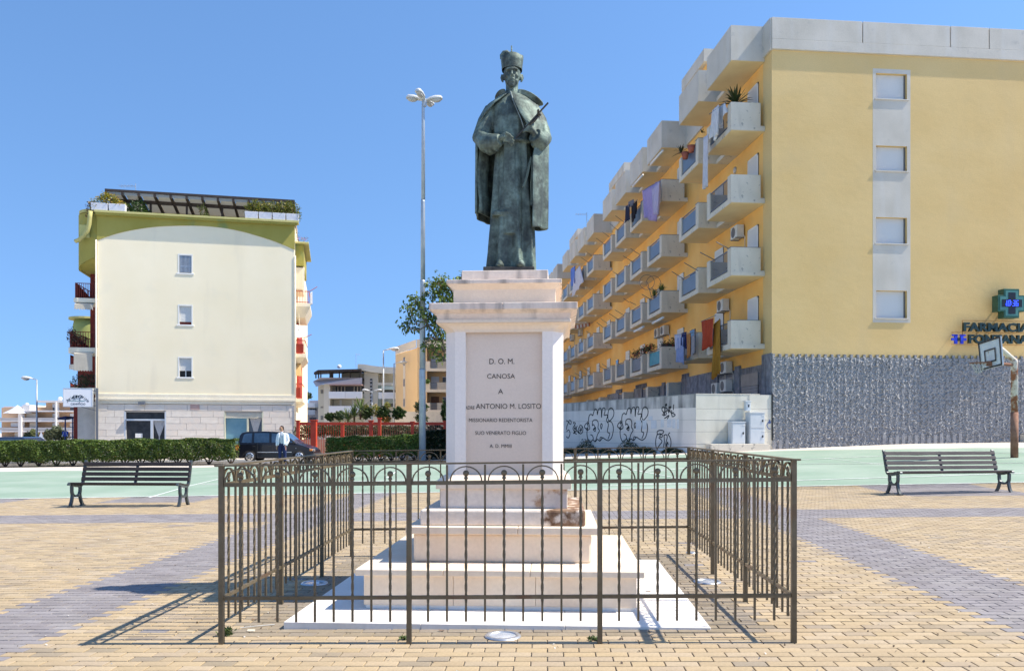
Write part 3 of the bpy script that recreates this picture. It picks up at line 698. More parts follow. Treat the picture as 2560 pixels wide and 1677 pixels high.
# ================================================================ the long balconied apartment building on the right
M_yel = mat('yellow_render', (.65, .455, .19), (.69, .495, .22), scale=.35, rough=.92, bump=.22, bscale=2.6, bdist=.03, fine=.07, fscale=18,
            stain=((.60, .46, .24), .45, .5, .85, .4), stretch=(1, 1, 1.5), streak=((.58, .44, .24), .8, .58, .8, .3))
M_bounce = mat('bounce_tinted_render', (.84, .46, .12), (.88, .52, .16), scale=.7, rough=.9, bump=.15, bscale=20, fine=.05, stain=((.62, .42, .22), 1.2, .55, .8, .4))  # yellow render turned orange: warm bounce light put into the base colour
M_con = mat('weathered_concrete', (.60, .545, .44), (.68, .62, .51), scale=1.1, rough=.93, bump=.2, bscale=30, fine=.07, streak=((.22, .21, .19), 2.2, .60, .80, .5), stain=((.17, .17, .16), 5.5, .62, .70, .7))
M_con2 = mat('grey_parapet_concrete', (.50, .465, .395), (.58, .54, .465), scale=.8, rough=.93, bump=.2, bscale=25, fine=.07, streak=((.62, .62, .60), 1.5, .5, .8, .5), stain=((.3, .3, .29), 2.5, .62, .8, .5))
M_sof = mat('cream_soffit', (.78, .62, .36), (.72, .56, .32), scale=1.2, rough=.9, fine=.04)
M_shut = mat('white_shutter', (.76, .75, .71), rough=.45, fine=.03)
M_shutd = mat('grey_metal_shutter', (.20, .20, .21), (.25, .25, .26), scale=2, rough=.5, metal=.3)
M_wood = mat('brown_window_wood', (.13, .06, .03), (.19, .09, .045), scale=6, rough=.6)
M_glass = glass_mat('dark_glass', (.03, .04, .055), .06, .8)
M_rail = mat('grey_rail_paint', (.16, .17, .19), rough=.5, metal=.3, fine=.05)
M_pan = mat('slate_blue_panel', (.115, .14, .175), (.14, .165, .20), scale=2, rough=.35, fine=.05, spec=.5)
M_rock = mat('split_face_rock', (.23, .235, .245), (.38, .38, .38), scale=11, rough=.9, bump=1., bscale=20, fine=.2, fscale=50, ramp=(.38, .62), bdist=.05)
M_rockd = mat('dark_rock_facing', (.15, .16, .19), (.25, .26, .29), scale=4, rough=.9, bump=.8, bscale=9, fine=.2, streak=((.07, .07, .08), 3, .5, .7, .6), bdist=.04)
M_dark = mat('deep_shadow_interior', (.03, .03, .03), rough=.9, fine=0)
M_gal = mat('galvanised_steel', (.42, .44, .47), (.5, .52, .55), scale=8, rough=.4, metal=.6)
CX, CY, CR = 10.9, 33.9, R(5.49)
rbd = thing('apartment_building', 'five storey yellow apartment block with stacked concrete balconies and a rough grey rock base', 'building', (CX, CY, 0), CR)
def rw(px, py): return on_wall(px, py, (CX, CY), CR)                  # on the end wall: (x along, z)
def rf(px, py): return on_wall(px, py, (CX, CY), CR+R(90))            # on the balconied front: (y along, z)
WX, LY = 12.7, 66.0
ZP0, ZP1, ZRK = 17.45, 18.77, 4.58
# end wall with real window openings
wins = []
for (x0, x1, y0, y1) in ((2190, 2262, 183, 250), (2193, 2265, 364, 429), (2195, 2267, 543, 610), (2195.5, 2267.5, 726, 796)):
    a = rw(x0, y0); b_ = rw(x1, y1); wins.append((a[0], b_[0], b_[1], a[1]))
sx0 = rw(2182, 400)[0]; sx1 = rw(2276, 400)[0]
def wall_with_holes(q, x0, x1, z0, z1, holes, y0=0, y1=.3, mi=0):
    """wall slab along x from y0 to y1, with rectangular holes sharing one column"""
    if not holes: q.box(x0, x1, y0, y1, z0, z1, mi=mi); return
    hx0, hx1 = min(h[0] for h in holes), max(h[1] for h in holes)
    q.box(x0, hx0, y0, y1, z0, z1, mi=mi); q.box(hx1, x1, y0, y1, z0, z1, mi=mi); z = z0
    for h in sorted(holes, key=lambda h: h[2]): q.box(hx0, hx1, y0, y1, z, h[2], mi=mi); z = h[3]
    q.box(hx0, hx1, y0, y1, z, z1, mi=mi)
hx0 = min(w_[0] for w_ in wins); hx1 = max(w_[1] for w_ in wins)
q = MB(); wall_with_holes(q, 0, WX, ZRK-.6, ZP0, [(hx0, hx1, w_[2], w_[3]) for w_ in wins])
q.box(0.0, .3, .3, LY, ZRK-.6, ZP0); q.box(WX-.3, WX, .3, LY, 0, ZP0); q.box(.3, WX-.3, LY-.3, LY, 0, ZP0)
o = q.build('end_wall', M_yel, rbd)
q = MB(); q.box(.3, WX-.3, .3, LY-.3, ZP0-.3, ZP0-.02); q.build('roof', M_con2, rbd)
# grey plaster strip round the windows
q = MB(); z = rw(2200, 806)[1]; zt = rw(2190, 172)[1]
q.box(sx0, hx0, -.003, 0, z, zt); q.box(hx1, sx1, -.003, 0, z, zt); cur = z
for w_ in sorted(wins, key=lambda h: h[2]): q.box(hx0, hx1, -.003, 0, cur, w_[2]); cur = w_[3]
q.box(hx0, hx1, -.003, 0, cur, zt); q.build('window_strip', M_con2, rbd)
for w_ in wins:
    f = MB(); f.box(hx0, hx1, .21, .26, w_[2], w_[3]); fo = f.build('window', M_dark, rbd)
    s = MB(); n = 26
    for i in range(n):
        za, zb = lerp(w_[2], w_[3], i/n), lerp(w_[2], w_[3], (i+1)/n)
        s.frustum((hx0+.03, hx1-.07, .145, .2), za, (hx0+.03, hx1-.07, .155, .2), zb-.006)
    s.build('roller_shutter', M_shut, fo)
    s = MB(); s.box(hx0-.06, hx1+.08, -.05, .15, w_[2]-.045, w_[2]); s.build('sill', M_con2, fo, bevel=.006)
    s = MB(); s.box(hx0, hx0+.03, .12, .2, w_[2], w_[3]); s.build('frame', M_rail, fo); s = MB(); s.box(hx1-.07, hx1, .14, .2, w_[2], w_[3]); s.build('frame', M_rail, fo)
# concrete parapet panels along the end, with open joints
gx = [-.04, rw(2152, 90)[0], rw(2371, 90)[0], 9.6, WX+.05]
for x0, x1 in zip(gx, gx[1:]):
    q = MB(); q.box(x0+(.05 if x0 > 0 else 0), x1, -.10, .02, ZP0+.42, ZP1); q.build('parapet_panel', M_con2, rbd, bevel=.01)
q = MB(); q.box(-.04, WX+.05, -.10, .02, ZP0, ZP0+.42); q.build('parapet_base', M_con2, rbd, bevel=.01)
# rock base: rough panel with proud ribs whose heads step up
zb0 = .2
def rough(q, x0, x1, z0, z1, y, dep, nx, nz, sd, M=None):
    g = np.random.default_rng(sd); h = g.normal(0, dep, (nz+1, nx+1)); h2 = g.normal(0, dep*.6, (nz+1, nx+1))
    rows = [[(lerp(x0, x1, j/nx)+(h2[i][j]*.5 if 0 < j < nx else 0), y-abs(h[i][j]), lerp(z0, z1, i/nz)+(h2[i][j]*.4 if 0 < i < nz else 0)) for j in range(nx+1)] for i in range(nz+1)]
    q.grid(rows, M=M)
q = MB(); rough(q, -.03, WX, zb0, ZRK, -.06, .034, 260, 80, 3); q.add([(-.03, -.06, ZRK), (WX, -.06, ZRK), (WX, 0, ZRK), (-.03, 0, ZRK)], [(0, 1, 2, 3)]); q.add([(-.03, -.06, zb0), (-.03, -.06, ZRK), (-.03, .1, ZRK), (-.03, .1, zb0)], [(0, 1, 2, 3)])
q.build('rock_panel', M_rock, rbd)
rib_me = []
for sd in range(6):
    q = MB(); zt = ZRK+.13
    g = np.random.default_rng(sd+20); nz = 64; rows = []
    for i in range(nz+1):
        z = lerp(zb0, zt, i/nz); d_ = abs(g.normal(0, .030, 4)); e_ = g.normal(0, .016, 2)
        if z > ZRK: d_ = d_*.3; e_ = e_*.3
        rows.append([(-.062+e_[0], -.05, z), (-.06+e_[0], -.072-d_[0], z), (-.02, -.082-d_[1], z), (.02, -.082-d_[2], z), (.06+e_[1], -.072-d_[3], z), (.062+e_[1], -.05, z)])
    q.grid(rows, flip=False); q.add([rows[-1][0], rows[-1][1], rows[-1][4], rows[-1][5], (.062, 0, zt), (-.062, 0, zt)], [(0, 1, 2, 3, 4, 5)])
    rib_me.append(q.mesh('rock_rib', M_rock))
nrib = int(WX/.285)
for i in range(nrib): link('rock_rib', rib_me[i % 6], rbd, (.03+i*.285, 0, 0))
M_foot = mat('pale_rib_foot', (.25, .25, .26), (.33, .33, .33), scale=3, rough=.9, bump=.2)
for i in list(range(3))+list(range(17, 30)): q = MB(); q.box(.03+i*.285-.075, .03+i*.285+.075, -.125, -.02, .3, gz(CX+i*.285, CY)+.30+.04*(i % 3)); q.build('rib_foot', M_foot, rbd, bevel=.01)
# low plinth at the right, drain strip and rusty pipe
q = MB(); a = rw(2545, 1110); q.box(a[0], WX+.5, -.55, -.1, .5, rw(2550, 1086)[1]); q.build('low_wall', M_con, rbd, bevel=.02)

# ---- the balconied front (local x = 0 plane, running back along y)
q = MB(); q.box(-.012, 0, .0, .9, ZRK, ZP0-.01); q.build('corner_render', M_yel, rbd)
q = MB(); q.box(-.016, 0, .9, LY, 4.35, ZP0-.01); q.build('front_render', M_bounce, rbd)
ys_box = [.72, 5.0]+[y for g_ in (11.3, 30.5, 49.6) for y in (g_, g_+4.2, g_+8.5, g_+12.7)]
BD, BL = 1.50, 3.08
rows_top = [15.5, 12.42, 9.31, 6.20]
# meshes of one balcony in its own space: x outwards is -x, y along, z from the slab bottom (0) to the coping (1.2)
q = MB(); q.box(-BD, -.018, 0, BL, 0, .22); q.box(-BD-.02, -.018, -.03, 0, 0, .17); slab_me = q.mesh('slab', M_con)
q = MB(); q.box(-BD+.02, -.02, .02, BL-.02, -.012, 0); sof_me = q.mesh('soffit', M_sof)
q = MB(); q.box(-BD, -.20, 0, .12, .22, 1.2); q.box(-BD, -BD+.14, .12, .42, .22, 1.2); side_me = q.mesh('side_wall', M_con)
q = MB(); q.box(-BD, -.20, BL-.12, BL, .22, 1.2); q.box(-BD, -BD+.14, BL-.40, BL-.12, .22, 1.2); side2_me = q.mesh('side_wall', M_con)
def rail_mesh(kind):
    q = MB(); a, b_ = .42, BL-.40; x = -BD+.06
    q.box(x-.02, x+.02, a, b_, 1.12, 1.16); q.box(x-.02, x+.02, a, b_, .30, .34)
    if kind == 'bars':
        n = 20
        for i in range(n): y = lerp(a+.05, b_-.05, i/(n-1)); q.box(x-.008, x+.008, y-.008, y+.008, .34, 1.12)
    else:
        q.box(x-.006, x+.006, a, b_, .34, 1.06, mi=1)
    return q.mesh('railing', [M_rail, M_pan if kind != 'blue' else mat('turquoise_mesh', (.02, .20, .28), (.05, .34, .42), scale=9, rough=.5, stretch=(1, 1, .3))])
rail_me = {k: rail_mesh(k) for k in ('bars', 'panel', 'blue')}
q = MB(); q.box(-BD-.02, -BD+.10, .0, .42, 1.2, 1.225); q.box(-BD+.10, -.2, -.01, .13, 1.2, 1.225); cop_me = q.mesh('coping', M_rail)
# shutters: door with roller box partly let down
def door_mesh(h):
    q = MB(); H = 2.15; q.box(-.03, .02, 0, 1.15, 0, H, mi=0); q.box(-.055, -.03, 0, .07, 0, H, mi=1); q.box(-.055, -.03, 1.08, 1.15, 0, H, mi=1); q.box(-.055, -.03, 0, 1.15, H-.07, H, mi=1)
    if h < 1: q.box(-.05, -.03, .54, .61, 0, H*(1-h), mi=2); q.box(-.05, -.03, .07, 1.08, 0, .12, mi=2); q.box(-.033, -.030, .1, 1.05, .12, H*(1-h), mi=3)
    n = int(30*h)
    for i in range(n):
        z1 = H-.07-i*.068; q.frustum((-.062, -.03, .07, 1.08), z1-.064, (-.05, -.03, .07, 1.08), z1, mi=1)
    return q.mesh('balcony_door', [M_dark, M_shut, M_wood, M_glass])
door_me = [door_mesh(1.), door_mesh(.55), door_mesh(.72), door_mesh(.95), door_mesh(.35)]
floors_door = {}
for bi, y0 in enumerate(ys_box):
    for ri, zt in enumerate(rows_top):
        if (y0 > 44 and ri == 0) and False: continue
        zb = zt-1.2
        b_ = link('balcony', slab_me, rbd, (0, y0, zb))
        link('soffit', sof_me, b_); link('side_wall', side_me, b_); link('side_wall', side2_me, b_)
        kind = 'bars' if bi == 0 else ('blue' if (bi == 2 and ri == 3) else 'panel')
        link('railing', rail_me[kind], b_)
        if bi != 0 or ri >= 2: link('coping', cop_me, b_)
        dm = door_me[0] if rnd.random() < .55 else rnd.choice(door_me)
        if bi == 0: dm = [door_me[0], door_me[1], door_me[0], door_me[3]][ri]
        link('balcony_door', dm, rbd, (-.018, y0+.62, zb+.22))
    # roof parapet box above each stack
    q = MB(); z0 = 17.28
    q.box(-BD, -.018, y0, y0+.12, z0+.2, ZP1); q.box(-BD, -BD+.12, y0+.12, y0+BL-.12, z0+.2, ZP1); q.box(-BD, -.018, y0+BL-.12, y0+BL, z0+.2, ZP1); q.box(-BD, -.018, y0, y0+BL, z0, z0+.2)
    o = q.build('parapet_box', M_con2, rbd)
    link('soffit', sof_me, o, (0, y0, z0-.001))
# parapet along the front between the boxes
prev = -.04
for y0 in ys_box+[LY]:
    if y0-prev > .05:
        q = MB(); q.box(-.10, .02, prev, y0, ZP0-.02, ZP1-.003); q.build('parapet_panel', M_con2, rbd)
    prev = y0+BL
# slab linking neighbours at the wall, and beams below
for ya, yb in ((3.8, 5.0), (14.38, 15.5), (18.58, 19.8), (22.88, 24.0), (33.58, 34.7), (37.8, 39.0), (42.1, 43.2), (52.7, 53.8), (56.9, 58.1)):
    for zt in [18.48]+rows_top:
        q = MB(); q.box(-.62, -.018, ya+.002, yb-.002, zt-1.2, zt-1.02); q.build('linking_slab', M_con, rbd)
# rooftop stair towers
for ya, yb in ((8.1, 11.4), (25.7, 30.4), (45, 49.3)):
    q = MB(); q.box(.0, 5, ya, yb, ZP0, 20.55); q.build('stair_tower', M_bounce, rbd)
    q = MB(); q.box(-.25, 5.2, ya-.25, yb+.25, 20.55, 21.2); q.build('tower_fascia', M_con2, rbd)
# small windows in the plain bays
for yb in (9.0, 9.9, 28.2, 47.3):
    for zt in rows_top:
        q = MB(); z = zt-.1; q.box(-.02, 0, yb-.0, yb+1.0 if yb != 9.0 else yb+.7, z, z+.95, mi=0); q.box(-.05, -.02, yb-.06, yb+1.06 if yb != 9.0 else yb+.76, z-.05, z, mi=1)
        q.box(-.05, -.02, yb+.05, yb+.12, z, z+.95, mi=2)
        if yb != 9.0: q.build('bathroom_window', [M_glass, M_con, M_wood], rbd)
# ground floor of the front: rock facings, shutters, pillars
gf = 4.35
def gseg(nm, y0, y1, z1, m, x=-.03, parent=rbd, z0=.6):
    q = MB(); q.box(x, .0, y0, y1, z0, z1); return q.build(nm, m, parent)
gseg('ground_floor_wall', .9, LY, gf, M_rockd, -.014)
gseg('corner_rock_facing', -.02, .95, 4.75, M_rockd, -.06)
gy = [(1.35, 3.3), (4.1, 6.1), (13.2, 15.1), (17.9, 19.7), (23.8, 25.6), (33, 35), (38, 40), (44, 46)]
for y0, y1 in gy:
    f = gseg('shutter_recess', y0, y1, 4.05, M_dark, -.02)
    q = MB(); n = 20
    for i in range(n): z = .9+i*.13; q.frustum((-.065, -.02, y0+.05, y1-.05), z, (-.045, -.02, y0+.05, y1-.05), z+.12)
    q.build('roller_shutter', M_shutd, f)
    q = MB(); q.box(-.07, -.02, y0, y1, 3.5, 4.05); q.build('shutter_box', M_shutd, f)
for y0, y1 in ((3.4, 4.0), (6.3, 12.2), (21.0, 23.2), (15.6, 16.2), (28, 32)):
    gseg('rock_facing', y0, y1, 4.5, M_rockd, -.10)
for y0 in (12.5, 17.0, 23.5, 31.8, 37, 42.6):
    q = MB(); q.box(-.75, -.03, y0, y0+.35, .7, 4.3); q.build('pillar', M_con, rbd)
    q = MB(); q.box(-.78, -.75, y0+.35, y0+.40, .7, 4.25); q.box(-.5, -.03, y0+.35, y0+.75, .7, 4.25, mi=1); q.build('entrance_door', [M_shut, M_dark], rbd)
for ya, yb in ((11.0, 12.3), (20, 22.8), (27, 29)):
    q = MB()
    for i in range(int((yb-ya)/.2)): q.box(-.11, -.02, ya+i*.2, ya+i*.2+.1, 4.4, 4.72)
    q.build('rock_heads', M_rockd, rbd)

def RP(x, y, z):        # building space to world
    c, s = math.cos(CR), math.sin(CR); return Vector((CX+x*c-y*s, CY+x*s+y*c, z))
# air conditioning units on the front (each a thing of its own)
M_ac = mat('ac_casing', (.62, .60, .54), (.68, .66, .6), scale=3, rough=.6)
def ac_unit(y, z, lab, x=-.05, s=1.):
    p = RP(x, y, z); t = thing('air_conditioner', lab, 'air conditioner', p, CR, 'air conditioning units on the balconied front')
    q = MB(); q.box(-.36, -.02, 0, .8*s, 0, .56*s); q.build('casing', M_ac, t, bevel=.02)
    q = MB(); q.lathe([(.23*s, 0), (.235*s, .006), (.20*s, .008), (.06, .004), (.001, .01)], 24, M=Matrix.Translation((-.361, .46*s, .28*s)) @ Matrix.Rotation(R(-90), 4, 'Y')); q.build('fan_grille', mat('fan_grille_dark', (.13, .13, .13), rough=.6), t)
    q = MB(); q.bar((0, .1, -.02), (-.4, .1, -.02), .03, .04); q.bar((0, .68*s, -.02), (-.4, .68*s, -.02), .03, .04); q.build('bracket', M_rail, t)
    q = MB(); q.tube([(-.15, -.0, .12), (-.12, -.12, .1), (-.03, -.12, -.05), (-.02, -.10, -.5)], .016, 6); q.build('pipe', M_ac, t, smooth=True)
a = lambda px, py: rf(px, py)
for px, py, lab in [(1864, 592, 'single air conditioner under the nearest third floor balcony'), (1827, 776, 'air conditioner beside the nearest first floor window, above the red laundry'),
                    (1835, 932, 'upper right air conditioner of the cluster above the pale wall'), (1815, 936, 'upper left air conditioner of the cluster above the pale wall'),
                    (1835, 978, 'lower right air conditioner of the cluster above the pale wall'), (1812, 985, 'lower left air conditioner of the cluster above the pale wall'),
                    (1676, 836, 'nearer of two air conditioners side by side over the red geraniums'), (1660, 842, 'farther of two air conditioners side by side over the red geraniums'),
                    (1459, 838, 'small air conditioner beside a striped awning far down the front'), (1438, 850, 'far air conditioner low beside the pedestal')]:
    y, z = a(px, py); ac_unit(y, z, lab)
# drying poles that slant out from the balconies
def pole(px0, py0, px1, py1, off):
    """pole from a balcony rim (px1) out to (px0); off = how far in front of the front it starts"""
    y1, z1 = on_wall(px1, py1, RP(-off, 0, 0)[:2], CR+R(90)); y0, z0 = on_wall(px0, py0, RP(-off-1.0, 0, 0)[:2], CR+R(90))
    q = MB(); q.tube([RP(-off-1.0, y0, z0), RP(-off, y1, z1)], .018, 6); return q.build('drying_pole', M_rail)
pl = [(1539, 540, 1562, 557), (1525, 560, 1545, 576), (1506, 580, 1524, 593), (1491, 596, 1511, 611), (1465, 629, 1480, 640), (1452, 643, 1470, 656), (1751, 631, 1788, 651), (1791, 605, 1822, 622), (1711, 657, 1745, 677),
      (1680, 679, 1710, 698), (1577, 622, 1600, 637), (1558, 640, 1580, 654), (1532, 679, 1545, 687), (1605, 736, 1627, 749), (1628, 720, 1645, 731), (1538, 775, 1560, 788), (1523, 784, 1545, 798), (1503, 797, 1517, 808), (1492, 806, 1508, 818),
      (1466, 828, 1482, 838), (1428, 938, 1446, 948), (1437, 932, 1455, 943), (1450, 926, 1468, 937), (1460, 920, 1479, 933), (1497, 914, 1512, 924), (1506, 910, 1518, 918), (1559, 746, 1572, 755), (1575, 755, 1590, 762)]
ORD = 'first second third fourth fifth sixth seventh eighth ninth tenth eleventh twelfth thirteenth fourteenth fifteenth sixteenth seventeenth eighteenth'.split()
RWN = ['top', 'second', 'third', 'lowest']; byrow = {}
for p_ in pl:
    y_, z_ = on_wall(p_[2], p_[3], RP(-BD, 0, 0)[:2], CR+R(90)); byrow.setdefault(min(range(4), key=lambda r: abs(rows_top[r]-z_)), []).append((y_, p_))
for r_, lst in byrow.items():
    for k_, (y_, p_) in enumerate(sorted(lst)): tag(pole(*p_, BD), 'thin grey laundry pole, %s from the near corner on the %s balcony row' % (ORD[k_], RWN[r_]), 'pole', 'laundry poles on the balconies')

# laundry
def cloth(name, lab, cat, p0, p1, ln, colr, ln2=None, taper=1., n=14, wave=.03, m=12, drift=(0, 0), c2=None):
    """p0, p1: world ends of the top edge; ln, ln2: drop at each end"""
    mt = mat('cloth_'+name+str(int(colr[0]*99))+str(int(colr[2]*99)), colr, c2 or tuple(q*.8 for q in colr), scale=14, rough=.9, fine=.05, translucent=.2, stretch=(2, 2, .3), coord='Object')
    rows = []; ln2 = ln2 or ln; ph = rnd.uniform(0, 6)
    dvec = (p1-p0); nrm = Vector((dvec.y, -dvec.x, 0)).normalized()
    for i in range(m+1):
        s = i/m; row = []
        for j in range(n+1):
            u = j/n; uu = .5+(u-.5)*lerp(1, taper, s); p = p0.lerp(p1, uu); L = lerp(ln, ln2, u)
            p = p+nrm*(wave*math.sin(u*17+ph+s*1.5)*(.3+s)+wave*.6*math.sin(u*31+ph))+Vector((drift[0]*s*s, drift[1]*s*s, -L*s+.03*math.sin(u*9+ph)*s))
            row.append(p)
        rows.append(row)
    q = MB(); q.grid(rows); return tag(solid(q.build(name, mt, smooth=True), .008), lab, cat)
def hp(px, py, off=BD+.35):
    y, z = on_wall(px, py, RP(-off, 0, 0)[:2], CR+R(90)); return RP(-off, y, z)
cloth('white_sheet', 'bunched white sheet hanging from the top balcony nearest the corner', 'sheet', hp(1777, 284), hp(1812, 258, BD+.1), 1.25, (.85, .85, .86), .45, taper=1.3, wave=.06)
cloth('white_sheet', 'pale sheet streaming down over the railing of the top balcony nearest the corner', 'sheet', hp(1783, 275), hp(1797, 262), 1.45, (.82, .82, .84), 1.2, taper=.6, wave=.05)
cloth('long_sheet', 'long narrow white sheet hanging below the top balcony', 'sheet', hp(1758, 345), hp(1771, 336), 2.35, (.80, .79, .84), 2.3, taper=.8, wave=.05)
cloth('lilac_sheet', 'lilac sheet billowing from the second balcony row in the middle of the front', 'sheet', hp(1606, 478), hp(1648, 452, BD+.1), 1.7, (.50, .40, .70), 2.2, taper=.55, wave=.09, drift=(-.0, 0))
cloth('lilac_sheet', 'pale lilac cloth folded over the pole beside the billowing lilac sheet', 'sheet', hp(1632, 470), hp(1650, 452), 1.5, (.60, .55, .74), 1.8, taper=.7, wave=.06)
cloth('dark_shirt', 'dark blue garment hanging left of the lilac sheet', 'laundry', hp(1563, 517), hp(1574, 510), 1.0, (.02, .025, .06), 1.0, wave=.03)
cloth('dark_shirt', 'black garment hanging right of the dark blue one', 'laundry', hp(1580, 512), hp(1592, 502), 1.15, (.015, .012, .018), .7, taper=.8, wave=.04)
cloth('grey_towel', 'small grey towel draped over the pole with dark garments', 'towel', hp(1572, 505), hp(1584, 498), .35, (.20, .20, .24), .4, wave=.04)
cloth('blue_towel', 'blue towel hanging beside the pedestal top', 'towel', hp(1428, 672), hp(1438, 664), 1.6, (.16, .28, .75), 1.5, wave=.05)
cloth('white_tablecloth', 'white cloth hanging to a point beside the blue towel', 'cloth', hp(1437, 680), hp(1449, 664), 2.0, (.74, .73, .80), 1.7, taper=2.2, wave=.05)
cloth('white_shirt', 'white shirt on the line above the graffiti wall', 'shirt', hp(1687, 836), hp(1703, 834), .8, (.66, .70, .88), .7, wave=.03)
cloth('blue_trousers', 'pale blue trousers hanging under the white shirt', 'trousers', hp(1689, 846), hp(1712, 842), 1.15, (.35, .44, .72), 1.35, wave=.05)
cloth('navy_shirt', 'navy blue shirt between the white shirt and the orange towel', 'shirt', hp(1703, 833), hp(1716, 829), .55, (.02, .03, .13), .85, wave=.03)
cloth('orange_towel', 'orange towel on the line right of the navy shirt', 'towel', hp(1717, 836), hp(1727, 832), 1.15, (.60, .26, .08), 1.1, wave=.03)
cloth('grey_cloth', 'narrow grey cloth at the right end of the short line', 'cloth', hp(1729, 840), hp(1736, 836), .95, (.42, .40, .42), .9, wave=.02)
cloth('red_sheet', 'rust red sheet hanging from the lowest near balcony', 'sheet', hp(1753, 803), hp(1785, 795), 1.35, (.52, .07, .025), 1.2, taper=.85, wave=.05)
cloth('ochre_sheet', 'long ochre yellow sheet hanging beside the red one', 'sheet', hp(1783, 812, BD+.25), hp(1801, 796, BD+.1), 2.4, (.52, .25, .035), 2.35, taper=1.25, wave=.07)
for x0, y0, x1, y1, lab in ((1752, 804, 1790, 788, 'laundry pole carrying the rust red sheet'), (1685, 838, 1742, 830, 'laundry pole carrying the white and navy shirts'), (1600, 480, 1650, 452, 'laundry pole carrying the lilac sheets'), (1560, 518, 1594, 500, 'laundry pole carrying the dark garments'), (1773, 286, 1815, 256, 'laundry pole carrying the bunched white sheet')):
    q = MB(); q.tube([hp(x0, y0), hp(x1, y1)], .015, 6); tag(q.build('drying_pole', M_rail), lab, 'pole', 'laundry poles on the balconies')
# rolled awnings and their white front bars
for x0, y0, x1, y1, off, lab in ((1627, 411, 1657, 377, BD+.06, 'white rolled awning under the second parapet box'), (1582, 466, 1607, 438, BD+.06, 'white rolled awning under the third parapet box'), (1632, 808, 1658, 794, BD+.1, 'white rolled awning under the middle balcony of the second row from below'), (1586, 829, 1609, 817, BD+.1, 'white rolled awning left of the other low one')):
    q = MB(); q.tube([hp(x0, y0, off), hp(x1, y1, off)], .07, 10); tag(q.build('rolled_awning', M_shut, smooth=True), lab, 'awning')

# plants on the balconies
M_terr = mat('terracotta', (.36, .10, .06), (.42, .13, .08), scale=5, rough=.8)
def spiky(name, lab, p, h, r, n, dark, light, droop=.5, wd=.05, pot=True, trunk=0.):
    t = thing(name, lab, 'plant', p)
    V = []
    for i in range(n):
        a = rnd.uniform(0, 2*math.pi); el = rnd.uniform(-.1, 1.35); L = r*rnd.uniform(.75, 1.1); d = Vector((math.cos(a)*math.cos(el), math.sin(a)*math.cos(el), math.sin(el)))
        c = Vector((0, 0, h)); side = Vector((-math.sin(a), math.cos(a), 0))*wd*.5
        pts = [c+d*L*s+Vector((0, 0, -droop*L*s*s*math.cos(el))) for s in (0, .35, .7, 1)]
        for k, (w0, w1) in enumerate(((.6, 1), (1, .8), (.8, .05))): V.append([pts[k]-side*w0, pts[k]+side*w0, pts[k+1]+side*w1, pts[k+1]-side*w1])
    A_ = np.array([[list(v) for v in qd] for qd in V]); link('fronds', np_mesh('fronds', A_, BLADE, leafcols(len(V), dark, light)), t)
    if trunk: q = MB(); q.tube([(0, 0, h-trunk), (0, 0, h+.05)], [.06, .05], 8); q.build('stem', M_wood, t)
    if pot: q = MB(); q.lathe([(.12, h-trunk-.3), (.17, h-trunk), (.15, h-trunk)], 14); q.build('pot', M_terr, t, smooth=True)
    return t
y, z = rf(1858, 255); spiky('sago_palm', 'dark sago palm standing on the top balcony nearest the corner', RP(-.85, 1.9, 14.5), 1.35, 1.05, 46, (.015, .03, .008), (.05, .08, .02), .45, .10, trunk=.3)
spiky('yucca', 'taller bright green yucca on the balcony in the middle row', RP(-1.15, 12.6, 8.35), 1.15, .55, 70, (.06, .11, .02), (.20, .26, .07), .35, .045, trunk=.5)
spiky('yucca', 'shorter yucca on the same middle row balcony', RP(-1.25, 13.7, 8.35), 1.05, .5, 60, (.05, .09, .02), (.16, .22, .06), .35, .045, trunk=.4)
spiky('hanging_palm', 'small dark palm in a red pot hung outside a top balcony', hp(1703, 383, BD+.3), .0, .55, 26, (.012, .02, .006), (.04, .06, .02), .3, .08, pot=False)
for px, py, lab in ((1713, 388, 'lower red flower pot hung on the top balcony rail'), (1728, 371, 'upper red flower pot hung on the top balcony rail')):
    q = MB(); q.lathe([(.12, -.2), (.20, .12), (.17, .12)], 14, c=hp(px, py, BD+.15)); tag(q.build('flower_pot', M_terr, smooth=True), lab, 'pot')
spiky('small_cactus', 'small branching plant on the rim of a top balcony', hp(1754, 338, BD-.1), .1, .28, 9, (.02, .03, .01), (.04, .06, .02), .1, .05, pot=False)
M_flow = LEAF
def flowers(lab, pa, pb, n, r, red=(.5, .02, .03)):
    P_ = np.array([list(pa.lerp(pb, t)) for t in nrg.uniform(0, 1, n)])+nrg.normal(0, r, (n, 3)); c = leafcols(n, (.02, .05, .01), (.05, .09, .02), red, .28)
    tag(link('geraniums', np_mesh('geraniums', leaves(P_, .11), LEAF, c)), lab, 'flowers')
flowers('red geraniums in a box on the balcony with turquoise panel', RP(-1.35, 11.5, 6.35), RP(-.25, 11.42, 6.4), 420, .12)
flowers('red geraniums along the rail of the balcony left of the turquoise panel', RP(-1.62, 12.6, 6.35), RP(-1.6, 15, 6.3), 420, .11)
flowers('sparse pink geraniums on the next low balcony to the left', RP(-1.55, 15.6, 6.35), RP(-1.5, 18, 6.3), 260, .12, (.4, .10, .08))
q = MB(); q.box(-1.45, -.2, 11.32, 11.58, 6.2, 6.36); 
b_ = tag(q.build('flower_box', mat('black_trough', (.03, .03, .03), rough=.6), loc=(CX, CY, 0), rot=(0, 0, CR)), 'black flower trough on the coping above the turquoise panel balcony', 'flower box')
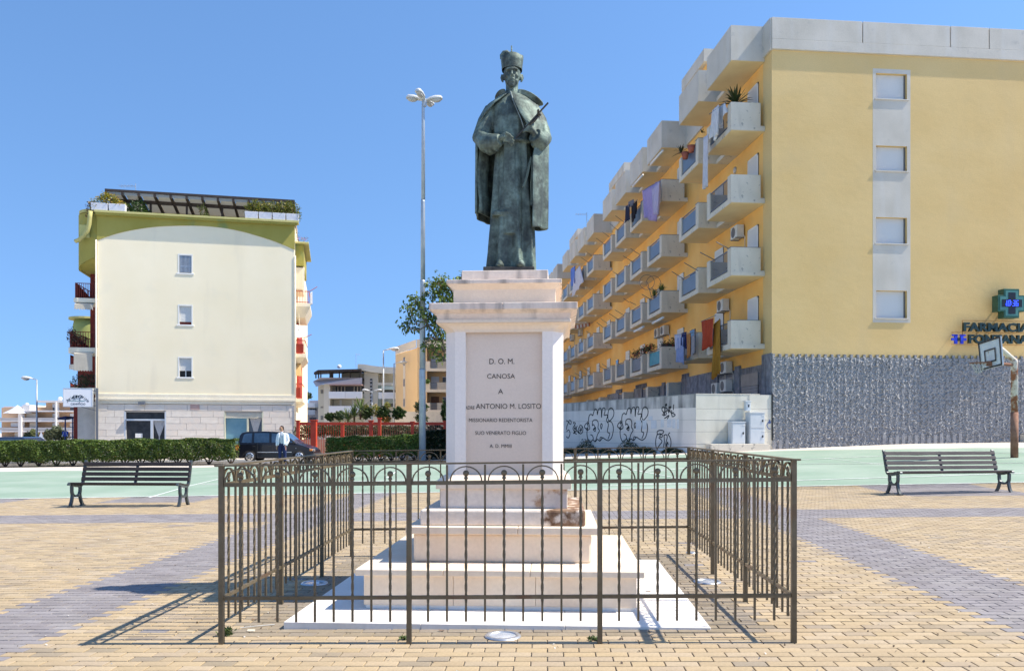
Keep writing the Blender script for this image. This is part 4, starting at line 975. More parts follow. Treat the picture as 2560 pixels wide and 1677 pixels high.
# satellite dishes, wall lamps
M_dish = mat('dish_grey', (.5, .5, .5), rough=.4, metal=.3)
for px, py, lab, s in ((1839, 426, 'round wall lamp between the two nearest upper windows', .17),):
    y, z = rf(px, py); q = MB(); q.lathe([(.001, .07), (s*.7, .06), (s, 0)], 18, M=Matrix.Translation(RP(-.02, y, z)) @ Matrix.Rotation(CR, 4, 'Z') @ Matrix.Rotation(R(-90), 4, 'Y')); tag(q.build('wall_lamp', M_dish, smooth=True), lab, 'lamp')
y, z = rf(1663, 708)
q = MB(); c = RP(-1.2, y-.3, z); ringp = [c+Vector((math.cos(t)*.45, .1, math.sin(t)*.45)) for t in np.linspace(0, 6.2832, 22)]; q.tube(ringp, .015, 6); q.tube([p+Vector((.5, .6, .05)) for p in ringp], .015, 6); q.tube([c, c+Vector((.3, .2, -.9))], .02, 6)
tag(q.build('bicycle_wheels', M_rail), 'pair of thin bicycle wheels propped up on a middle balcony', 'wheels')
# striped awning far away
q = MB(); ya, za = rf(1440, 814); 
p0, p1 = hp(1438, 822, BD+.1), hp(1476, 815, .3)
for i in range(9):
    a_, b2 = p0.lerp(p1, i/9), p0.lerp(p1, (i+1)/9); q.add([a_, b2, b2+Vector((0, .3, .35)), a_+Vector((0, .3, .35))], [(0, 1, 2, 3)], mi=i % 2)
solid(tag(q.build('striped_awning', [mat('awning_rust', (.42, .16, .08), rough=.9), mat('awning_cream', (.66, .6, .5), rough=.9)]), 'small rust and cream striped awning far down the front', 'awning'), .02)
# TV aerial
def aerial(px, pyt, pyb, Y, lab, arm=28, d=-1):
    t = at(px, pyt, Y); b0 = at(px, pyb, Y); q = MB(); q.tube([b0, t+Vector((0, 0, .15))], .02, 5); L_ = arm/FPX*Y
    q.tube([t, t+Vector((d*L_, 0, 0))], .015, 5)
    for k in range(5): x_ = t+Vector((d*L_*(.15+.2*k), 0, 0)); q.tube([x_-Vector((0, .3, 0)), x_+Vector((0, .3, 0))], .01, 4)
    tag(q.build('aerial', M_gal), lab, 'aerial')
aerial(1467, 536, 556, 62, 'thin television aerial above the far roof parapet of the long block')

# ---- pharmacy sign
M_green = mat('sign_green_case', (.02, .085, .055), (.03, .11, .07), scale=5, rough=.35)
M_grlt = mat('sign_green_tube', (.07, .20, .18), rough=.3); M_blk = mat('sign_black', (.012, .012, .016), rough=.3)
M_lb = emit_mat('blue_led', (.03, .07, 1.), 1.6); M_sgn = mat('sign_letter_green', (.008, .028, .02), rough=.3, spec=.5)
ps = thing('pharmacy_cross', 'green pharmacy cross with a blue digital clock reading 10:36, on the yellow wall', 'sign', RP(0, 0, 0), CR)
def cross_poly(cx, cz, a, w_): return [(cx-w_, cz-a), (cx+w_, cz-a), (cx+w_, cz-w_), (cx+a, cz-w_), (cx+a, cz+w_), (cx+w_, cz+w_), (cx+w_, cz+a), (cx-w_, cz+a), (cx-w_, cz+w_), (cx-a, cz+w_), (cx-a, cz-w_), (cx-w_, cz-w_)]
def rwd(px, py, d): return on_wall(px, py, RP(0, -d, 0)[:2], CR)
ccx, ccz = rwd(2530, 758, .64); A0 = rwd(2564, 758, .64)[0]-ccx
q = MB(); q.prism(cross_poly(ccx, ccz, A0, A0*.56), -.62, -.24, 'y'); q.build('case', M_green, ps, bevel=.01)
q = MB(); q.prism(cross_poly(ccx, ccz, A0*.86, A0*.46), -.635, -.621, 'y'); q.build('tube_band', M_grlt, ps)
q = MB(); q.prism(cross_poly(ccx, ccz, A0*.74, A0*.26), -.645, -.636, 'y'); q.build('display', M_blk, ps)
q = MB(); q.bar((ccx-.2, -.25, ccz), (ccx-.2, 0, ccz), .05, .05); q.bar((ccx+.2, -.25, ccz), (ccx+.2, 0, ccz), .05, .05); q.build('bracket', M_rail, ps)
dw, dh, tk = .088, .225, .02
def digit(ch, x0):
    S = {'1': 'bc', '0': 'abcdef', '3': 'abcdg', '6': 'acdefg'}[ch]; q = MB(); sl_ = .18
    P_ = {'a': ((0, dh), (dw, dh)), 'b': ((dw, dh), (dw, dh/2)), 'c': ((dw, dh/2), (dw, 0)), 'd': ((0, 0), (dw, 0)), 'e': ((0, 0), (0, dh/2)), 'f': ((0, dh/2), (0, dh)), 'g': ((0, dh/2), (dw, dh/2))}
    for s in S:
        (xa, za), (xb, zb_) = P_[s]; xa += za*sl_; xb += zb_*sl_
        q.bar((x0+xa, -.649, ccz-dh/2+za), (x0+xb, -.649, ccz-dh/2+zb_), .004 if xa == xb else tk if za != zb_ else .006, tk if za == zb_ else .006)
        if za != zb_: q.box(x0+min(xa, xb)-tk*.35, x0+max(xa, xb)+tk*.15, -.652, -.647, ccz-dh/2+min(za, zb_), ccz-dh/2+max(za, zb_))
    q.build('digit', M_lb, ps)
X0 = ccx-.26
digit('1', X0-.10); digit('0', X0+.065); digit('3', X0+.275); digit('6', X0+.425)
q = MB(); q.box(X0+.225, X0+.25, -.652, -.647, ccz+.03, ccz+.06); q.box(X0+.215, X0+.24, -.652, -.647, ccz-.06, ccz-.03); q.build('colon', M_lb, ps)
pf = thing('pharmacy_lettering', 'raised dark lettering FARMACIA FONTANA on a thin frame, on the yellow wall', 'sign', RP(0, 0, 0), CR)
xa, za = rwd(2410, 818, .36); xb, _ = rwd(2577, 818, .36); zh = rwd(2409, 806.5, .36)[1]-rwd(2409, 829, .36)[1]
letters('FARMACIA', .5, M_sgn, pf, ((xa+xb)/2, -.30, za), (R(90), 0, 0), .06, 'letter_row', offset=.018, width=xb-xa, height=zh)
xa2, za2 = rwd(2423, 848, .36); xb2, _ = rwd(2573, 848, .36)
letters('FONTANA', .5, M_sgn, pf, ((xa2+xb2)/2, -.30, za2), (R(90), 0, 0), .06, 'letter_row', offset=.018, width=xb2-xa2, height=zh)
M_blu = mat('sign_blue', (.015, .03, .45), (.03, .06, .7), scale=8, rough=.3)
q = MB(); x1, z1 = rwd(2380, 848, .34); x2, z2 = rwd(2415, 836, .34); u = (x2-x1)/6; z3 = rwd(2390, 859, .34)[1]; hz = z2-z3
for s0, sgn in ((0, 1), (1, -1)):
    X = (lambda k: x1+k*u) if s0 == 0 else (lambda k: x1+6.2*u-k*u)
    for k0, k1, a_, b2 in ((.3, 2.6, .82, 1.0), (1.2, 2.4, 0, 1.0), (0, 1.2, .35, .62), (2.4, 3.0, .35, .62)):
        q.box(min(X(k0), X(k1)), max(X(k0), X(k1)), -.34, -.27, z3+hz*a_, z3+hz*b2)
q.build('emblem', M_blu, pf)
q = MB(); xc = (x1+x2)/2; q.box(xc-.07, xc+.07, -.36, -.30, z3+hz*.3, z3+hz*.66); q.build('emblem_centre', M_blk, pf)
M_fr = mat('orange_frame', (.50, .25, .07), rough=.6)
q = MB(); fx0, fz0 = rwd(2406, 801, .2); fx1 = WX-.3; q.bar((fx0, -.2, fz0), (fx1, -.2, fz0), .03, .025); q.bar((fx0, -.2, fz0), (fx0, -.2, fz0-.95), .025, .025); q.bar((fx0-.5, -.2, rw(2380, 832)[1]), (fx1, -.2, rw(2380, 832)[1]), .025, .02); q.bar((fx0-.5, -.2, rw(2380, 862)[1]), (fx1, -.2, rw(2380, 862)[1]), .025, .02)
for i in range(9): x = fx0-.3+i*.55; q.bar((x, -.2, fz0-.5), (x, 0, fz0-.5), .02, .02)
q.build('support_frame', M_fr, pf)
# ================================================================ concrete yard wall with graffiti, meter cabinets
M_wall = mat('board_marked_concrete', (.70, .65, .59), (.78, .72, .66), scale=.9, rough=.93, bump=.25, bscale=22, fine=.07, streak=((.20, .20, .20), 1.6, .60, .82, .55), stain=((.68, .67, .63), 1.5, .6, .75, .5))
M_wsoot = mat('sooty_concrete', (.46, .44, .41), (.62, .59, .55), scale=1.4, rough=.95, bump=.25, bscale=22, fine=.1, streak=((.10, .10, .10), 3.2, .42, .66, .85))
GX, GY = at(1740, 1000, 33.3)[:2]; EX, EY = 10.86, 33.83; 
ga = Vector(at(1417, 1000, 38.9)[:2]); gd = (Vector((GX, GY))-ga).normalized(); LX = (ga-gd*7.5)
GRz = math.atan2(gd.y, gd.x)
yw = thing('graffiti_wall', 'board marked concrete yard wall covered in black graffiti, below the balconies', 'wall', (LX.x, LX.y, 0), GRz)
GL = (Vector((GX, GY))-LX).length
def gw(px, py): return on_wall(px, py, LX, GRz)
hT0, hT1 = 2.62, 2.99
def topz(x): return lerp(hT0, hT1, clamp(x/GL, 0, 1))
# boards: horizontal strips of casting with fine joints, each its own piece
nb = 6; segs = 3
for b_ in range(nb):
    for s in range(segs):
        x0, x1 = GL*s/segs, GL*(s+1)/segs; z0 = -.3 if b_ == 0 else .45+(b_-1)*.5; z1 = .45+b_*.5
        def zz(z, x): return min(z, topz(x)) if b_ < nb-1 else (topz(x) if z > 2.5 else z)
        q = MB(); d = .0 if (b_+s) % 2 else .006
        q.add([(x0+.003, -d, z0+.004), (x1-.003, -d, z0+.004), (x1-.003, -d, zz(z1-.004, x1)), (x0+.003, -d, zz(z1-.004, x0)), (x0+.003, .2, z0+.004), (x1-.003, .2, z0+.004), (x1-.003, .2, zz(z1-.004, x1)), (x0+.003, .2, zz(z1-.004, x0))],
              [(0, 1, 2, 3), (7, 6, 5, 4), (0, 4, 5, 1), (1, 5, 6, 2), (2, 6, 7, 3), (3, 7, 4, 0)]); q.build('concrete_board', M_wall if b_ < nb-1 else M_wsoot, yw)
q = MB(); q.add([(0, .01, -.4), (GL, .01, -.4), (GL, .01, hT1-.02), (0, .01, hT0-.02), (0, .19, -.4), (GL, .19, -.4), (GL, .19, hT1-.02), (0, .19, hT0-.02)], [(0, 1, 2, 3), (7, 6, 5, 4), (0, 4, 5, 1), (1, 5, 6, 2), (2, 6, 7, 3), (3, 7, 4, 0)]); q.build('wall_core', mat('joint_dark', (.2, .2, .19), rough=1), yw)
# top edge soot
q = MB(); q.add([(0, -.012, topz(0)-.0), (GL, -.012, topz(GL)), (GL, .21, topz(GL)), (0, .21, topz(0)), (0, -.012, topz(0)+.03), (GL, -.012, topz(GL)+.03), (GL, .21, topz(GL)+.03), (0, .21, topz(0)+.03)], [(4, 5, 6, 7), (0, 1, 5, 4), (1, 2, 6, 5), (2, 3, 7, 6), (3, 0, 4, 7)]); q.build('wall_top', mat('sooty_top', (.26, .26, .25), (.38, .38, .36), scale=4, rough=1), yw)
# white-washed patches
M_patch = mat('white_wash', (.66, .67, .68), (.58, .59, .60), scale=6, rough=.95)
for x0, x1, y0, y1 in ((1590, 1603, 1050, 1073), (1606, 1617, 1050, 1072), (1622, 1632, 1040, 1050), (1628, 1642, 1050, 1071), (1652, 1660, 1048, 1068), (1668, 1679, 1047, 1068), (1681, 1689, 1047, 1070), (1692, 1698, 1047, 1072)):
    a, b2 = gw(x0, y1), gw(x1, y0); q = MB(); q.box(a[0], b2[0], -.0095, -.007, a[1], b2[1]); q.build('whitewash_patch', M_patch, yw)
M_spray = mat('black_spray', (.02, .02, .022), rough=.7, fine=.1); M_sprayb = mat('blue_spray', (.02, .08, .30), rough=.7)
def smooth(pts, k=5):
    o = []
    for i in range(len(pts)-1):
        p0, p1, p2, p3 = pts[max(i-1, 0)], pts[i], pts[i+1], pts[min(i+2, len(pts)-1)]
        for j in range(k):
            t = j/k; o.append(tuple(.5*((2*p1[c])+(-p0[c]+p2[c])*t+(2*p0[c]-5*p1[c]+4*p2[c]-p3[c])*t*t+(-p0[c]+3*p1[c]-3*p2[c]+p3[c])*t**3) for c in (0, 1)))
    return o+[pts[-1]]
def spray(parent, fn, strokes, w_, m, k=5, sc=(1400, 980, 4.25), y=-.0085, name='graffiti_tag', y2=-.0115):
    q = MB()
    for st_ in strokes:
        P_ = smooth([fn(sc[0]+x/sc[2], sc[1]+z/sc[2]) for x, z in st_], k); L_, R_ = [], []
        for i, p in enumerate(P_):
            a, b2 = P_[max(i-1, 0)], P_[min(i+1, len(P_)-1)]; dx, dz = b2[0]-a[0], b2[1]-a[1]; n_ = math.hypot(dx, dz) or 1; L_.append((p[0]-dz/n_*w_/2, y, p[1]+dx/n_*w_/2)); R_.append((p[0]+dz/n_*w_/2, y, p[1]-dx/n_*w_/2))
        q.grid([L_, R_])
    return q.build(name, m, parent)
B1 = [[(350, 250), (330, 235), (310, 255), (305, 320), (318, 385), (290, 410), (290, 470), (305, 515), (325, 530), (350, 505), (375, 525), (400, 500), (425, 518), (455, 485), (480, 500), (500, 510), (520, 512), (550, 480), (568, 400), (560, 340), (535, 310), (500, 320)],
      [(350, 250), (365, 195), (380, 180), (395, 195), (398, 240), (410, 185), (430, 172), (440, 190), (442, 270), (452, 180), (475, 170), (480, 200), (470, 245), (500, 240), (505, 260), (495, 300), (515, 340), (505, 420), (530, 440), (510, 500)],
      [(510, 280), (512, 220), (525, 180), (550, 170), (572, 200), (570, 250), (545, 290), (525, 305), (512, 285)],
      [(345, 360), (348, 310), (375, 293), (400, 305), (408, 340), (405, 380), (420, 410), (400, 450), (385, 500), (375, 522)], [(345, 355), (360, 345), (375, 385), (355, 395), (378, 372), (375, 415), (352, 395)],
      [(440, 330), (432, 360), (440, 390), (450, 350), (440, 330)], [(325, 450), (345, 460), (355, 490), (350, 505)], [(425, 518), (430, 480), (455, 485)],
      [(265, 350), (262, 375), (285, 385), (300, 365), (285, 330), (265, 350)], [(290, 310), (300, 335), (310, 320)], [(275, 385), (285, 400), (300, 385)]]
B2 = [[(x+352+(.04*(x-290)), z-12+(.02*(z-170))) for x, z in s_] for s_ in B1]
S3 = [[(150, 340), (145, 320), (165, 330), (155, 350), (140, 380), (145, 405), (165, 420), (180, 400), (150, 385), (175, 375)], [(160, 350), (160, 440)], [(140, 440), (170, 415), (150, 430), (180, 445)], [(185, 355), (175, 395), (205, 440)],
      [(205, 370), (195, 405), (215, 440), (240, 425), (243, 375), (225, 352), (210, 360), (225, 400), (235, 370)], [(205, 405), (235, 405)], [(220, 390), (220, 425)],
      [(68, 300), (90, 320), (75, 360), (70, 400)], [(95, 300), (100, 330), (115, 340), (120, 310), (100, 295)], [(70, 420), (95, 400), (108, 440), (90, 485), (68, 470)]]
S4 = [[(1085, 235), (1110, 250), (1100, 215), (1085, 190), (1090, 160), (1110, 160), (1112, 190), (1100, 235)], [(1125, 125), (1120, 140), (1135, 140), (1130, 122), (1125, 165), (1130, 235), (1110, 235), (1125, 200), (1150, 195), (1130, 165)], [(1160, 150), (1155, 220), (1170, 180), (1165, 160), (1180, 155), (1168, 190), (1185, 225), (1195, 265)],
      [(1175, 215), (1225, 240), (1200, 262)], [(1210, 130), (1205, 190)], [(1205, 210), (1210, 218)], [(1110, 280), (1160, 245), (1140, 285)], [(1120, 275), (1145, 255)], [(1185, 190), (1195, 225)]]
S5 = [[(1070, 460), (1060, 470), (1080, 480), (1090, 460), (1065, 440), (1040, 450), (1035, 420), (1060, 405), (1100, 410), (1095, 435), (1060, 455)], [(1035, 445), (1020, 500), (1018, 560), (1030, 600)], [(1050, 480), (1085, 520), (1060, 560), (1040, 590), (1030, 620)], [(1105, 450), (1110, 520), (1100, 590)], [(1105, 460), (1130, 450), (1140, 480), (1125, 550), (1130, 600)], [(1170, 430), (1150, 450), (1165, 470), (1180, 520), (1175, 580), (1150, 600), (1135, 560), (1145, 530), (1150, 560)]]
for s_ in (B1, B2, S3, S4, S5): spray(yw, gw, s_, .045, M_spray)
# frontal part of the wall
fd = (Vector((EX, EY))-Vector((GX, GY))); FLn = fd.length; FRz = math.atan2(fd.y, fd.x)
fw = thing('yard_wall', 'sunlit pale concrete wall joining the graffiti wall to the rock base', 'wall', (GX, GY, 0), FRz)
def fwp(px, py): return on_wall(px, py, (GX, GY), FRz)
M_wall2 = mat('pale_board_concrete', (.62, .58, .48), (.70, .66, .56), scale=1.2, rough=.93, bump=.2, bscale=22, fine=.06, streak=((.36, .35, .31), 1.8, .6, .8, .45))
zt = 2.99; zl = [.3, .95, 1.45, 1.93, 2.40, zt]
for i, (z0, z1) in enumerate(zip(zl, zl[1:])):
    for x0, x1 in ((0, FLn*.70), (FLn*.70, FLn)):
        q = MB(); q.box(x0+.002, x1-.002, -(.004 if i % 2 else 0)-(.02 if x0 else 0), .2, z0+.004, z1-.004); q.build('concrete_board', M_wall2, fw)
q = MB(); q.box(0, FLn*.84, -.012, .21, zt, zt+.03); q.build('wall_top', M_wall2, fw, bevel=.008)
spray(fw, fwp, [[(2225, 290), (2220, 330), (2235, 320), (2225, 310), (2205, 330), (2195, 355), (2210, 385), (2235, 390)]], .03, M_sprayb, y=-.032, name='blue_scribble')
q = MB(); p = fwp(1929, 1100); q.box(p[0]-.02, p[0]+.04, -.06, -.02, p[1], fwp(1929, 985)[1]); q.build('drain_pipe', mat('black_pipe', (.02, .02, .02), rough=.5), fw)
# plinth and cabinets
M_cab = mat('cabinet_grey', (.55, .58, .60), (.60, .63, .65), scale=2, rough=.55, fine=.03)
pa, pb2 = fwp(1763, 1120), fwp(1906, 1112)
q = MB(); q.box(pa[0], pb2[0], -.62, -.03, .4, fwp(1800, 1110)[1]+.02); tag(q.build('cabinet_plinth', M_con, loc=(GX, GY, 0), rot=(0, 0, FRz), bevel=.015), 'low concrete plinth under the grey meter cabinets', 'plinth')
zpl = fwp(1800, 1110)[1]+.02
def cabinet(x0, x1, z0, z1, lab, doors, dep=.42, y0=-.05):
    t = thing('meter_cabinet', lab, 'cabinet', (GX+x0*math.cos(FRz), GY+x0*math.sin(FRz), z0), FRz, 'grey meter cabinets'); W_ = x1-x0; H_ = z1-z0
    q = MB(); q.box(0, W_, y0-dep, y0, 0, H_-.04); q.build('body', M_cab, t, bevel=.006)
    q = MB(); q.box(-.02, W_+.02, y0-dep-.03, y0, H_-.04, H_); q.build('lid', M_cab, t, bevel=.006)
    for a_, b2 in doors:
        q = MB(); q.box(.03, W_-.03, y0-dep-.015, y0-dep, H_*a_+.02, H_*b2-.03); d_ = q.build('door', M_cab, t, bevel=.004)
        q = MB(); q.box(W_-.12, W_-.07, y0-dep-.035, y0-dep-.015, H_*(a_+b2)/2-.05, H_*(a_+b2)/2+.04); q.build('lock', M_spray, d_)
        q = MB(); q.box(W_-.12, W_-.0, y0-dep-.025, y0-dep-.0155, H_*b2-.12, H_*b2-.09); q.build('hinge', M_shut, d_)
c1, c2 = fwp(1818, 1054), fwp(1851, 1054); cabinet(c1[0], c2[0], zpl, c1[1], 'lower and wider spaced left meter cabinet on the plinth', [(0, .97)], .40)
c1, c2 = fwp(1862, 1031), fwp(1899, 1031); cabinet(c1[0], c2[0], zpl, c1[1], 'taller two door meter cabinet at the right of the plinth', [(0, .48), (.49, .98)], .40)
c1, c2 = fwp(1858, 1002), fwp(1871, 1027); cabinet(c1[0], c2[0], c2[1], c1[1], 'small meter box fixed to the wall above the cabinets', [(0, 1)], .16)
# scrub along the foot of the graffiti wall
n = 9000; P_ = []
while len(P_) < n:
    t = rnd.random(); x = lerp(1.0, GL-.6, t); hh = (.28+.22*math.sin(x*2.3)+.15*math.sin(x*5.1))*clamp((GL-x)/3, .15, 1)
    if hh < .03: continue
    y_ = -rnd.uniform(.03, .42); z_ = rnd.uniform(0, max(hh, .05))
    w_ = Vector((LX.x, LX.y, 0))+Vector((gd.x*x-gd.y*y_, gd.y*x+gd.x*y_, 0)); P_.append((w_.x, w_.y, gz(w_.x, w_.y)+z_))
P_ = np.array(P_); tag(link('scrub', np_mesh('scrub', leaves(P_, .07), LEAF, leafcols(n, (.012, .022, .008), (.06, .085, .025), (.15, .17, .05), .06))), 'dark low scrub growing along the foot of the graffiti wall', 'scrub', kind='stuff')
# ================================================================ the cream building on the left
M_cream = mat('cream_render', (.87, .765, .545), (.90, .80, .59), scale=.5, rough=.93, bump=.1, bscale=9, fine=.03, stain=((.76, .70, .54), .9, .55, .8, .4), streak=((.66, .58, .44), 1.1, .60, .82, .45))
M_olive = mat('olive_paint', (.33, .29, .06), (.39, .34, .085), scale=.7, rough=.9, fine=.05, stain=((.13, .25, .12), .55, .56, .68, .75))
M_olivet = mat('olive_ledge', (.46, .43, .16), (.52, .48, .20), scale=1.5, rough=.9)
M_maroon = mat('maroon_paint', (.16, .025, .02), (.21, .035, .025), scale=1.5, rough=.85)
M_red = mat('red_paint', (.42, .045, .025), (.5, .07, .04), scale=2, rough=.6)
M_crm2 = mat('cream_band', (.76, .69, .54), (.82, .75, .60), scale=2, rough=.9)
M_tuff = mat('pale_tuff', (.72, .64, .55), (.78, .71, .62), scale=2.2, rough=.92, bump=.3, bscale=35, fine=.05, coord='Generated')
M_tuff2 = mat('pale_tuff_b', (.74, .64, .54), (.68, .62, .55), scale=3, rough=.92, bump=.3, bscale=35, fine=.05)
M_brn = mat('dark_brown_timber', (.035, .025, .022), (.055, .04, .033), scale=5, rough=.7)
M_poly = mat('milky_roof_sheet', (.55, .54, .50), rough=.4, translucent=.5)
M_awn = mat('beige_awning', (.52, .48, .40), (.58, .54, .46), scale=2, rough=.9, translucent=.2)
BX, BYY, BR = -23.52, 45.9, R(12.4)
lb_ = thing('corner_building', 'cream four storey building with an olive green curved top and stone clad shop floor', 'building', (BX, BYY, 0), BR)
def lw(px, py): return on_wall(px, py, (BX, BYY), BR)
def LP(x, y, z): c, s = math.cos(BR), math.sin(BR); return Vector((BX+x*c-y*s, BYY+x*s+y*c, z))
LWd = lw(736, 700)[0]; zc0 = lw(400, 985)[1]; zc1 = lw(400, 1000)[1]
zt0 = lw(243, 601)[1]; zapex = lw(478, 565)[1]; zt1 = lw(736, 625)[1]; ztop = lw(400, 541)[1]
zls = lw(240, 601)[1]
wn = []
for x0, x1, y0, y1 in ((449, 481, 638, 682), (446, 479, 764, 811), (446, 478, 894, 942)):
    a, b_ = lw(x0, y1), lw(x1, y0); wn.append((a[0], b_[0], a[1], b_[1]))
hx0_, hx1_ = min(w_[0] for w_ in wn), max(w_[1] for w_ in wn)
q = MB(); wall_with_holes(q, 0, LWd, zc1, ztop, [(hx0_, hx1_, w_[2], w_[3]) for w_ in wn]); q.box(0, .3, .3, 24, -.5, ztop); q.box(LWd-.3, LWd, .3, 24, -.5, ztop); q.box(.3, LWd-.3, 23.7, 24, -.5, ztop); q.build('end_wall', M_cream, lb_)
q = MB(); q.box(.3, LWd-.3, .3, 23.7, ztop-.25, ztop); q.build('roof', M_crm2, lb_)
for i, w_ in enumerate(wn):
    f = MB(); f.box(hx0_, hx1_, .20, .26, w_[2], w_[3]); fo = f.build('window', M_dark, lb_)
    q = MB(); t_ = .05
    q.box(hx0_-.02, hx0_+t_, -.012, .19, w_[2], w_[3]+.05); q.box(hx1_-t_, hx1_+.02, -.012, .19, w_[2], w_[3]+.05); q.box(hx0_+t_*.9, hx1_-t_*.9, -.012, .19, w_[3]-.03, w_[3]+.05); q.build('frame', M_shut, fo)
    q = MB(); q.box(hx0_-.10, hx1_+.10, -.035, .18, w_[2]-.09, w_[2]); q.build('sill', M_shut, fo, bevel=.01)
    H_ = w_[3]-w_[2]
    if i == 0:
        q = MB(); n = 9
        for k in range(n): x = lerp(hx0_+.1, hx1_-.1, k/(n-1)); q.box(x-.022, x+.022, .02, .05, w_[2]+.03, w_[3]-.02)
        q.box(hx0_+.07, hx1_-.07, .015, .055, w_[2]+H_*.36, w_[2]+H_*.39); q.build('window_bars', M_gal, fo)
    else:
        q = MB(); zz0 = w_[2]+H_*(.16 if i == 1 else .33); n = 18
        for k in range(n): za, zb = lerp(zz0, w_[3], k/n), lerp(zz0, w_[3], (k+1)/n); q.frustum((hx0_+.06, hx1_-.06, .08, .13), za, (hx0_+.06, hx1_-.06, .095, .13), zb-.008)
        q.build('roller_shutter', M_shut, fo)
        if i == 1: q = MB(); q.box(hx0_+.06, hx1_-.06, .12, .16, w_[2], zz0-.02); q.build('sash', M_maroon, fo)
        else: q = MB(); x = (hx0_+hx1_)/2; q.box(x-.025, x+.025, .12, .16, w_[2], zz0); q.build('sash', M_shut, fo)
# olive band: straight above, shallow arch below
n = 28; xa0, xa1 = -.02, LWd+.03; low = []; pts_px = [(243, 601), (290, 585), (340, 574), (400, 566.5), (478, 564.5), (540, 568), (600, 578), (660, 595), (700, 609), (736, 625)]
ap = [lw(*p) for p in pts_px]; ap[0] = (xa0, ap[0][1]); ap[-1] = (xa1, ap[-1][1])
ap = [ap[0]]+smooth(ap, 5)+[ap[-1]]
q = MB(); top_ = [(x, ztop) for x, z in ap]
vs = [(x, -.03, z) for x, z in ap]+[(x, -.03, ztop) for x, z in ap]+[(x, 0, z) for x, z in ap]
m_ = len(ap); q.add(vs, [(i, i+1, m_+i+1, m_+i) for i in range(m_-1)]+[(2*m_+i, 2*m_+i+1, i+1, i) for i in range(m_-1)]); q.add([(xa0, -.03, ap[0][1]), (xa0, -.03, ztop), (xa0, 0, ztop), (xa0, 0, ap[0][1])], [(0, 1, 2, 3)])
q.build('olive_band', M_olive, lb_)
q = MB(); q.box(-.1, LWd+.25, -.30, .3, ztop-.02, ztop+.10); q.build('ledge', M_olivet, lb_, bevel=.01)
q = MB(); q.box(-.05, LWd+.15, -.24, -.02, ztop-.14, ztop-.02); q.build('ledge_soffit', M_olive, lb_)
# curved olive balcony round the left corner on top
zA = ztop+.1; 
def curve_box(name, r, z0, z1, m, th=.12, a0=180, a1=282, cx=1.35, cy=.0, sx=1.0, n=22, slope=None):
    q = MB(); rows = []
    for k in range(n+1):
        t = R(lerp(a0, a1, k/n)); c, s = math.cos(t)*sx, math.sin(t); zb = z0 if slope is None else lerp(slope[0], slope[1], k/n)
        rows.append([(cx+r*c, cy+r*s, zb), (cx+r*c, cy+r*s, z1), (cx+(r-th)*c, cy+(r-th)*s, z1), (cx+(r-th)*c, cy+(r-th)*s, zb)])
    q.grid(rows, wrap=True, flip=True); q.add(rows[0], [(0, 1, 2, 3)]); q.add(rows[-1], [(3, 2, 1, 0)]); return q.build(name, m, lb_, smooth=False)
# side balconies stand off the left wall: x from -1.3 to 0, y from 0.3 back
def side_balcony(name, xo, y0, y1, z0, z1, m, slab=.28, sl_m=None):
    q = MB(); q.box(xo, -.01, y0, y1, z0, z0+slab); return q.build(name, sl_m or m, lb_)
px_l = lambda x, y: on_wall(x, y, LP(0, .6, 0)[:2], BR)
def prow(x, y): p = px_l(x, y); return p
xo = px_l(192, 600)[0]; zTop = px_l(185, 528)[1]; zMid1 = px_l(200, 610)[1]; zBot = px_l(200, 672)[1]; zBotR = px_l(240, 640)[1]
M_olD = M_olive
# rounded upper tank of the corner: outer drum
q = MB(); n = 18; rows = []
for k in range(n+1):
    t = R(180+k*5.5); c, s = math.cos(t), math.sin(t); zb = lerp(zBot, zBotR+.1, clamp((k/n)**1.2, 0, 1))
    X = xo*.0+(-.0)+(xo+1.5)+1.5*c; Y = 1.3+1.1*s
    rows.append([(X, Y, zb), (X, Y, zMid1+.55*(k/n)), (X, Y, zTop-.12)])
rows = [[(xo, 6, zBot), (xo, 6, zMid1), (xo, 6, zTop-.12)], [(xo, 2.4, zBot), (xo, 2.4, zMid1), (xo, 2.4, zTop-.12)]]+rows
q.grid(rows, flip=True); o = q.build('curved_balcony', M_olive, lb_); solid(o, .14)
q = MB(); q.grid([[(r_[0][0]-.22*(1 if i < 2 else max(0, -math.cos(R(180+(i-2)*5.5))*-1)), r_[0][1]-.15, zTop), (0.02, max(r_[0][1], .2), zTop)] for i, r_ in enumerate(rows)]); solid(q.build('curved_ledge', M_olivet, lb_), .16)
q = MB(); q.grid([[(r_[0][0], r_[0][1], r_[0][2]+.02), (0, max(r_[0][1], .25), r_[0][2]+.02)] for r_ in rows]); q.build('curved_soffit', M_olive, lb_)
# swooping moulding on the drum
q = MB(); sw = [px_l(x, y) for x, y in ((196, 609), (206, 606), (218, 597), (228, 585), (233, 570), (236, 553), (238, 538))]; q.tube([(x, .05-.06*i, z) for i, (x, z) in enumerate(sw)], .14, 8, flat=.8); q.build('swoop_moulding', M_olivet, lb_, smooth=True)
q = MB(); q.box(px_l(205, 600)[0], px_l(229, 600)[0], .12, .2, px_l(205, 598)[1], px_l(205, 567)[1]); q.build('lit_recess', mat('pale_olive', (.52, .50, .20), rough=.9), lb_)
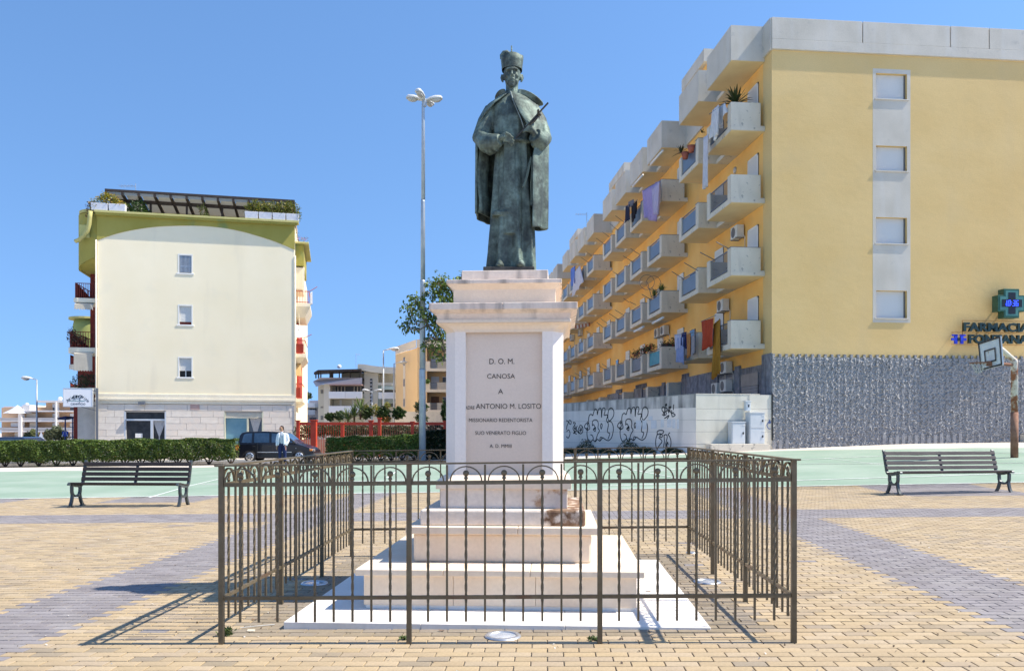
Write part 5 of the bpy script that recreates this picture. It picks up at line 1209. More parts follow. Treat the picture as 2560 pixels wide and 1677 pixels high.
# red bay walls behind the left balconies, in receding floors
xr = px_l(205, 700)[0]
q = MB(); q.box(xr, -.02, 2.2, 22, px_l(210, 1128)[1]-1, zBot+.6); q.build('side_bay', M_maroon, lb_)
floors_l = [(187, 748, 760, 664), (176, 870, 884, 830), (175, 0, 0, 0)]
for xl, ys_, yb_, yr in ((188, 746, 757, 708), (175, 869, 884, 829)):
    x0, z1 = px_l(xl, ys_); _, z0 = px_l(xl, yb_); _, zr = px_l(xl, yr)
    q = MB(); q.box(x0, -.02, .3, 9, z0, z1); s_ = q.build('balcony_slab', M_crm2, lb_, bevel=.02)
    q = MB(); n = 12; H_ = zr-z1
    q.box(x0+.05, -.02, .40, .43, z1+H_-.04, z1+H_); q.box(x0+.05, x0+.08, .4, 8.6, z1+H_-.04, z1+H_)
    for k in range(n): x = lerp(x0+.06, -.06, k/(n-1)); q.box(x-.012, x+.012, .40, .43, z1, z1+H_)
    for k in range(30): y = .5+k*.27; q.box(x0+.05, x0+.075, y, y+.03, z1, z1+H_)
    q.build('railing', M_maroon, s_)
    q = MB(); q.prism([(.42, z1), (4.5, z1), (4.5, z1+H_*.3), (.42, z1+H_)], x0+.09, x0+.12, 'x'); q.build('railing_screen', M_maroon, s_)
def awning(x0, y0, x1, y1, lab_y, mt, drop, scal=7, px=px_l):
    (xa, za), (xb, zb) = px(x0, y0), px(x1, y1); q = MB(); n = 42; rows = []
    for k in range(n+1):
        u = k/n; x = lerp(xa, xb, u); s = .07*abs(math.sin(u*math.pi*scal/1.))
        rows.append([(x, lab_y+.5, za+.25), (x, lab_y, za), (x, lab_y-.03, za-drop+s)])
    q.grid(rows, flip=True); o = q.build('awning', mt, lb_); solid(o, .01); return o
awning(193, 764, 239, 766, .1, M_awn, .32)
awning(192, 886, 238, 886, .05, M_awn, px_l(192, 886)[1]-px_l(192, 930)[1])
q = MB(); q.box(px_l(176, 1000)[0], -.02, .6, 8, px_l(190, 975)[1]-.2, px_l(190, 968)[1]); q.build('balcony_slab', M_crm2, lb_)
q = MB(); x0 = px_l(196, 1050)[0]; q.box(x0, -.02, .45, 10, -1, px_l(190, 1003)[1]); q.build('side_stone_wall', mat('shaded_tuff', (.50, .47, .42), (.56, .53, .48), scale=3, rough=.9), lb_)
q = MB(); x0 = px_l(180, 1050)[0]; q.box(x0, x0+.4, .9, 14, -1, px_l(190, 1003)[1]); q.build('side_dark_porch', M_maroon, lb_)
# white drain pipe on the corner
q = MB(); q.tube([(-.06, -.05, lw(241, 600)[1]), (-.06, -.05, -.3)], .05, 8); q.build('drain_pipe', M_crm2, lb_, smooth=True)
q = MB(); q.tube([(LWd+.05, -.02, lw(737, 640)[1]), (LWd+.05, -.02, -.3)], .04, 8); q.build('drain_pipe', M_crm2, lb_, smooth=True)
# string course
q = MB(); q.box(-.12, LWd+.05, -.12, 0, zc1-.02, zc1+.10); q.box(-.10, LWd+.04, -.07, 0, zc1+.10, zc0); q.box(-.1, LWd+.03, -.05, 0, zc1-.22, zc1-.02); q.build('string_course', M_crm2, lb_, bevel=.01)
# stone cladding of the shop floor, block by block, leaving the two shop openings
zs = zc1-.24; g0 = -.25
op = []
for x0, x1, y0 in ((312, 414, 1030), (561, 657, 1031)):
    a, b_ = lw(x0, y0), lw(x1, y0); op.append((a[0], b_[0], a[1]))
q = MB(); 
q.box(0, op[0][0], .06, .3, g0, zs); q.box(op[0][1], op[1][0], .06, .3, g0, zs); q.box(op[1][1], LWd, .06, .3, g0, zs); q.box(op[0][0], op[0][1], .06, .3, op[0][2], zs); q.box(op[1][0], op[1][1], .06, .3, op[1][2], zs)
q.build('shop_wall', mat('mortar', (.42, .38, .33), rough=1), lb_)
nc = 9; ch = (zs-g0)/nc
for c in range(nc):
    z0, z1 = g0+c*ch, g0+(c+1)*ch; x = -.0; off = (c % 2)*.45; xs_ = [0]; xx = .5+off
    while xx < LWd-.2: xs_.append(xx+rnd.uniform(-.12, .12)); xx += rnd.uniform(.75, 1.25)
    xs_.append(LWd)
    for a, b_ in zip(xs_, xs_[1:]):
        segs_ = [(a, b_)]
        for (o0, o1, oz) in op:
            if z0 < oz-.02:
                new = []
                for s0, s1 in segs_:
                    if s1 <= o0 or s0 >= o1: new.append((s0, s1)); continue
                    if s0 < o0: new.append((s0, o0))
                    if s1 > o1: new.append((o1, s1))
                segs_ = new
        for s0, s1 in segs_:
            if s1-s0 < .06: continue
            d = rnd.uniform(0, .012); q = MB(); q.box(s0+.006, s1-.006, -d, .06, z0+.006, z1-.006); q.build('cladding_stone', M_tuff if rnd.random() < .7 else M_tuff2, lb_)
M_alu = mat('pale_aluminium', (.62, .64, .66), rough=.4, metal=.4); M_glb = mat('blue_green_glass', (.10, .22, .28), (.16, .30, .36), scale=1.2, rough=.08, spec=.8); M_sh = mat('shop_interior', (.018, .018, .02), (.05, .05, .05), scale=3, rough=.3)
M_curt = mat('lace_curtain', (.5, .5, .5), (.34, .34, .35), scale=20, rough=.9, stretch=(4, 1, .3))
(o0, o1, oz) = op[0]
q = MB(); q.box(o0, o1, .28, .31, g0, oz); s1_ = q.build('shop_front', M_sh, lb_)
zt_ = lw(350, 1049)[1]; xm = lw(379, 1080)[0]
q = MB(); q.box(o0-.03, o0+.05, -.01, .26, g0, oz+.03); q.box(o1-.05, o1+.03, -.01, .26, g0, oz+.03); q.box(o0+.05, o1-.05, .05, .26, zt_-.05, zt_+.05); q.box(xm-.07, xm+.07, .05, .26, g0, zt_-.05); q.build('frame', M_alu, s1_)
q = MB(); q.add([(xm+.07, .2, zt_-.05), (o1-.05, .2, zt_-.05), (o1-.05, .2, zt_-.15), (lerp(xm, o1, .5), .2, zt_-1.05), (xm+.07, .2, zt_-.15)], [(0, 1, 2, 3, 4)]); q.add([(lerp(xm, o1, .46), .2, zt_-1.0), (lerp(xm, o1, .54), .2, zt_-1.0), (lerp(xm, o1, .62), .2, g0+.3), (lerp(xm, o1, .38), .2, g0+.3)], [(0, 1, 2, 3)]); q.build('curtain', M_curt, s1_)
a, b_ = lw(336, 1094), lw(354, 1083); q = MB(); q.box(a[0], b_[0], .20, .22, a[1], b_[1]); q.build('notice', M_shut, s1_)
(o0, o1, oz) = op[1]
q = MB(); q.box(o0, o1, .26, .31, g0, oz); s2_ = q.build('shop_front', M_glb, lb_)
xm = lw(619, 1080)[0]; zt_ = lw(600, 1044)[1]
q = MB(); q.box(o0-.03, o0+.05, -.01, .25, g0, oz+.03); q.box(o1-.05, o1+.03, -.01, .25, g0, oz+.03); q.box(xm-.05, xm+.05, .05, .25, g0, zt_-.05); q.build('frame', mat('pale_yellow_frame', (.55, .55, .42), rough=.6), s2_)
q = MB()
for k in range(5): z = lerp(zt_, oz, k/5); q.frustum((o0+.05, o1-.05, .06, .25), z, (o0+.05, o1-.05, .09, .25), z+(oz-zt_)/5-.01)
q.build('roller_shutter', M_crm2, s2_)
q = MB(); q.box(xm+.05, o1-.05, .235, .255, g0, zt_); q.add([(xm+.1, .23, zt_-.02), (o1-.1, .23, zt_-.02), (lerp(xm, o1, .5), .23, zt_-1.2)], [(0, 1, 2)], mi=1); q.build('dark_door', [mat('bluish_dark_glass', (.07, .09, .12), rough=.15), M_curt], s2_)
# lamp, pinkish patch
a, b_ = lw(476, 1024), lw(499, 1001); q = MB(); q.box(a[0], b_[0], -.022, -.013, a[1], b_[1]); q.build('pink_plate', mat('pink_plate', (.45, .30, .27), (.5, .36, .32), scale=5), lb_)
a = lw(363, 1009); q = MB(); q.box(a[0]-.3, a[0]+.05, -.35, -.1, a[1]-.06, a[1]+.1); q.bar((a[0]-.05, -.2, a[1]), (a[0]-.05, 0, a[1]), .05, .05); q.build('flood_lamp', M_rail, lb_)
# planters and shrubs on the ledge
zq = ztop+.11
def planter(px0, px1, nb_, lab):
    t = thing('planter', lab, 'planter', LP(0, 0, 0), BR); a = lw(px0, 540)[0]; b_ = lw(px1, 540)[0]; w_ = (b_-a)/nb_
    for k in range(nb_):
        q = MB(); q.frustum((a+k*w_+.04, a+(k+1)*w_-.04, -.25, .12), zq, (a+k*w_+.015, a+(k+1)*w_-.015, -.28, .16), zq+.40); q.build('trough', mat('white_trough', (.62, .62, .68), (.7, .7, .74), scale=4, rough=.6), t, bevel=.02)
planter(229, 317, 2, 'row of two white planters at the left end of the green ledge')
planter(612, 749, 4, 'row of four white planters at the right end of the green ledge')
def shrub(name, lab, cat, pts, n, size, dark, light, warm=None, wf=0, fr=LP, flat=None, kind=None, stems=True, seed=1):
    """pts: list of (x,y,z,rx,ry,rz) lobes in building space"""
    g = np.random.default_rng(seed); P_ = []; vol = np.array([p[3]*p[4]*p[5] for p in pts]); cnt = (n*vol/vol.sum()).astype(int)
    for p, c in zip(pts, cnt):
        d = g.normal(size=(c, 3)); d /= np.linalg.norm(d, axis=1)[:, None]; r_ = g.uniform(.35, 1.08, c)[:, None]**.6; bump_ = 1+.18*np.sin(d[:, :1]*7+d[:, 2:]*9+seed)
        P_.append(np.array(p[:3])+d*r_*bump_*np.array(p[3:]))
    P_ = np.concatenate(P_); W = np.array([list(fr(*p)) for p in P_])
    t = thing(name, lab, cat, tuple(fr(pts[0][0], pts[0][1], min(p[2]-p[5] for p in pts))), 0, kind=kind)
    o = link('foliage', np_mesh('foliage', leaves(W-np.array(t.location), size), LEAF, leafcols(len(W), dark, light, warm, wf)), t)
    if stems:
        q = MB()
        for p in pts[:6]:
            b0 = Vector(fr(p[0], p[1], p[2]-p[5]*1.15))-t.location; q.tube([b0, Vector(fr(p[0]+.05, p[1], p[2]+p[5]*.2))-t.location], [.03, .012], 5)
        q.build('stem', M_wood, t)
    return t
def lob(px, py, rx, rz, y=-.05, ry=.25): x, z = lw(px, py); return (x, y, z, rx, ry, rz)
shrub('flowering_shrub', 'yellow flowering shrub in the left white planters', 'shrub', [lob(250, 508, .55, .35), lob(275, 500, .55, .4), lob(298, 512, .4, .25), lob(236, 516, .3, .25), lob(262, 492, .3, .3)], 1500, .10, (.10, .14, .02), (.35, .33, .04), (.52, .34, .03), .35, seed=2)
shrub('trailing_plant', 'dark reddish plant trailing from the left corner planter', 'plant', [lob(224, 525, .18, .45), lob(222, 540, .15, .3), lob(232, 512, .25, .2)], 320, .09, (.06, .02, .02), (.16, .06, .05), seed=3, stems=False)
shrub('green_shrub', 'dark green bush beside the left planters under the pergola', 'shrub', [lob(338, 520, .55, .55, .4, .4), lob(355, 528, .4, .35, .4)], 1100, .11, (.02, .05, .01), (.06, .13, .02), seed=4)
shrub('flowering_shrub', 'dense yellow green shrub in the right white planters', 'shrub', [lob(632, 522, .5, .42), lob(655, 522, .5, .40), lob(680, 522, .5, .42), lob(705, 523, .5, .42), lob(730, 525, .45, .5), lob(745, 540, .2, .35), lob(640, 515, .3, .35), lob(722, 514, .3, .3)], 3600, .09, (.05, .08, .015), (.22, .24, .03), (.45, .36, .05), .14, seed=5)
shrub('creeper', 'thin creeper on the terrace wall below the pergola middle', 'plant', [lob(508, 528, .25, .45, .2), lob(498, 518, .2, .2, .2), lob(515, 538, .15, .2, .1)], 300, .09, (.03, .05, .01), (.14, .18, .04), seed=6)
# terrace penthouse and pergola
q = MB(); q.box(2.2, LWd-.2, 2.8, 9, ztop, ztop+1.75); q.build('penthouse', mat('penthouse_tan', (.42, .33, .22), rough=.9), lb_)
pg = thing('pergola', 'dark brown terrace pergola with milky roof sheets on top of the cream building', 'pergola', LP(0, 0, 0), BR)
f0, f1 = on_wall(263, 472, LP(0, .2, 0)[:2], BR), on_wall(737, 505, LP(0, .2, 0)[:2], BR)
zf = f0[1]-.02; x0, x1 = f0[0], f1[0]; zb_ = zf-.55
q = MB(); q.box(x0, x1, .1, .22, zf-.13, zf); q.build('front_beam', M_brn, pg)
q = MB(); q.box(x0-.3, x1, 3.0, 3.15, zf-.75, zf-.55); q.build('rear_beam', M_brn, pg)
q = MB(); q.box(x0, x1, .95, 1.1, zf-.50, zf-.32); q.build('middle_beam', M_brn, pg)
nr = 12
for k in range(nr+1):
    x = lerp(x0, x1-.1, k/nr); q = MB(); q.add([(x, .1, zf-.15), (x+.12, .1, zf-.15), (x+.12, 3.1, zf-.6), (x, 3.1, zf-.6), (x, .1, zf-.33), (x+.12, .1, zf-.33), (x+.12, 3.1, zf-.78), (x, 3.1, zf-.78)], [(0, 1, 2, 3), (7, 6, 5, 4), (0, 4, 5, 1), (1, 5, 6, 2), (2, 6, 7, 3), (3, 7, 4, 0)]); q.build('rafter', M_brn, pg)
    if k < nr:
        xa, xb = x+.13, lerp(x0, x1-.1, (k+1)/nr)-.01; q = MB(); q.add([(xa, .25, zf-.12), (xb, .25, zf-.12), (xb, 3.1, zf-.56), (xa, 3.1, zf-.56)], [(0, 1, 2, 3)]); solid(q.build('roof_sheet', M_poly, pg), .02)
        q = MB(); q.add([(xa, .16, zf-.14), (xb, .16, zf-.14), (xb, .16, zf-.31), (xa, .16, zf-.31)], [(0, 1, 2, 3)]); solid(q.build('roof_edge_sheet', M_poly, pg), .015)
for k in range(6): x = lerp(x0+.2, x1-.3, k/5); q = MB(); q.box(x, x+.11, 1.0, 1.1, ztop, zf-.3); q.build('pergola_post', M_brn, pg)
q = MB(); q.box(x0+.1, x1, 2.0, 2.05, ztop, ztop+.35); q.build('parapet_rail', M_brn, pg)
aerial(339, 465.5, 480, 47, 'thin television aerial above the pergola', arm=40)
# right flank balconies
def prr(px, py, y=1.5): return on_wall(px, py, LP(0, y, 0)[:2], BR)
xR = prr(760, 720)[0]
a, b_ = prr(738, 664, 1.0), prr(759.5, 609, 1.0); q = MB(); q.box(LWd, b_[0], 1.0, 6, a[1], b_[1]); q.build('flank_parapet', M_olive, lb_)
a = prr(772, 606, .9); q = MB(); q.box(LWd, a[0], .8, 6.2, a[1]-.12, a[1]); q.build('flank_ledge', M_olivet, lb_, bevel=.02)
q = MB(); q.box(LWd, prr(757, 668)[0], 1.1, 4, prr(757, 726)[1], prr(757, 668)[1]-.1); q.build('flank_blind', M_crm2, lb_)
q = MB(); q.box(LWd, LWd+.12, 3.0, 9, zc1, prr(740, 800)[1]); q.build('flank_bay', M_red, lb_)
for (xe, ys_, yb_, yr) in ((775, 759, 783, 728), (765, 885, 897, 850), (757, 996, 1004, 958)):
    x1_, z1 = prr(xe, ys_, 1.1); _, z0 = prr(xe, yb_, 1.1); _, zr = prr(xe, yr, 1.1)
    q = MB(); q.frustum((LWd, x1_-.3, 1.3, 5), z0-.25, (LWd, x1_, 1.0, 5.2), z1-.2); q.box(LWd, x1_, 1.0, 5.2, z1-.2, z1); s_ = q.build('balcony_slab', M_crm2, lb_)
    q = MB(); H_ = zr-z1; q.box(LWd, x1_-.04, 1.05, 1.08, z1+H_-.05, z1+H_); q.box(LWd, x1_-.04, 1.05, 1.08, z1+.05, z1+.09)
    q.box(x1_-.07, x1_-.04, 1.05, 5, z1+H_-.05, z1+H_)
    for k in range(9): x = lerp(LWd+.05, x1_-.06, k/8); q.box(x-.012, x+.012, 1.05, 1.08, z1, z1+H_)
    q.build('railing', M_red, s_)
    if ys_ > 800: q = MB(); q.box(LWd+.02, x1_-.15, 1.09, 1.11, z1+.05, z1+H_*.72); q.build('railing_screen', M_red, s_)
q = MB(); a, b_ = prr(740, 908), prr(756, 940); q.grid([[(LWd, 1.4, a[1]), (LWd, 1.0, b_[1])], [(prr(752, 900)[0], 1.4, a[1]), (b_[0], .9, b_[1]-.05)]]); solid(q.build('awning', mat('tan_awning', (.50, .34, .16), rough=.9), lb_), .02)
p = LP(*((lambda a: (a[0], .8, a[1]))(prr(745, 828, .8)))); t = thing('satellite_dish', 'white satellite dish on the right flank of the cream building', 'dish', p)
q = MB(); q.lathe([(.001, .10), (.2, .07), (.42, 0), (.43, .0)], 20, M=Matrix.Rotation(R(70), 4, 'X') @ Matrix.Rotation(R(25), 4, 'Y'), cap=False); solid(q.build('reflector', M_shut, t, smooth=True), .01); q = MB(); q.tube([(0, 0, 0), (.1, -.35, .1)], .015, 5); q.tube([(0, .05, 0), (-.3, .2, -.6)], .02, 5); q.build('arm', M_rail, t)
cloth('white_towel', 'white towel hanging off the top right flank balcony of the cream building', 'towel', LP(prr(776, 732, 1.1)[0], 1.1, prr(776, 732, 1.1)[1]), LP(prr(780, 730, 1.1)[0], 1.3, prr(780, 728, 1.1)[1]), .75, (.72, .72, .74), wave=.02)
for a_, b2 in (((773, 729), (793, 717)), ((758, 846), (779, 836))):
    xa, za = prr(*a_, 1.1); xb, zb = prr(*b2, 1.1); q = MB(); q.tube([LP(xa, 1.1, za), LP(xb, 1.1, zb)], .018, 5); tag(q.build('laundry_pole', M_red), 'red laundry pole on the upper flank balcony' if a_[1] < 800 else 'thin red laundry pole on the middle flank balcony of the cream building', 'pole')
shrub('terrace_flowers', 'pink flowering plant on the right flank terrace of the cream building', 'flowers', [(lambda a: (a[0], 1.6, a[1], .2, .3, .35))(prr(741, 592)), (lambda a: (a[0], 1.4, a[1], .45, .3, .18))(prr(755, 600))], 200, .07, (.1, .12, .05), (.25, .3, .1), (.5, .08, .2), .4, seed=8, stems=False)
q = MB(); q.tube([LP(prr(759, 668, .9)[0], .9, prr(759, 668, .9)[1]), LP(prr(759, 730, .9)[0], .9, prr(759, 730, .9)[1])], .05, 8); q.tube([LP(prr(747, 792, .9)[0], .9, prr(747, 785, .9)[1]), LP(prr(750, 830, .9)[0], .9, prr(750, 830, .9)[1])], .02, 5); tag(q.build('downpipe', M_crm2), 'white downpipe on the right flank of the cream building', 'pipe', kind=None)
# plants on the left flank
shrub('balcony_plants', 'dark plants on the lowest left flank balcony under the beige awning', 'plants', [(lambda a: (a[0], .5, a[1], .5, .5, .5))(px_l(205, 955)), (lambda a: (a[0], .5, a[1], .4, .5, .4))(px_l(225, 950))], 900, .1, (.01, .02, .006), (.05, .07, .03), (.12, .02, .02), .08, seed=9, stems=False)
shrub('balcony_plants', 'dark plant on the middle left flank balcony', 'plants', [(lambda a: (a[0], .35, a[1], .45, .3, .25))(px_l(205, 852)), (lambda a: (a[0], .35, a[1], .25, .3, .45))(px_l(182, 840))], 600, .09, (.02, .012, .01), (.07, .04, .03), seed=10, stems=False)
# second block behind it, same curved parapet
sb_ = thing('rear_block', 'second block with olive curved parapet, peeping out at the left of the cream building', 'building', at(168, 1082, 62), 0)
def RB(px, py, Y=62): p = at(px, py, Y)-at(168, 1082, 62); return p
a, b_ = RB(166, 860), RB(196, 792); q = MB(); q.lathe([(1.05, a.z-.6), (1.1, a.z), (1.1, b_.z-.6), (1.0, b_.z-.1)], 20, c=(b_.x+.15, 1.2, 0)); q.build('curved_parapet', mat('olive_green_b', (.30, .33, .10), (.24, .36, .14), scale=.6), sb_, smooth=True)
q = MB(); q.lathe([(1.35, b_.z-.1), (1.35, b_.z+.05), (1.0, b_.z+.05)], 20, c=(b_.x+.1, 1.2, 0)); q.build('curved_ledge', M_olivet, sb_)
q = MB(); q.box(RB(180, 0).x, RB(235, 0).x, .8, 10, -2, RB(0, 860).z); q.build('flank_wall', M_maroon, sb_)
for ys_, yb_, yr in ((910, 922, 886), (974, 990, 957)):
    q = MB(); q.box(RB(169, 0).x, RB(200, 0).x, .2, 8, RB(0, yb_).z, RB(0, ys_).z); s_ = q.build('balcony_slab', M_crm2, sb_)
    q = MB(); q.prism([(.3, RB(0, ys_).z), (5, RB(0, ys_).z), (5, RB(0, yr).z-.5), (.3, RB(0, yr).z)], RB(170, 0).x, RB(171, 0).x, 'x'); q.box(RB(170, 0).x, RB(190, 0).x, .3, .36, RB(0, ys_).z, RB(0, yr).z-.2); q.build('railing', M_maroon, s_)
# ---- the dairy shop sign on its bracket
M_sp = mat('sign_white', (.78, .79, .82), rough=.4, fine=.02); M_ink = mat('sign_ink', (.02, .03, .04), rough=.5, fine=0); M_inkg = mat('sign_teal', (.02, .16, .14), rough=.5, fine=0)
sg = thing('shop_sign', 'white hanging sign reading Antiche Delizie caseificio with a cow, beside the corner', 'sign', LP(0, -.9, 0), BR)
def sp(px, py): return on_wall(px, py, LP(0, -.9, 0)[:2], BR)
a, b_ = sp(160, 1015.5), sp(232, 972); q = MB(); q.box(a[0], b_[0], -.1, .1, a[1], b_[1]); q.build('panel', M_sp, sg, bevel=.015)
q = MB(); 
for x_, w_ in ((a[0], .04), (b_[0], .04)): q.box(x_-w_/2, x_+w_/2, -.11, .11, a[1]-.02, b_[1]+.02)
q.box(a[0], b_[0], -.11, .11, b_[1], b_[1]+.03); q.box(a[0], b_[0], -.11, .11, a[1]-.03, a[1]); q.build('frame', M_alu, sg)
q = MB(); px_, _ = sp(243, 1000); zt_ = sp(243, 970)[1]; q.box(px_-.05, px_+.05, -.05, .05, -.3, zt_); q.bar((b_[0], 0, b_[1]-.1), (px_, 0, b_[1]-.1), .05, .05); q.bar((b_[0], 0, a[1]+.05), (px_, 0, a[1]+.05), .05, .05); q.bar((b_[0]-.6, 0, a[1]-.02), (px_, 0, sp(243, 1027)[1]), .03, .03); q.build('bracket', M_rail, sg)
ca, _ = sp(196, 1000); arc_c = sp(196, 1017)
def arcword(txt, a0, a1, r, size):
    for i, ch in enumerate(txt):
        an = R(lerp(a0, a1, i/(len(txt)-1))); x = arc_c[0]+math.cos(an)*r*1.0; z = arc_c[1]+math.sin(an)*r*.92
        letters(ch, size, M_ink, sg, (x, -.102, z), (R(90), R(0), 0) if False else Euler((R(90), -(an-R(90)), 0), 'XYZ'), .002, 'letter', shear=.25)
W_ = b_[0]-a[0]; arcword('Antiche', 146, 100, W_*.43, .24); arcword('Delizie', 79, 34, W_*.43, .24)
letters('caseificio', .24, M_ink, sg, (sp(196.5, 1009)[0], -.102, sp(196, 1009)[1]), (R(90), 0, 0), .002, 'lettering', width=sp(214, 1009)[0]-sp(177.5, 1009)[0])
q = MB(); l0, l1 = sp(175, 1002), sp(214, 1002); q.box(l0[0], l1[0], -.106, -.1, l0[1]-.012, l0[1]+.012); q.build('ground_line', M_inkg, sg)
cs = lambda x, y: sp(x/5.197, 940+y/5.197)
q = MB()
for pts_ in ([(955, 262), (965, 252), (1005, 250), (1030, 256), (1078, 254), (1090, 270), (1086, 276), (1060, 268)],):
    P_ = [cs(*p) for p in pts_]; q.grid([[(p[0], -.104, p[1]+.012) for p in P_], [(p[0], -.104, p[1]-.012) for p in P_]])
for pts_ in ([(992, 252), (1012, 252), (1016, 275), (1000, 290), (990, 272)], [(945, 275), (962, 258), (972, 275), (955, 295)], [(1020, 258), (1030, 258), (1030, 280), (1022, 278)], [(968, 285), (982, 280), (978, 300)]):
    P_ = [cs(*p) for p in pts_]; q.add([(p[0], -.104, p[1]) for p in P_], [tuple(range(len(P_)-1, -1, -1))])
for x0_, z0_, x1_, z1_ in ((958, 285, 960, 316), (975, 290, 985, 316), (1038, 275, 1042, 316), (1050, 270, 1052, 316), (1060, 262, 1050, 290), (965, 295, 1035, 292)):
    A_, B_ = cs(x0_, z0_), cs(x1_, z1_); q.bar((A_[0], -.104, A_[1]), (B_[0], -.104, B_[1]), .012, .014)
q.build('cow_drawing', M_ink, sg)
# ================================================================ benches
M_slat = mat('grey_brown_timber', (.06, .05, .047), (.10, .085, .08), scale=6, rough=.62, bump=.3, bscale=50, fine=.2, stretch=(.25, 2, 2), spec=.5)
M_iron = mat('grey_green_cast_iron', (.05, .062, .068), (.08, .095, .10), scale=7, rough=.42, metal=.3, fine=.12, spec=.6)
def make_bench(lab, p, rz, Lb, M_slat=M_slat):
    t = thing('park_bench', lab, 'bench', p, rz, 'park benches at the edge of the sports court')
    # end frame outline in (y, z): y grows backwards
    def frame(x):
        q = MB(); w_ = .05
        def rib(pts, r=.022): q.grid([[(x-w_/2, y-nz*0, z) for (y, z, nz) in []]]) if False else None
        def band(pts, th):
            P_ = smooth(pts, 4); rows = []
            for i, (y, z) in enumerate(P_):
                a, b_ = P_[max(i-1, 0)], P_[min(i+1, len(P_)-1)]; dy, dz = b_[0]-a[0], b_[1]-a[1]; n_ = math.hypot(dy, dz) or 1; ny, nz = -dz/n_*th/2, dy/n_*th/2
                rows.append([(x-w_/2, y+ny, z+nz), (x+w_/2, y+ny, z+nz), (x+w_/2, y-ny, z-nz), (x-w_/2, y-ny, z-nz)])
            q.grid(rows, wrap=True); q.add(rows[0], [(3, 2, 1, 0)]); q.add(rows[-1], [(0, 1, 2, 3)])
        band([(-.04, .43), (-.03, .455), (.02, .46), (.10, .43), (.25, .40), (.36, .41), (.42, .46), (.455, .58), (.49, .72), (.525, .86), (.55, .885)], .042)
        band([(.06, .42), (.06, .30), (.075, .24), (.05, .12), (.0, .02)], .048)
        band([(.33, .40), (.33, .30), (.315, .24), (.35, .12), (.41, .02)], .048)
        band([(.07, .26), (.12, .22), (.195, .205), (.27, .22), (.32, .26)], .04)
        q.box(x-.035, x+.035, -.05, .06, 0, .025); q.box(x-.035, x+.035, .36, .46, 0, .025)
        return q.build('end_frame', M_iron, t, smooth=False, bevel=.006)
    frame(.04); frame(Lb-.04)
    q = MB(); q.prism([(.40, .44), (.43, .45), (.50, .70), (.535, .86), (.515, .865), (.475, .70)], Lb/2-.025, Lb/2+.025, 'x'); q.build('back_support', M_iron, t)
    for (y, z, tilt, h) in ((.02, .47, 0, .085), (.12, .455, -8, .085), (.22, .435, -8, .085), (.32, .43, 0, .085)):
        q = MB(); q.box(.01, Lb-.01, -h/2, h/2, -.016, .016); o = q.build('seat_slat', M_slat, t, bevel=.006); o.location = (0, y, z); o.rotation_euler = (R(tilt), 0, 0)
    for k, (y, z) in enumerate(((.408, .535), (.432, .632), (.460, .730), (.490, .828))):
        q = MB(); q.box(.02, Lb-.02, -.014, .014, -.036, .036); o = q.build('back_slat', M_slat, t, bevel=.006); o.location = (0, y, z); o.rotation_euler = (R(-15), 0, 0)
    return t
pa = on_ground(170, 1268); pb_ = on_ground(441, 1267); dxy = pb_-pa
make_bench('dark slatted park bench with cast iron ends at the left edge of the green court', pa+Vector((.0, 0, 0)), math.atan2(dxy.y, dxy.x)+R(1.5), 2.25, mat('shade_darkened_slat', (.022, .016, .014), (.04, .03, .027), scale=6, rough=.6, bump=.3, bscale=50, fine=.2, stretch=(.25, 2, 2)))  # slat colour darkened to carry the shade of facing away from the sun
pa = on_ground(2245, 1238); pb_ = on_ground(2522, 1230); dxy = pb_-pa
bt = make_bench('dark slatted park bench with cast iron ends on the right, below the pharmacy wall', pa, math.atan2(dxy.y, dxy.x)-R(1), (pb_-pa).length+.06)
# ================================================================ basketball hoop
M_rust = mat('flaking_white_on_rust', (.62, .58, .50), (.25, .10, .05), scale=3.2, rough=.8, fine=.2, ramp=(.46, .56), bump=.3, bscale=40)
M_rust2 = mat('rusty_brown_steel', (.22, .10, .06), (.32, .17, .11), scale=5, rough=.85, bump=.2)
hp0 = on_ground(2536, 1143); YB = hp0.y
bh = thing('basketball_hoop', 'rusty basketball hoop with white backboard and torn net at the right edge of the court', 'basketball hoop', hp0)
def hq(px, py, Y=None): return at(px, py, Y or YB)-hp0
q = MB(); q.tube([(0, 0, 0), hq(2536, 1030)], .11, 14); q.build('post_foot', M_rust2, bh, smooth=True)
e1 = hq(2536, 905); q = MB(); q.tube([hq(2536, 1030), e1, e1+Vector((-.04, -.02, .08))], [.10, .10, .10], 14); q.build('post', M_rust, bh, smooth=True)
Yb = YB-.7; bc = hq(2472, 886, Yb)
q = MB(); q.tube([e1+Vector((0, 0, .05)), hq(2503, 872, YB-.25), bc+Vector((0.08, .06, .05))], .075, 12); q.build('arm', M_rust, bh, smooth=True)
q = MB(); q.tube([hq(2533, 912), hq(2500, 909, YB-.25)], .05, 8); q.tube([hq(2500, 909, YB-.25), bc+Vector((.1, .06, -.3))], .03, 8); q.build('strut', M_rust2, bh)
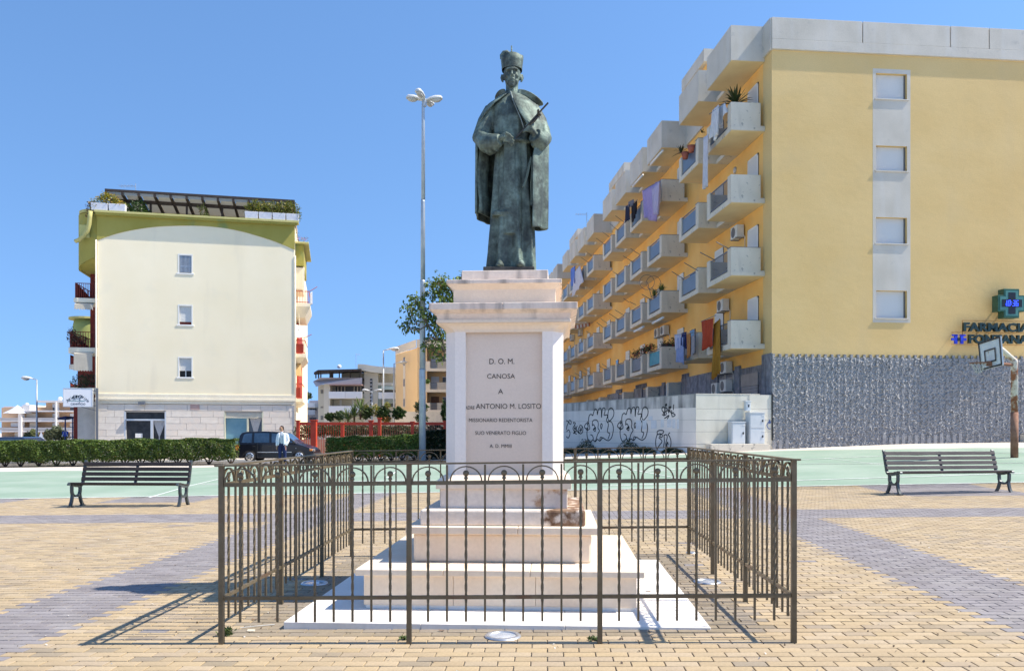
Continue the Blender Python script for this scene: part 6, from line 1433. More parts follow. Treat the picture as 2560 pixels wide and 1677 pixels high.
# backboard corners from the photograph, standing at different depths
c0, c1, c2, c3 = hq(2446, 858, Yb+.60), hq(2501, 840, Yb-.60), hq(2506.5, 912.5, Yb-.60), hq(2453, 926, Yb+.60)
ux = (c1-c0); uz = (c0-c3); nrm = ux.cross(uz).normalized()
def quadbox(a, b_, c, d, n_, th): 
    vs = [a, b_, c, d]+[p-n_*th for p in (a, b_, c, d)]; return vs, [(0, 1, 2, 3), (7, 6, 5, 4), (0, 4, 5, 1), (1, 5, 6, 2), (2, 6, 7, 3), (3, 7, 4, 0)]
if nrm.x > 0: nrm = -nrm
q = MB(); q.add(*quadbox(c3, c2, c1, c0, nrm, .04)); q.build('backboard', mat('backboard_white', (.62, .66, .68), (.56, .60, .62), scale=3, rough=.5), bh)
def bp(u, v): return c3.lerp(c2, u).lerp(c0.lerp(c1, u), v)+nrm*.02
M_bb = mat('backboard_black', (.03, .03, .035), rough=.6)
q = MB()
for (u0, u1, v0, v1) in ((0, 1, 0, .06), (0, 1, .94, 1), (0, .05, 0, 1), (.95, 1, 0, 1), (.24, .76, .20, .25), (.24, .76, .62, .67), (.24, .285, .2, .67), (.715, .76, .2, .67)):
    q.add([bp(u0, v0), bp(u1, v0), bp(u1, v1), bp(u0, v1)], [(0, 1, 2, 3)])
q.build('board_marking', M_bb, bh)
rc = bp(.5, .22)+nrm*.36
q = MB(); rp = [rc+Vector((math.cos(t)*.23, math.sin(t)*.23, 0)) for t in np.linspace(0, 2*math.pi, 28)]; q.tube(rp, .02, 6, cap=False); q.tube([bp(.5, .2), rc-nrm*.23], .02, 6); q.tube([bp(.42, .08), rc-nrm*.05+Vector((0, 0, -.01))], .009, 5); q.build('rim', M_rust2, bh)
q = MB(); q.box(-.06, .06, -.05, .05, -.09, .06, M=Matrix.Translation(bp(.5, .18)+nrm*.04)); q.build('rim_bracket', M_rust2, bh)
q = MB()
for k in range(12):
    t = 2*math.pi*k/12
    for s_ in (-1, 1):
        pts = [rc+Vector((math.cos(t+s_*.26*i)*(.22-.05*i), math.sin(t+s_*.26*i)*(.22-.05*i), -.10*i)) for i in range(4 if k % 3 else 6) if .22-.05*i > .06]; q.tube(pts, .006, 4)
q.build('net', mat('net_cord', (.5, .5, .46), rough=.9), bh)
# ================================================================ dark car
M_car = mat('dark_blue_car_paint', (.006, .007, .014), rough=.3, coat=.35, fine=0, spec=.4); M_carg = mat('car_glass', (.02, .045, .085), (.05, .09, .15), scale=1.5, rough=.05, spec=.8, fine=0)
M_plas = mat('grey_plastic', (.035, .035, .037), rough=.6); M_tyre = mat('tyre', (.02, .02, .02), rough=.85); M_alloy = mat('alloy', (.55, .56, .58), rough=.3, metal=.7)
YC = 39.3; cp = at(586, 1155, YC); _c = None
car = thing('parked_car', 'dark blue tall people carrier parked by the hedge in front of the cream building', 'car', (cp.x, cp.y, gz(cp.x+2, cp.y)-.03), R(1.5)); car.scale = (.955, .955, .955)
WC = 1.8
low = [(.02, .22), (.0, .42), (.05, .62), (.16, .95), (.26, .97), (1.2, .98), (2.6, .95), (3.18, .93), (3.45, .86), (3.80, .74), (3.97, .60), (4.02, .42), (3.96, .22), (3.62, .2), (3.58, .38), (3.45, .52), (3.28, .56), (3.10, .52), (2.98, .38), (2.94, .2), (1.12, .2), (1.08, .38), (.95, .52), (.78, .56), (.60, .52), (.48, .38), (.44, .2)]
q = MB(); q.prism(low, -.02, WC, 'y'); cb_ = q.build('body', M_car, car, bevel=.045, seg=3)
def gh(x, z):       # greenhouse: sides lean in with height
    return (z-.95)*.16
gh_out = [(.16, .95), (.24, 1.36), (.34, 1.50), (.60, 1.565), (1.5, 1.585), (2.2, 1.55), (2.45, 1.48), (3.18, .93)]
q = MB(); vs = [(x, gh(x, z)-.0, z) for x, z in gh_out]+[(x, WC-.02-gh(x, z), z) for x, z in gh_out]; m_ = len(gh_out)
q.add(vs, [tuple(range(m_)), tuple(range(2*m_-1, m_-1, -1))]+[(i, i+m_, (i+1) % m_+m_, (i+1) % m_) for i in range(m_)]); q.build('cabin', M_car, car, bevel=.04, seg=3)
def pane(pts, nm='side_window', y=-.008, m=M_carg):
    q = MB(); vs = [(x, gh(x, z)+y, z) for x, z in pts]; q.add(vs, [tuple(range(len(vs)))]); return solid(q.build(nm, m, car), .006)
pane([(.36, 1.0), (.86, 1.0), (.88, 1.48), (.60, 1.47), (.46, 1.40)]); pane([(1.0, 1.0), (1.76, 1.0), (1.74, 1.49), (.99, 1.49)]); pane([(1.88, 1.0), (2.62, 1.0), (2.42, 1.28), (2.20, 1.44), (1.86, 1.48)]); pane([(2.68, 1.0), (2.98, 1.0), (2.72, 1.20)])
q = MB(); q.add([(2.50, .16, 1.45), (3.12, .08, .965), (3.12, WC-.1, .965), (2.50, WC-.18, 1.45)], [(0, 1, 2, 3)]); solid(q.build('windscreen', M_carg, car), .02)
pane([(1.19, .99), (1.20, .60), (1.21, .25), (1.195, .25), (1.185, .60), (1.175, .99)], 'door_gap', -.026, M_plas)
q = MB(); q.box(1.93, 1.94, -.024, -.01, .28, .98); q.build('door_gap', M_plas, car)
q = MB(); q.box(1.15, 2.9, -.035, -.018, .50, .54); q.build('side_strip', M_alloy, car, bevel=.005)
for x in (1.02, 1.82): q = MB(); q.box(x-.10, x+.05, -.05, -.02, .80, .835); q.build('door_handle', M_plas, car, bevel=.005)
for x in (.78, 3.28):
    q = MB(); q.lathe([(.29, -.0), (.30, .03), (.30, .17), (.29, .2)], 30, M=Matrix.Translation((x, -.02, .30)) @ Matrix.Rotation(R(-90), 4, 'X')); w_ = q.build('wheel', M_tyre, car, smooth=True)
    q = MB(); q.lathe([(.205, -.008), (.19, -.024), (.06, -.018), (.001, -.022)], 30, M=Matrix.Translation((x, -.02, .30)) @ Matrix.Rotation(R(-90), 4, 'X'), cap=False); q.build('rim', M_alloy, w_, smooth=True)
    q = MB()
    for k in range(7): t = 2*math.pi*k/7+.2; q.box(-.026, .026, -.012, .0, .085, .165, M=Matrix.Translation((x, -.036, .30)) @ Matrix.Rotation(t, 4, 'Y'))
    q.build('rim_holes', M_tyre, w_)
    q = MB(); q.lathe([(.29, -.0), (.30, .03), (.30, .17), (.29, .2)], 24, M=Matrix.Translation((x, WC-.18, .30)) @ Matrix.Rotation(R(-90), 4, 'X')); q.build('wheel', M_tyre, car, smooth=True)
q = MB(); q.box(-.02, .20, -.03, WC+.01, .24, .50); q.build('bumper', M_plas, car, bevel=.04, seg=3); q = MB(); q.box(3.84, 4.05, -.03, WC+.01, .22, .46); q.build('bumper', M_plas, car, bevel=.04, seg=3)
q = MB(); q.box(.03, .20, -.032, .10, .62, .90); q.build('tail_light', mat('lamp_red', (.5, .02, .01), rough=.2), car, bevel=.02); q = MB(); q.box(.06, .22, -.036, .09, .68, .80); q.build('tail_indicator', mat('lamp_amber', (.75, .25, .04), rough=.2), car, bevel=.015)
q = MB(); q.box(3.80, 3.94, -.03, .14, .58, .68); q.build('indicator', MATS['lamp_amber'], car, bevel=.02); q = MB(); q.box(3.86, 3.99, .15, .5, .55, .68); q.build('headlight', M_alloy, car, bevel=.03)
q = MB(); q.blob((3.02, -.12, 1.03), (.07, .07, .08)); q.build('door_mirror', M_plas, car, smooth=True)
q = MB(); q.box(3.10, 3.13, -.025, -.01, .70, .73); q.build('side_repeater', M_alloy, car)
# second car, mostly behind the left hedge
p = at(30, 1110, 41); car2 = thing('dark_car', 'dark blue car roof showing above the far left end of the hedge', 'car', (p.x-2.4, p.y, gz(p.x, p.y)), 0)
q = MB(); q.prism([(0, .3), (.1, .75), (.9, .85), (1.4, 1.35), (2.9, 1.36), (3.5, .9), (4.2, .75), (4.25, .3)], 0, 1.7, 'y'); q.build('body', mat('blue_car_paint', (.012, .02, .05), rough=.25, coat=.8), car2, bevel=.08, seg=3)
q = MB(); q.prism([(1.1, .9), (1.48, 1.28), (2.8, 1.29), (3.3, .92)], -.006, 0, 'y'); q.build('side_window', M_carg, car2)
for x in (.8, 3.4): q = MB(); q.lathe([(.29, 0), (.3, .2)], 20, M=Matrix.Translation((x, -.02, .3)) @ Matrix.Rotation(R(-90), 4, 'X')); q.build('wheel', M_tyre, car2)
# ================================================================ person beside the car
M_skin = mat('skin', (.42, .23, .15), rough=.6, fine=.05); M_hair = mat('dark_hair', (.03, .018, .012), rough=.6); M_tee = mat('pale_printed_tshirt', (.46, .50, .56), (.60, .62, .66), scale=9, rough=.9, stain=((.05, .06, .08), 7, .56, .60, .8)); M_jkt = mat('white_jacket', (.76, .78, .82), rough=.85); M_jean = mat('navy_trousers', (.012, .018, .07), (.02, .03, .10), scale=9, rough=.9); M_shoe = mat('dark_shoe', (.03, .03, .03), rough=.6)
YP = 33.4; pp = at(706, 1165, YP); pz = gz(pp.x, pp.y)
pe = thing('person', 'person in an open white jacket, printed T-shirt and navy trousers standing beside the dark car', 'person', (pp.x, pp.y, pz), R(-8))
q = MB()
hip = .90
q.tube([(0, 0, .86), (0, .0, 1.0), (0, -.01, 1.15), (0, 0, 1.30), (0, .01, 1.40)], [.155, .148, .155, .165, .13], 20, flat=.68)
for s_ in (-1, 1):
    q.tube([(s_*.085, 0, .92), (s_*.095, -.01, .70), (s_*.10, -.015 if s_ < 0 else .03, .48), (s_*.105, .03, .26), (s_*.105, .035, .08)], [.098, .088, .064, .056, .045], 14)
    q.blob((s_*.11, -.05, .045), (.045, .13, .045))
q.tube([(-.17, .01, 1.36), (-.215, .0, 1.20), (-.235, -.01, 1.06), (-.225, -.05, .93), (-.215, -.07, .84)], [.062, .055, .05, .042, .03], 12)
q.tube([(.17, .01, 1.36), (.23, .02, 1.20), (.255, .01, 1.07), (.225, -.06, .95), (.17, -.10, .88)], [.062, .056, .05, .042, .032], 12)
q.tube([(-.02, .0, 1.38), (-.028, -.01, 1.50)], [.055, .05], 12)
q.blob((-.035, -.02, 1.585), (.074, .092, .10), n=20); q.blob((-.05, -.06, 1.53), (.05, .05, .05)); q.blob((-.095, -.105, 1.575), (.014, .018, .018)); q.blob((.035, .0, 1.575), (.012, .022, .03))
for s_, hx, hy, hz in ((-1, -.212, -.078, .80), (1, .15, -.115, .85)):
    q.blob((hx, hy, hz), (.024, .035, .045))
    for k in range(4): q.tube([(hx, hy-.025+.017*k, hz-.03), (hx-.004, hy-.027+.017*k, hz-.075), (hx+.006, hy-.022+.016*k, hz-.105+.004*abs(k-1.5))], [.0095, .009, .007], 6)
    q.tube([(hx, hy-.03, hz), (hx-.012, hy-.055, hz-.04)], [.011, .009], 6)
def pmat(x, y, z):
    if z > 1.455: return 0
    if abs(x) > .165 and z < (.885 if x > 0 else .87) and z > .68 and y < -.03: return 0
    if z < .10: return 4
    if z < .955 and abs(x) < .19: return 3
    if abs(x) > .13 or y > .06: return 2
    return 1
b_ = q.build('body', M_skin, pe); voxel(b_, .013, 1, [M_skin, M_tee, M_jkt, M_jean, M_shoe], pmat)
q = MB(); q.blob((-.028, .005, 1.615), (.084, .098, .088), n=20); q.blob((-.02, .035, 1.57), (.075, .07, .075)); q.build('hair', M_hair, pe, smooth=True)
q = MB()
for s_, xa in ((-1, -.105), (1, .075)):
    rows = []
    for i in range(9):
        u = i/8; z = 1.40-.50*u; rows.append([(s_*(.06+.035*u)+(0 if s_ < 0 else .01), -.115-.02*u, z), (s_*(.12+.02*u), -.12-.02*math.sin(u*4), z-.01), (s_*(.162+.02*u), -.065, z-.03), (s_*(.178+.022*u), .03, z-.035), (s_*.13, .12, z)])
    q.grid(rows, flip=s_ > 0)
solid(q.build('jacket', M_jkt, pe, smooth=True), .018)
# ================================================================ lamps
M_lamp = mat('lamp_pole_galvanised', (.34, .38, .43), (.42, .46, .50), scale=3, rough=.45, metal=.35, spec=.5); M_head = mat('lamp_head_shell', (.55, .56, .56), rough=.5); M_bowl = mat('lamp_bowl', (.42, .40, .36), rough=.25, spec=.6)
lp = on_ground(1054, 1149); YL = lp.y
ml = thing('floodlight_mast', 'tall stepped grey lamp mast with four lamp heads, left of the monument', 'lamp post', lp)
def lq(px, py): return at(px, py, YL)-lp
segs_px = [(1147, 922, .155, .150), (922, 790, .135, .130), (790, 700, .120, .112), (700, 500, .102, .092), (500, 260, .088, .070)]
for y0, y1, r0, r1 in segs_px:
    a_, b2 = lq(1055, y0), lq(1057+(922-y1)*.006, y1)
    if y0 == 1147: a_.z = -.05
    q = MB(); q.lathe([(r0, a_.z), (r1, b2.z-.08), (r1*.93, b2.z)], 18, c=(b2.x*.5+a_.x*.5, 0, 0)); q.build('pole_section', M_lamp, ml, smooth=True)
top = lq(1061, 250)
def lamp_head(parent, c, ang, L_=.78, w_=.30, tilt=6):
    M = Matrix.Translation(c) @ Matrix.Rotation(ang, 4, 'Z') @ Matrix.Rotation(R(-tilt), 4, 'Y')
    q = MB(); rows = []
    for i, (x, ww, h, zz) in enumerate(((0, .07, .05, 0), (.12, .09, .07, .0), (.25, w_*.5, .11, .02), (L_*.6, w_*.56, .15, .03), (L_*.9, w_*.52, .14, .02), (L_, w_*.30, .08, .0))):
        rows.append([(x, math.cos(t)*ww, zz+max(0, math.sin(t))*h-.02*(math.sin(t) < 0)) for t in np.linspace(0, 2*math.pi, 17)[:-1]])
    q.grid(rows, wrap=True, M=M, flip=False); q.add([M @ Vector(p) for p in rows[-1]], [tuple(range(16))]); o = q.build('lamp_head', M_head, parent, smooth=True)
    q = MB(); q.blob((L_*.66, 0, -.015), (L_*.30, w_*.44, .13), M=M); q.build('lamp_bowl', M_bowl, o, smooth=True)
for a_, L_ in ((R(184), .80), (R(3), .80), (R(255), .85), (R(70), .8)):
    lamp_head(ml, (top.x+math.cos(a_)*.02, math.sin(a_)*.02, top.z-.02), a_, L_)
q = MB(); q.lathe([(.09, top.z-.3), (.12, top.z-.1), (.12, top.z+.02)], 12, c=(top.x, 0, 0)); q.build('hub', M_lamp, ml)
def street_lamp(px, py, Y, lab, arms=(1,), s=1.):
    p = at(px, py, Y); g = gz(p.x, p.y); t = thing('street_lamp', lab, 'street lamp', (p.x, p.y, g)); H = p.z-g
    q = MB(); q.tube([(0, 0, 0), (0, 0, H*.5), (0, 0, H)], [.09*s, .07*s, .05*s], 10); q.build('pole', M_lamp, t, smooth=True)
    for d in arms:
        q = MB(); q.tube([(0, 0, H), (d*.35*s, 0, H+.08)], .035*s, 8); q.build('arm', M_lamp, t)
        lamp_head(t, (d*.25*s, 0, H+.06), 0 if d > 0 else math.pi, .95*s, .42*s, 3)
street_lamp(958.5, 876, 62, 'tall single street lamp behind the garden, left of the tan block')
street_lamp(985, 909, 74, 'shorter single street lamp close to the tan block edge')
street_lamp(930, 978, 84, 'low twin headed street lamp in front of the pale modern block', (1, -1), .85)
street_lamp(92, 949, 58, 'street lamp far left in front of the terraced orange flats', (-1,), .9)
# ================================================================ hedges
DG, LG = (.025, .055, .010), (.19, .28, .05)
def hedge(name, lab, x0, x1, yc, h0, h1, dep, n, size, seed, dark=DG, light=LG, gaps=True, trunk_n=12, warm=None, wf=0.):
    g = np.random.default_rng(seed); t = thing(name, lab, 'hedge', (x0, yc, gz(x0, yc)))
    x = g.uniform(x0, x1, n); face = g.uniform(0, 1, n)
    sx = (x-x0)
    wob = .10*np.sin(sx*2.3+seed)+.07*np.sin(sx*5.7+1)+.05*np.sin(sx*11)
    top = h1+wob*.3; bot = h0+np.where(g.uniform(0, 1, n) < .8, .05*np.sin(sx*6.3+seed)+.08*np.abs(np.sin(sx*1.9)), 0)
    u = g.uniform(0, 1, n); z = bot+(top-bot)*u**.9
    front = face < .55
    prof_ = dep/2*np.sqrt(np.clip(1-((z-(top+bot)/2)/((top-bot)/2+.01))**4, .08, 1))*(1+.08*np.sin(sx*3.7+z*4)+.07*np.sin(sx*9+z*8))
    y = np.where(front, -prof_-g.uniform(-.03, .10, n)*1, g.uniform(-1, 1, n)*prof_)
    tp = g.uniform(0, 1, n) < .22; z = np.where(tp, top-g.exponential(.03, n), z); y = np.where(tp, g.uniform(-1, 1, n)*dep*.48, y)
    gzv = np.array([gz(a, yc) for a in x]); P_ = np.stack([x-x0, y, z+gzv-gz(x0, yc)], 1)
    c = leafcols(n, dark, light, warm, wf); patch = .5+.5*np.sin(sx*1.3+seed)*np.sin(sx*.47+z*3); c = c*(0.85+.3*patch[:, None])
    link('foliage', np_mesh('foliage', leaves(P_, size), LEAF, c), t)
    q = MB()
    for k in range(trunk_n):
        xx = (k+.5+g.uniform(-.2, .2))/trunk_n*(x1-x0); zb = gz(x0+xx, yc)-gz(x0, yc)
        for s_ in (-1, 0, 1): q.tube([(xx, 0, zb-.02), (xx+s_*.12, .02*s_, zb+h0*.9), (xx+s_*.3, .05*s_, zb+h0+.35)], [.045, .035, .02], 6)
    q.build('stems', mat('hedge_bark', (.06, .04, .03), (.1, .075, .055), scale=8, rough=.95), t)
    return t
hx0 = at(-60, 1100, 37.5).x; hx1 = at(592, 1100, 37.5).x
hedge('hedge', 'long clipped green hedge left of the dark car, in front of the cream building', hx0, hx1, 37.5, .16, 1.16, .95, 70000, .08, 3, trunk_n=15, warm=(.30, .26, .06), wf=.03)
hx0 = at(820, 1100, 37.4).x; hx1 = at(1050, 1100, 37.4).x
hedge('hedge', 'shorter clipped green hedge between the red gate and the lamp mast', hx0, hx1, 37.4, .16, 1.14, .95, 21000, .085, 5, trunk_n=8)
hx0 = at(1050, 1100, 38.0).x; hx1 = at(1150, 1100, 38.0).x
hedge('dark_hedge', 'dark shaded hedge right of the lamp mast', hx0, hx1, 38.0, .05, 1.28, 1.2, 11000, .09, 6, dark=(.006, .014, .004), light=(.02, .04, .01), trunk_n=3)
n = 2600; P_ = np.stack([nrg.uniform(-24, -3.5, n), 37.4+nrg.normal(0, .35, n), np.zeros(n)], 1); P_[:, 2] = [gz(a, b_)+.02+abs(nrg.normal(0, .03)) for a, b_, _ in P_]
k = (np.sin(P_[:, 0]*1.7)+np.sin(P_[:, 0]*.6)) > .4; P_ = P_[k]
tag(link('verge_grass', np_mesh('verge_grass', leaves(P_, .08, .3), LEAF, leafcols(len(P_), (.10, .13, .04), (.28, .27, .12)))), kind='stuff')
# ================================================================ young tree behind the pedestal
tb_ = on_ground(1142, 1148); YT = 36.5; tb_ = at(1140, 1100, YT); tb_.z = gz(tb_.x, tb_.y)
tr = thing('young_tree', 'slender leafy tree rising behind the pedestal beside the lamp mast', 'tree', tb_)
def tq(px, py, dy=0): return at(px, py, YT+dy)-tb_
M_bark = mat('grey_bark', (.11, .085, .065), (.17, .14, .11), scale=6, rough=.95, bump=.4, bscale=30)
tru = [(0, 0, 0), tq(1139, 1030), tq(1128, 930), tq(1112, 880)]
limbs = [tru, [tq(1139, 1010), tq(1136, 900), tq(1122, 800), tq(1108, 745, .5), tq(1100, 705, .6)], [tq(1112, 880), tq(1096, 850), tq(1070, 812), tq(1048, 840-15, -.5), tq(1022, 822, -.6)], [tq(1070, 812), tq(1050, 775), tq(1036, 748, .4)], [tq(1112, 880), tq(1100, 830, .4), tq(1085, 780, .5), tq(1080, 735, .4)],
         [tq(1128, 930), tq(1120, 905), tq(1090, 880), tq(1068, 870, .5)], [tq(1122, 800), tq(1140, 760, .3), tq(1152, 715, .3), tq(1155, 685, .2)], [tq(1136, 900), tq(1150, 860), tq(1170, 800), tq(1180, 740)], [tq(1096, 850), tq(1078, 842, -.6), tq(1060, 860, -.8)]]
for i, l in enumerate(limbs):
    q = MB(); r0 = .11 if i == 0 else .06; q.tube(l, [lerp(r0, r0*.4 if i else .07, k/(len(l)-1)) for k in range(len(l))], 8); q.build('trunk' if i == 0 else 'branch', M_bark, tr, smooth=True)
ends = [(1100, 705, .55), (1112, 715, .6), (1080, 718, .45), (1128, 722, .6), (1090, 740, .5), (1112, 755, .6), (1130, 745, .5), (1036, 748, .4), (1028, 765, .45), (1045, 760, .4), (1024, 778, .4), (1052, 785, .5), (1012, 815, .4), (1030, 800, .4), (1022, 828, .3), (1045, 822, .4), (1080, 780, .6), (1098, 790, .6), (1075, 800, .5), (1110, 800, .5), (1090, 815, .5), (1062, 818, .4), (1100, 840, .5), (1120, 835, .4),
        (1080, 845, .4), (1068, 868, .35), (1092, 865, .4), (1112, 868, .35), (1120, 890, .3), (1085, 888, .3), (1066, 855, .35), (1155, 686, .22), (1150, 698, .25), (1140, 715, .4), (1150, 740, .5), (1098, 900, .3), (1058, 745, .3), (1104, 730, .5), (1120, 780, .5)]
P_ = []
for px, py, r_ in ends:
    c = tq(px, py, rnd.uniform(-.7, .7)); m_ = int(68*(r_/.45)**2)
    for _ in range(m_):
        v = Vector((rnd.gauss(0, 1), rnd.gauss(0, 1), rnd.gauss(0, .75)))*r_*.42; P_.append(tuple(c+v))
    q_ = None
P_ = np.array(P_); tag(link('crown', np_mesh('crown', leaves(P_, .19, .5, .6), LEAF, leafcols(len(P_), (.03, .06, .01), (.20, .27, .05), (.22, .12, .07), .04)), tr), None)
# ================================================================ red railings and garden behind the street
M_rf = mat('red_gate_paint', (.48, .045, .02), (.56, .07, .03), scale=2, rough=.6, fine=.08); M_pk = mat('pink_low_wall', (.60, .38, .25), (.66, .44, .30), scale=2, rough=.9); M_bar = mat('weathered_red_bar', (.30, .12, .08), rough=.7)
YF = 45.5
rfn = thing('red_railing', 'red railing with square posts and gate leaves in front of the garden', 'railing', at(760, 1120, YF)); r0 = at(760, 1120, YF); gzr = gz(r0.x, r0.y)-r0.z
def rq(px, py, dy=0): return at(px, py, YF+dy)-r0
zb_r = gzr; ztr = rq(0, 1055).z
for x0, x1, yt, dy in ((740, 748, 1050, 0), (776, 790, 1049, -1.2), (851, 859.5, 1056, 0), (922, 931.5, 1050, -.6), (944, 952, 1044, -.6), (1027, 1034.5, 1053, 0), (1108, 1121, 1051, 0)):
    a_, b2 = rq(x0, 1100, dy), rq(x1, yt, dy); w_ = b2.x-a_.x; q = MB(); q.box(a_.x, b2.x, dy-.0, dy+w_, zb_r, b2.z-.06); p_ = q.build('post', M_rf, rfn, bevel=.01)
    q = MB(); q.box(a_.x-.04, b2.x+.04, dy-.04, dy+w_+.04, b2.z-.06, b2.z); q.build('post_cap', M_rf, p_, bevel=.01)
for x0, x1 in ((748, 776), (790, 851), (859.5, 922), (931.5, 944), (952, 1027), (1034.5, 1108)):
    a_, b2 = rq(x0, 1100), rq(x1, 1100); q = MB(); q.box(a_.x, b2.x, .08, .14, ztr-.16, ztr); q.build('top_rail', M_rf, rfn)
    q = MB(); n = max(3, int((b2.x-a_.x)/.125))
    for k in range(1, n): x = lerp(a_.x, b2.x, k/n); q.box(x-.012, x+.012, .09, .115, zb_r+.05, ztr-.16)
    tag(q.build('railing_bars', M_bar if x0 > 795 else M_rf, rfn), kind='stuff')
q = MB(); a_, b2 = rq(742, 1098), rq(1112, 1098); q.box(a_.x, b2.x, .3, .5, zb_r-.1, a_.z); tag(q.build('low_garden_wall', M_pk, loc=r0), 'low pink garden wall standing behind the red railing', 'wall')
YG = 50
def GP(x, y, z): return Vector((x, y, z))
def sh(name, lab, cat, px, py, rx, rz, n, size, dark, light, warm=None, wf=0., Y=YG, seed=1, extra=(), stems=True):
    pts = []
    for (qx, qy, r1, r2) in ((px, py, rx, rz),)+tuple(extra):
        p = at(qx, qy, Y); pts.append((p.x, p.y, p.z, r1/FPX*Y, max(.3, r1/FPX*Y*.8), r2/FPX*Y))
    return shrub(name, lab, cat, pts, n, size, dark, light, warm, wf, fr=GP, seed=seed, stems=stems)
D2, L2 = (.012, .03, .008), (.05, .10, .02)
sh('garden_bush', 'dark rounded bush at the left end of the garden behind the red railing', 'bush', 824, 1042, 11, 10, 1500, .11, D2, L2, seed=21)
sh('garden_bush', 'dark clipped bush second from the left behind the red railing', 'bush', 848, 1040, 12, 12, 1700, .11, D2, L2, seed=22)
for px, py, rx, rz, lab, sd in ((915, 1032, 16, 15, 'round clipped topiary tree left of the twin headed street lamp', 23), (958, 1033, 16, 16, 'clipped topiary crown with orange flowers below it, under the tall street lamp', 24), (997, 1032, 17, 15, 'square clipped topiary tree left of the tan block corner', 25),
                                (1053, 1017, 17, 15, 'upper ball of the two tier topiary beside the lamp mast', 26), (1112, 1030, 9, 28, 'tall clipped topiary column beside the pedestal', 28)):
    t = sh('topiary_tree', lab, 'topiary', px, py, rx, rz, 2300, .10, D2, (.06, .12, .02), seed=sd, extra=((1054, 1045, 16, 13),) if px == 1053 else ())
sh('yellow_shrub', 'yellow green flowering shrub behind the twin headed street lamp', 'shrub', 938, 1025, 14, 14, 700, .10, (.10, .13, .03), (.30, .32, .06), (.5, .35, .04), .2, seed=31, extra=((968, 1013, 8, 8), (915, 1017, 6, 6)))
sh('orange_shrub', 'orange flowering shrub low behind the red railing near the mast', 'shrub', 966, 1047, 12, 9, 700, .10, (.12, .11, .02), (.35, .22, .04), (.55, .20, .03), .4, seed=32, extra=((955, 1038, 5, 9),))
sh('garden_undergrowth', None, None, 860, 1075, 60, 16, 15000, .11, (.012, .02, .008), (.09, .11, .03), (.20, .07, .03), .12, seed=33, Y=47.5, extra=((762, 1080, 30, 20), (800, 1075, 35, 18), (935, 1075, 60, 14), (1010, 1078, 60, 16), (1090, 1075, 30, 18)), stems=False)['kind'] = 'stuff'
for px, py, h, r_, lab in ((870, 1050, .3, 1.05, 'large spiky yucca behind the second red railing panel'), (886, 1042, .5, 1.0, 'middle spiky yucca behind the red railing'), (901, 1024, .6, .9, 'tall spiky yucca reaching above the others behind the red railing'), (846, 1078, .2, .8, 'small yellowish yucca low behind the red railing')):
    p = at(px, py, 49); spiky('yucca', lab, p-Vector((0, 0, h)), h, r_, 60, (.04, .08, .02), (.20, .27, .08), .3, .07, pot=False, trunk=h)
# ================================================================ buildings in the distance
M_gb = mat('far_grey_render', (.56, .53, .44), (.60, .57, .48), scale=.3, rough=.95, fine=.02); M_gb2 = mat('far_pale_render', (.66, .63, .54), rough=.95, fine=.02); M_wh = mat('far_white_band', (.72, .74, .78), rough=.8, fine=.02); M_lav = mat('far_mauve_parapet', (.40, .39, .43), rough=.9, fine=.03)
M_fo = mat('far_tan_render', (.72, .50, .27), (.76, .54, .30), scale=.4, rough=.95, fine=.02); M_fc = mat('far_cream_band', (.66, .58, .48), rough=.9, fine=.02); M_fwin = mat('far_window', (.07, .08, .10), rough=.3, fine=0); M_fmar = mat('far_brown_red', (.32, .09, .07), rough=.9)
Y1 = 88; o1 = at(740+480/4.585, 1080, Y1); mb1 = thing('modern_block', 'pale modern block of flats with white balconies and dark rooftop pergola, in the centre distance', 'building', o1)
def C4(x, y, Y=Y1, o=o1): return at(740+x/4.585, 840+y/4.585, Y)-o
def pbox(par, o, Y, x0, x1, y0, y1, d0, d1, nm, m, conv=C4):
    a_, b2 = conv(x0, y1, Y, o), conv(x1, y0, Y, o); q = MB(); q.box(a_.x, b2.x, d0, d1, a_.z, b2.z); return q.build(nm, m, par)
P1 = lambda *a: pbox(mb1, o1, Y1, *a)
gb_z = 1250
P1(215, 300, 545, gb_z, 1.5, 12, 'wing_wall', M_gb); P1(300, 372, 540, gb_z, .8, 12, 'wing_wall', M_gb2); P1(372, 755, 540, gb_z, 2.2, 12, 'main_wall', M_gb)
a_ = C4(165, 505); q = MB(); zz = lambda y: C4(0, y).z; xx = lambda x: C4(x, 0).x
q.add([(xx(165), 1.2, zz(515)), (xx(215), .6, zz(578)), (xx(300), .2, zz(550)), (xx(755), .2, zz(548)), (xx(755), .2, zz(475)), (xx(270), .2, zz(475)), (xx(170), 1.2, zz(508)), (xx(755), 12, zz(475)), (xx(170), 12, zz(508))], [(0, 1, 2, 3, 4, 5, 6), (6, 5, 4, 7, 8)]); q.build('mauve_parapet', M_lav, mb1)
P1(380, 750, 552, 560, 0, 2.2, 'awning_strip', mat('far_pink_strip', (.45, .30, .28), rough=.9))
for y0, y1, yw in ((635, 712, 565), (800, 875, 720)):
    P1(375, 568, y0, y1, .0, .15, 'balcony_front', M_wh); P1(571, 757, y0, y1, .0, .15, 'balcony_front', M_wh); P1(372, 757, y1-3, y1+4, .15, 2.2, 'balcony_slab', M_gb2)
    w_ = P1(385, 740, yw, y0+10, 2.15, 2.2, 'loggia_glazing', M_fwin if y0 == 635 else M_gb2)
    for x in ((395, 430, 470, 510, 620, 660, 700) if y0 == 635 else (455, 600, 690)): P1(x, x+(8 if y0 == 635 else 22), yw, y0+5, 2.0, 2.14, 'loggia_frame', M_gb2 if y0 == 635 else M_wh)
for x in (248, 266): 
    for y in (605, 800, 910): P1(x, x+9, y, y+(45 if y != 800 else 20), 1.45, 1.5, 'slit_window', M_fwin)
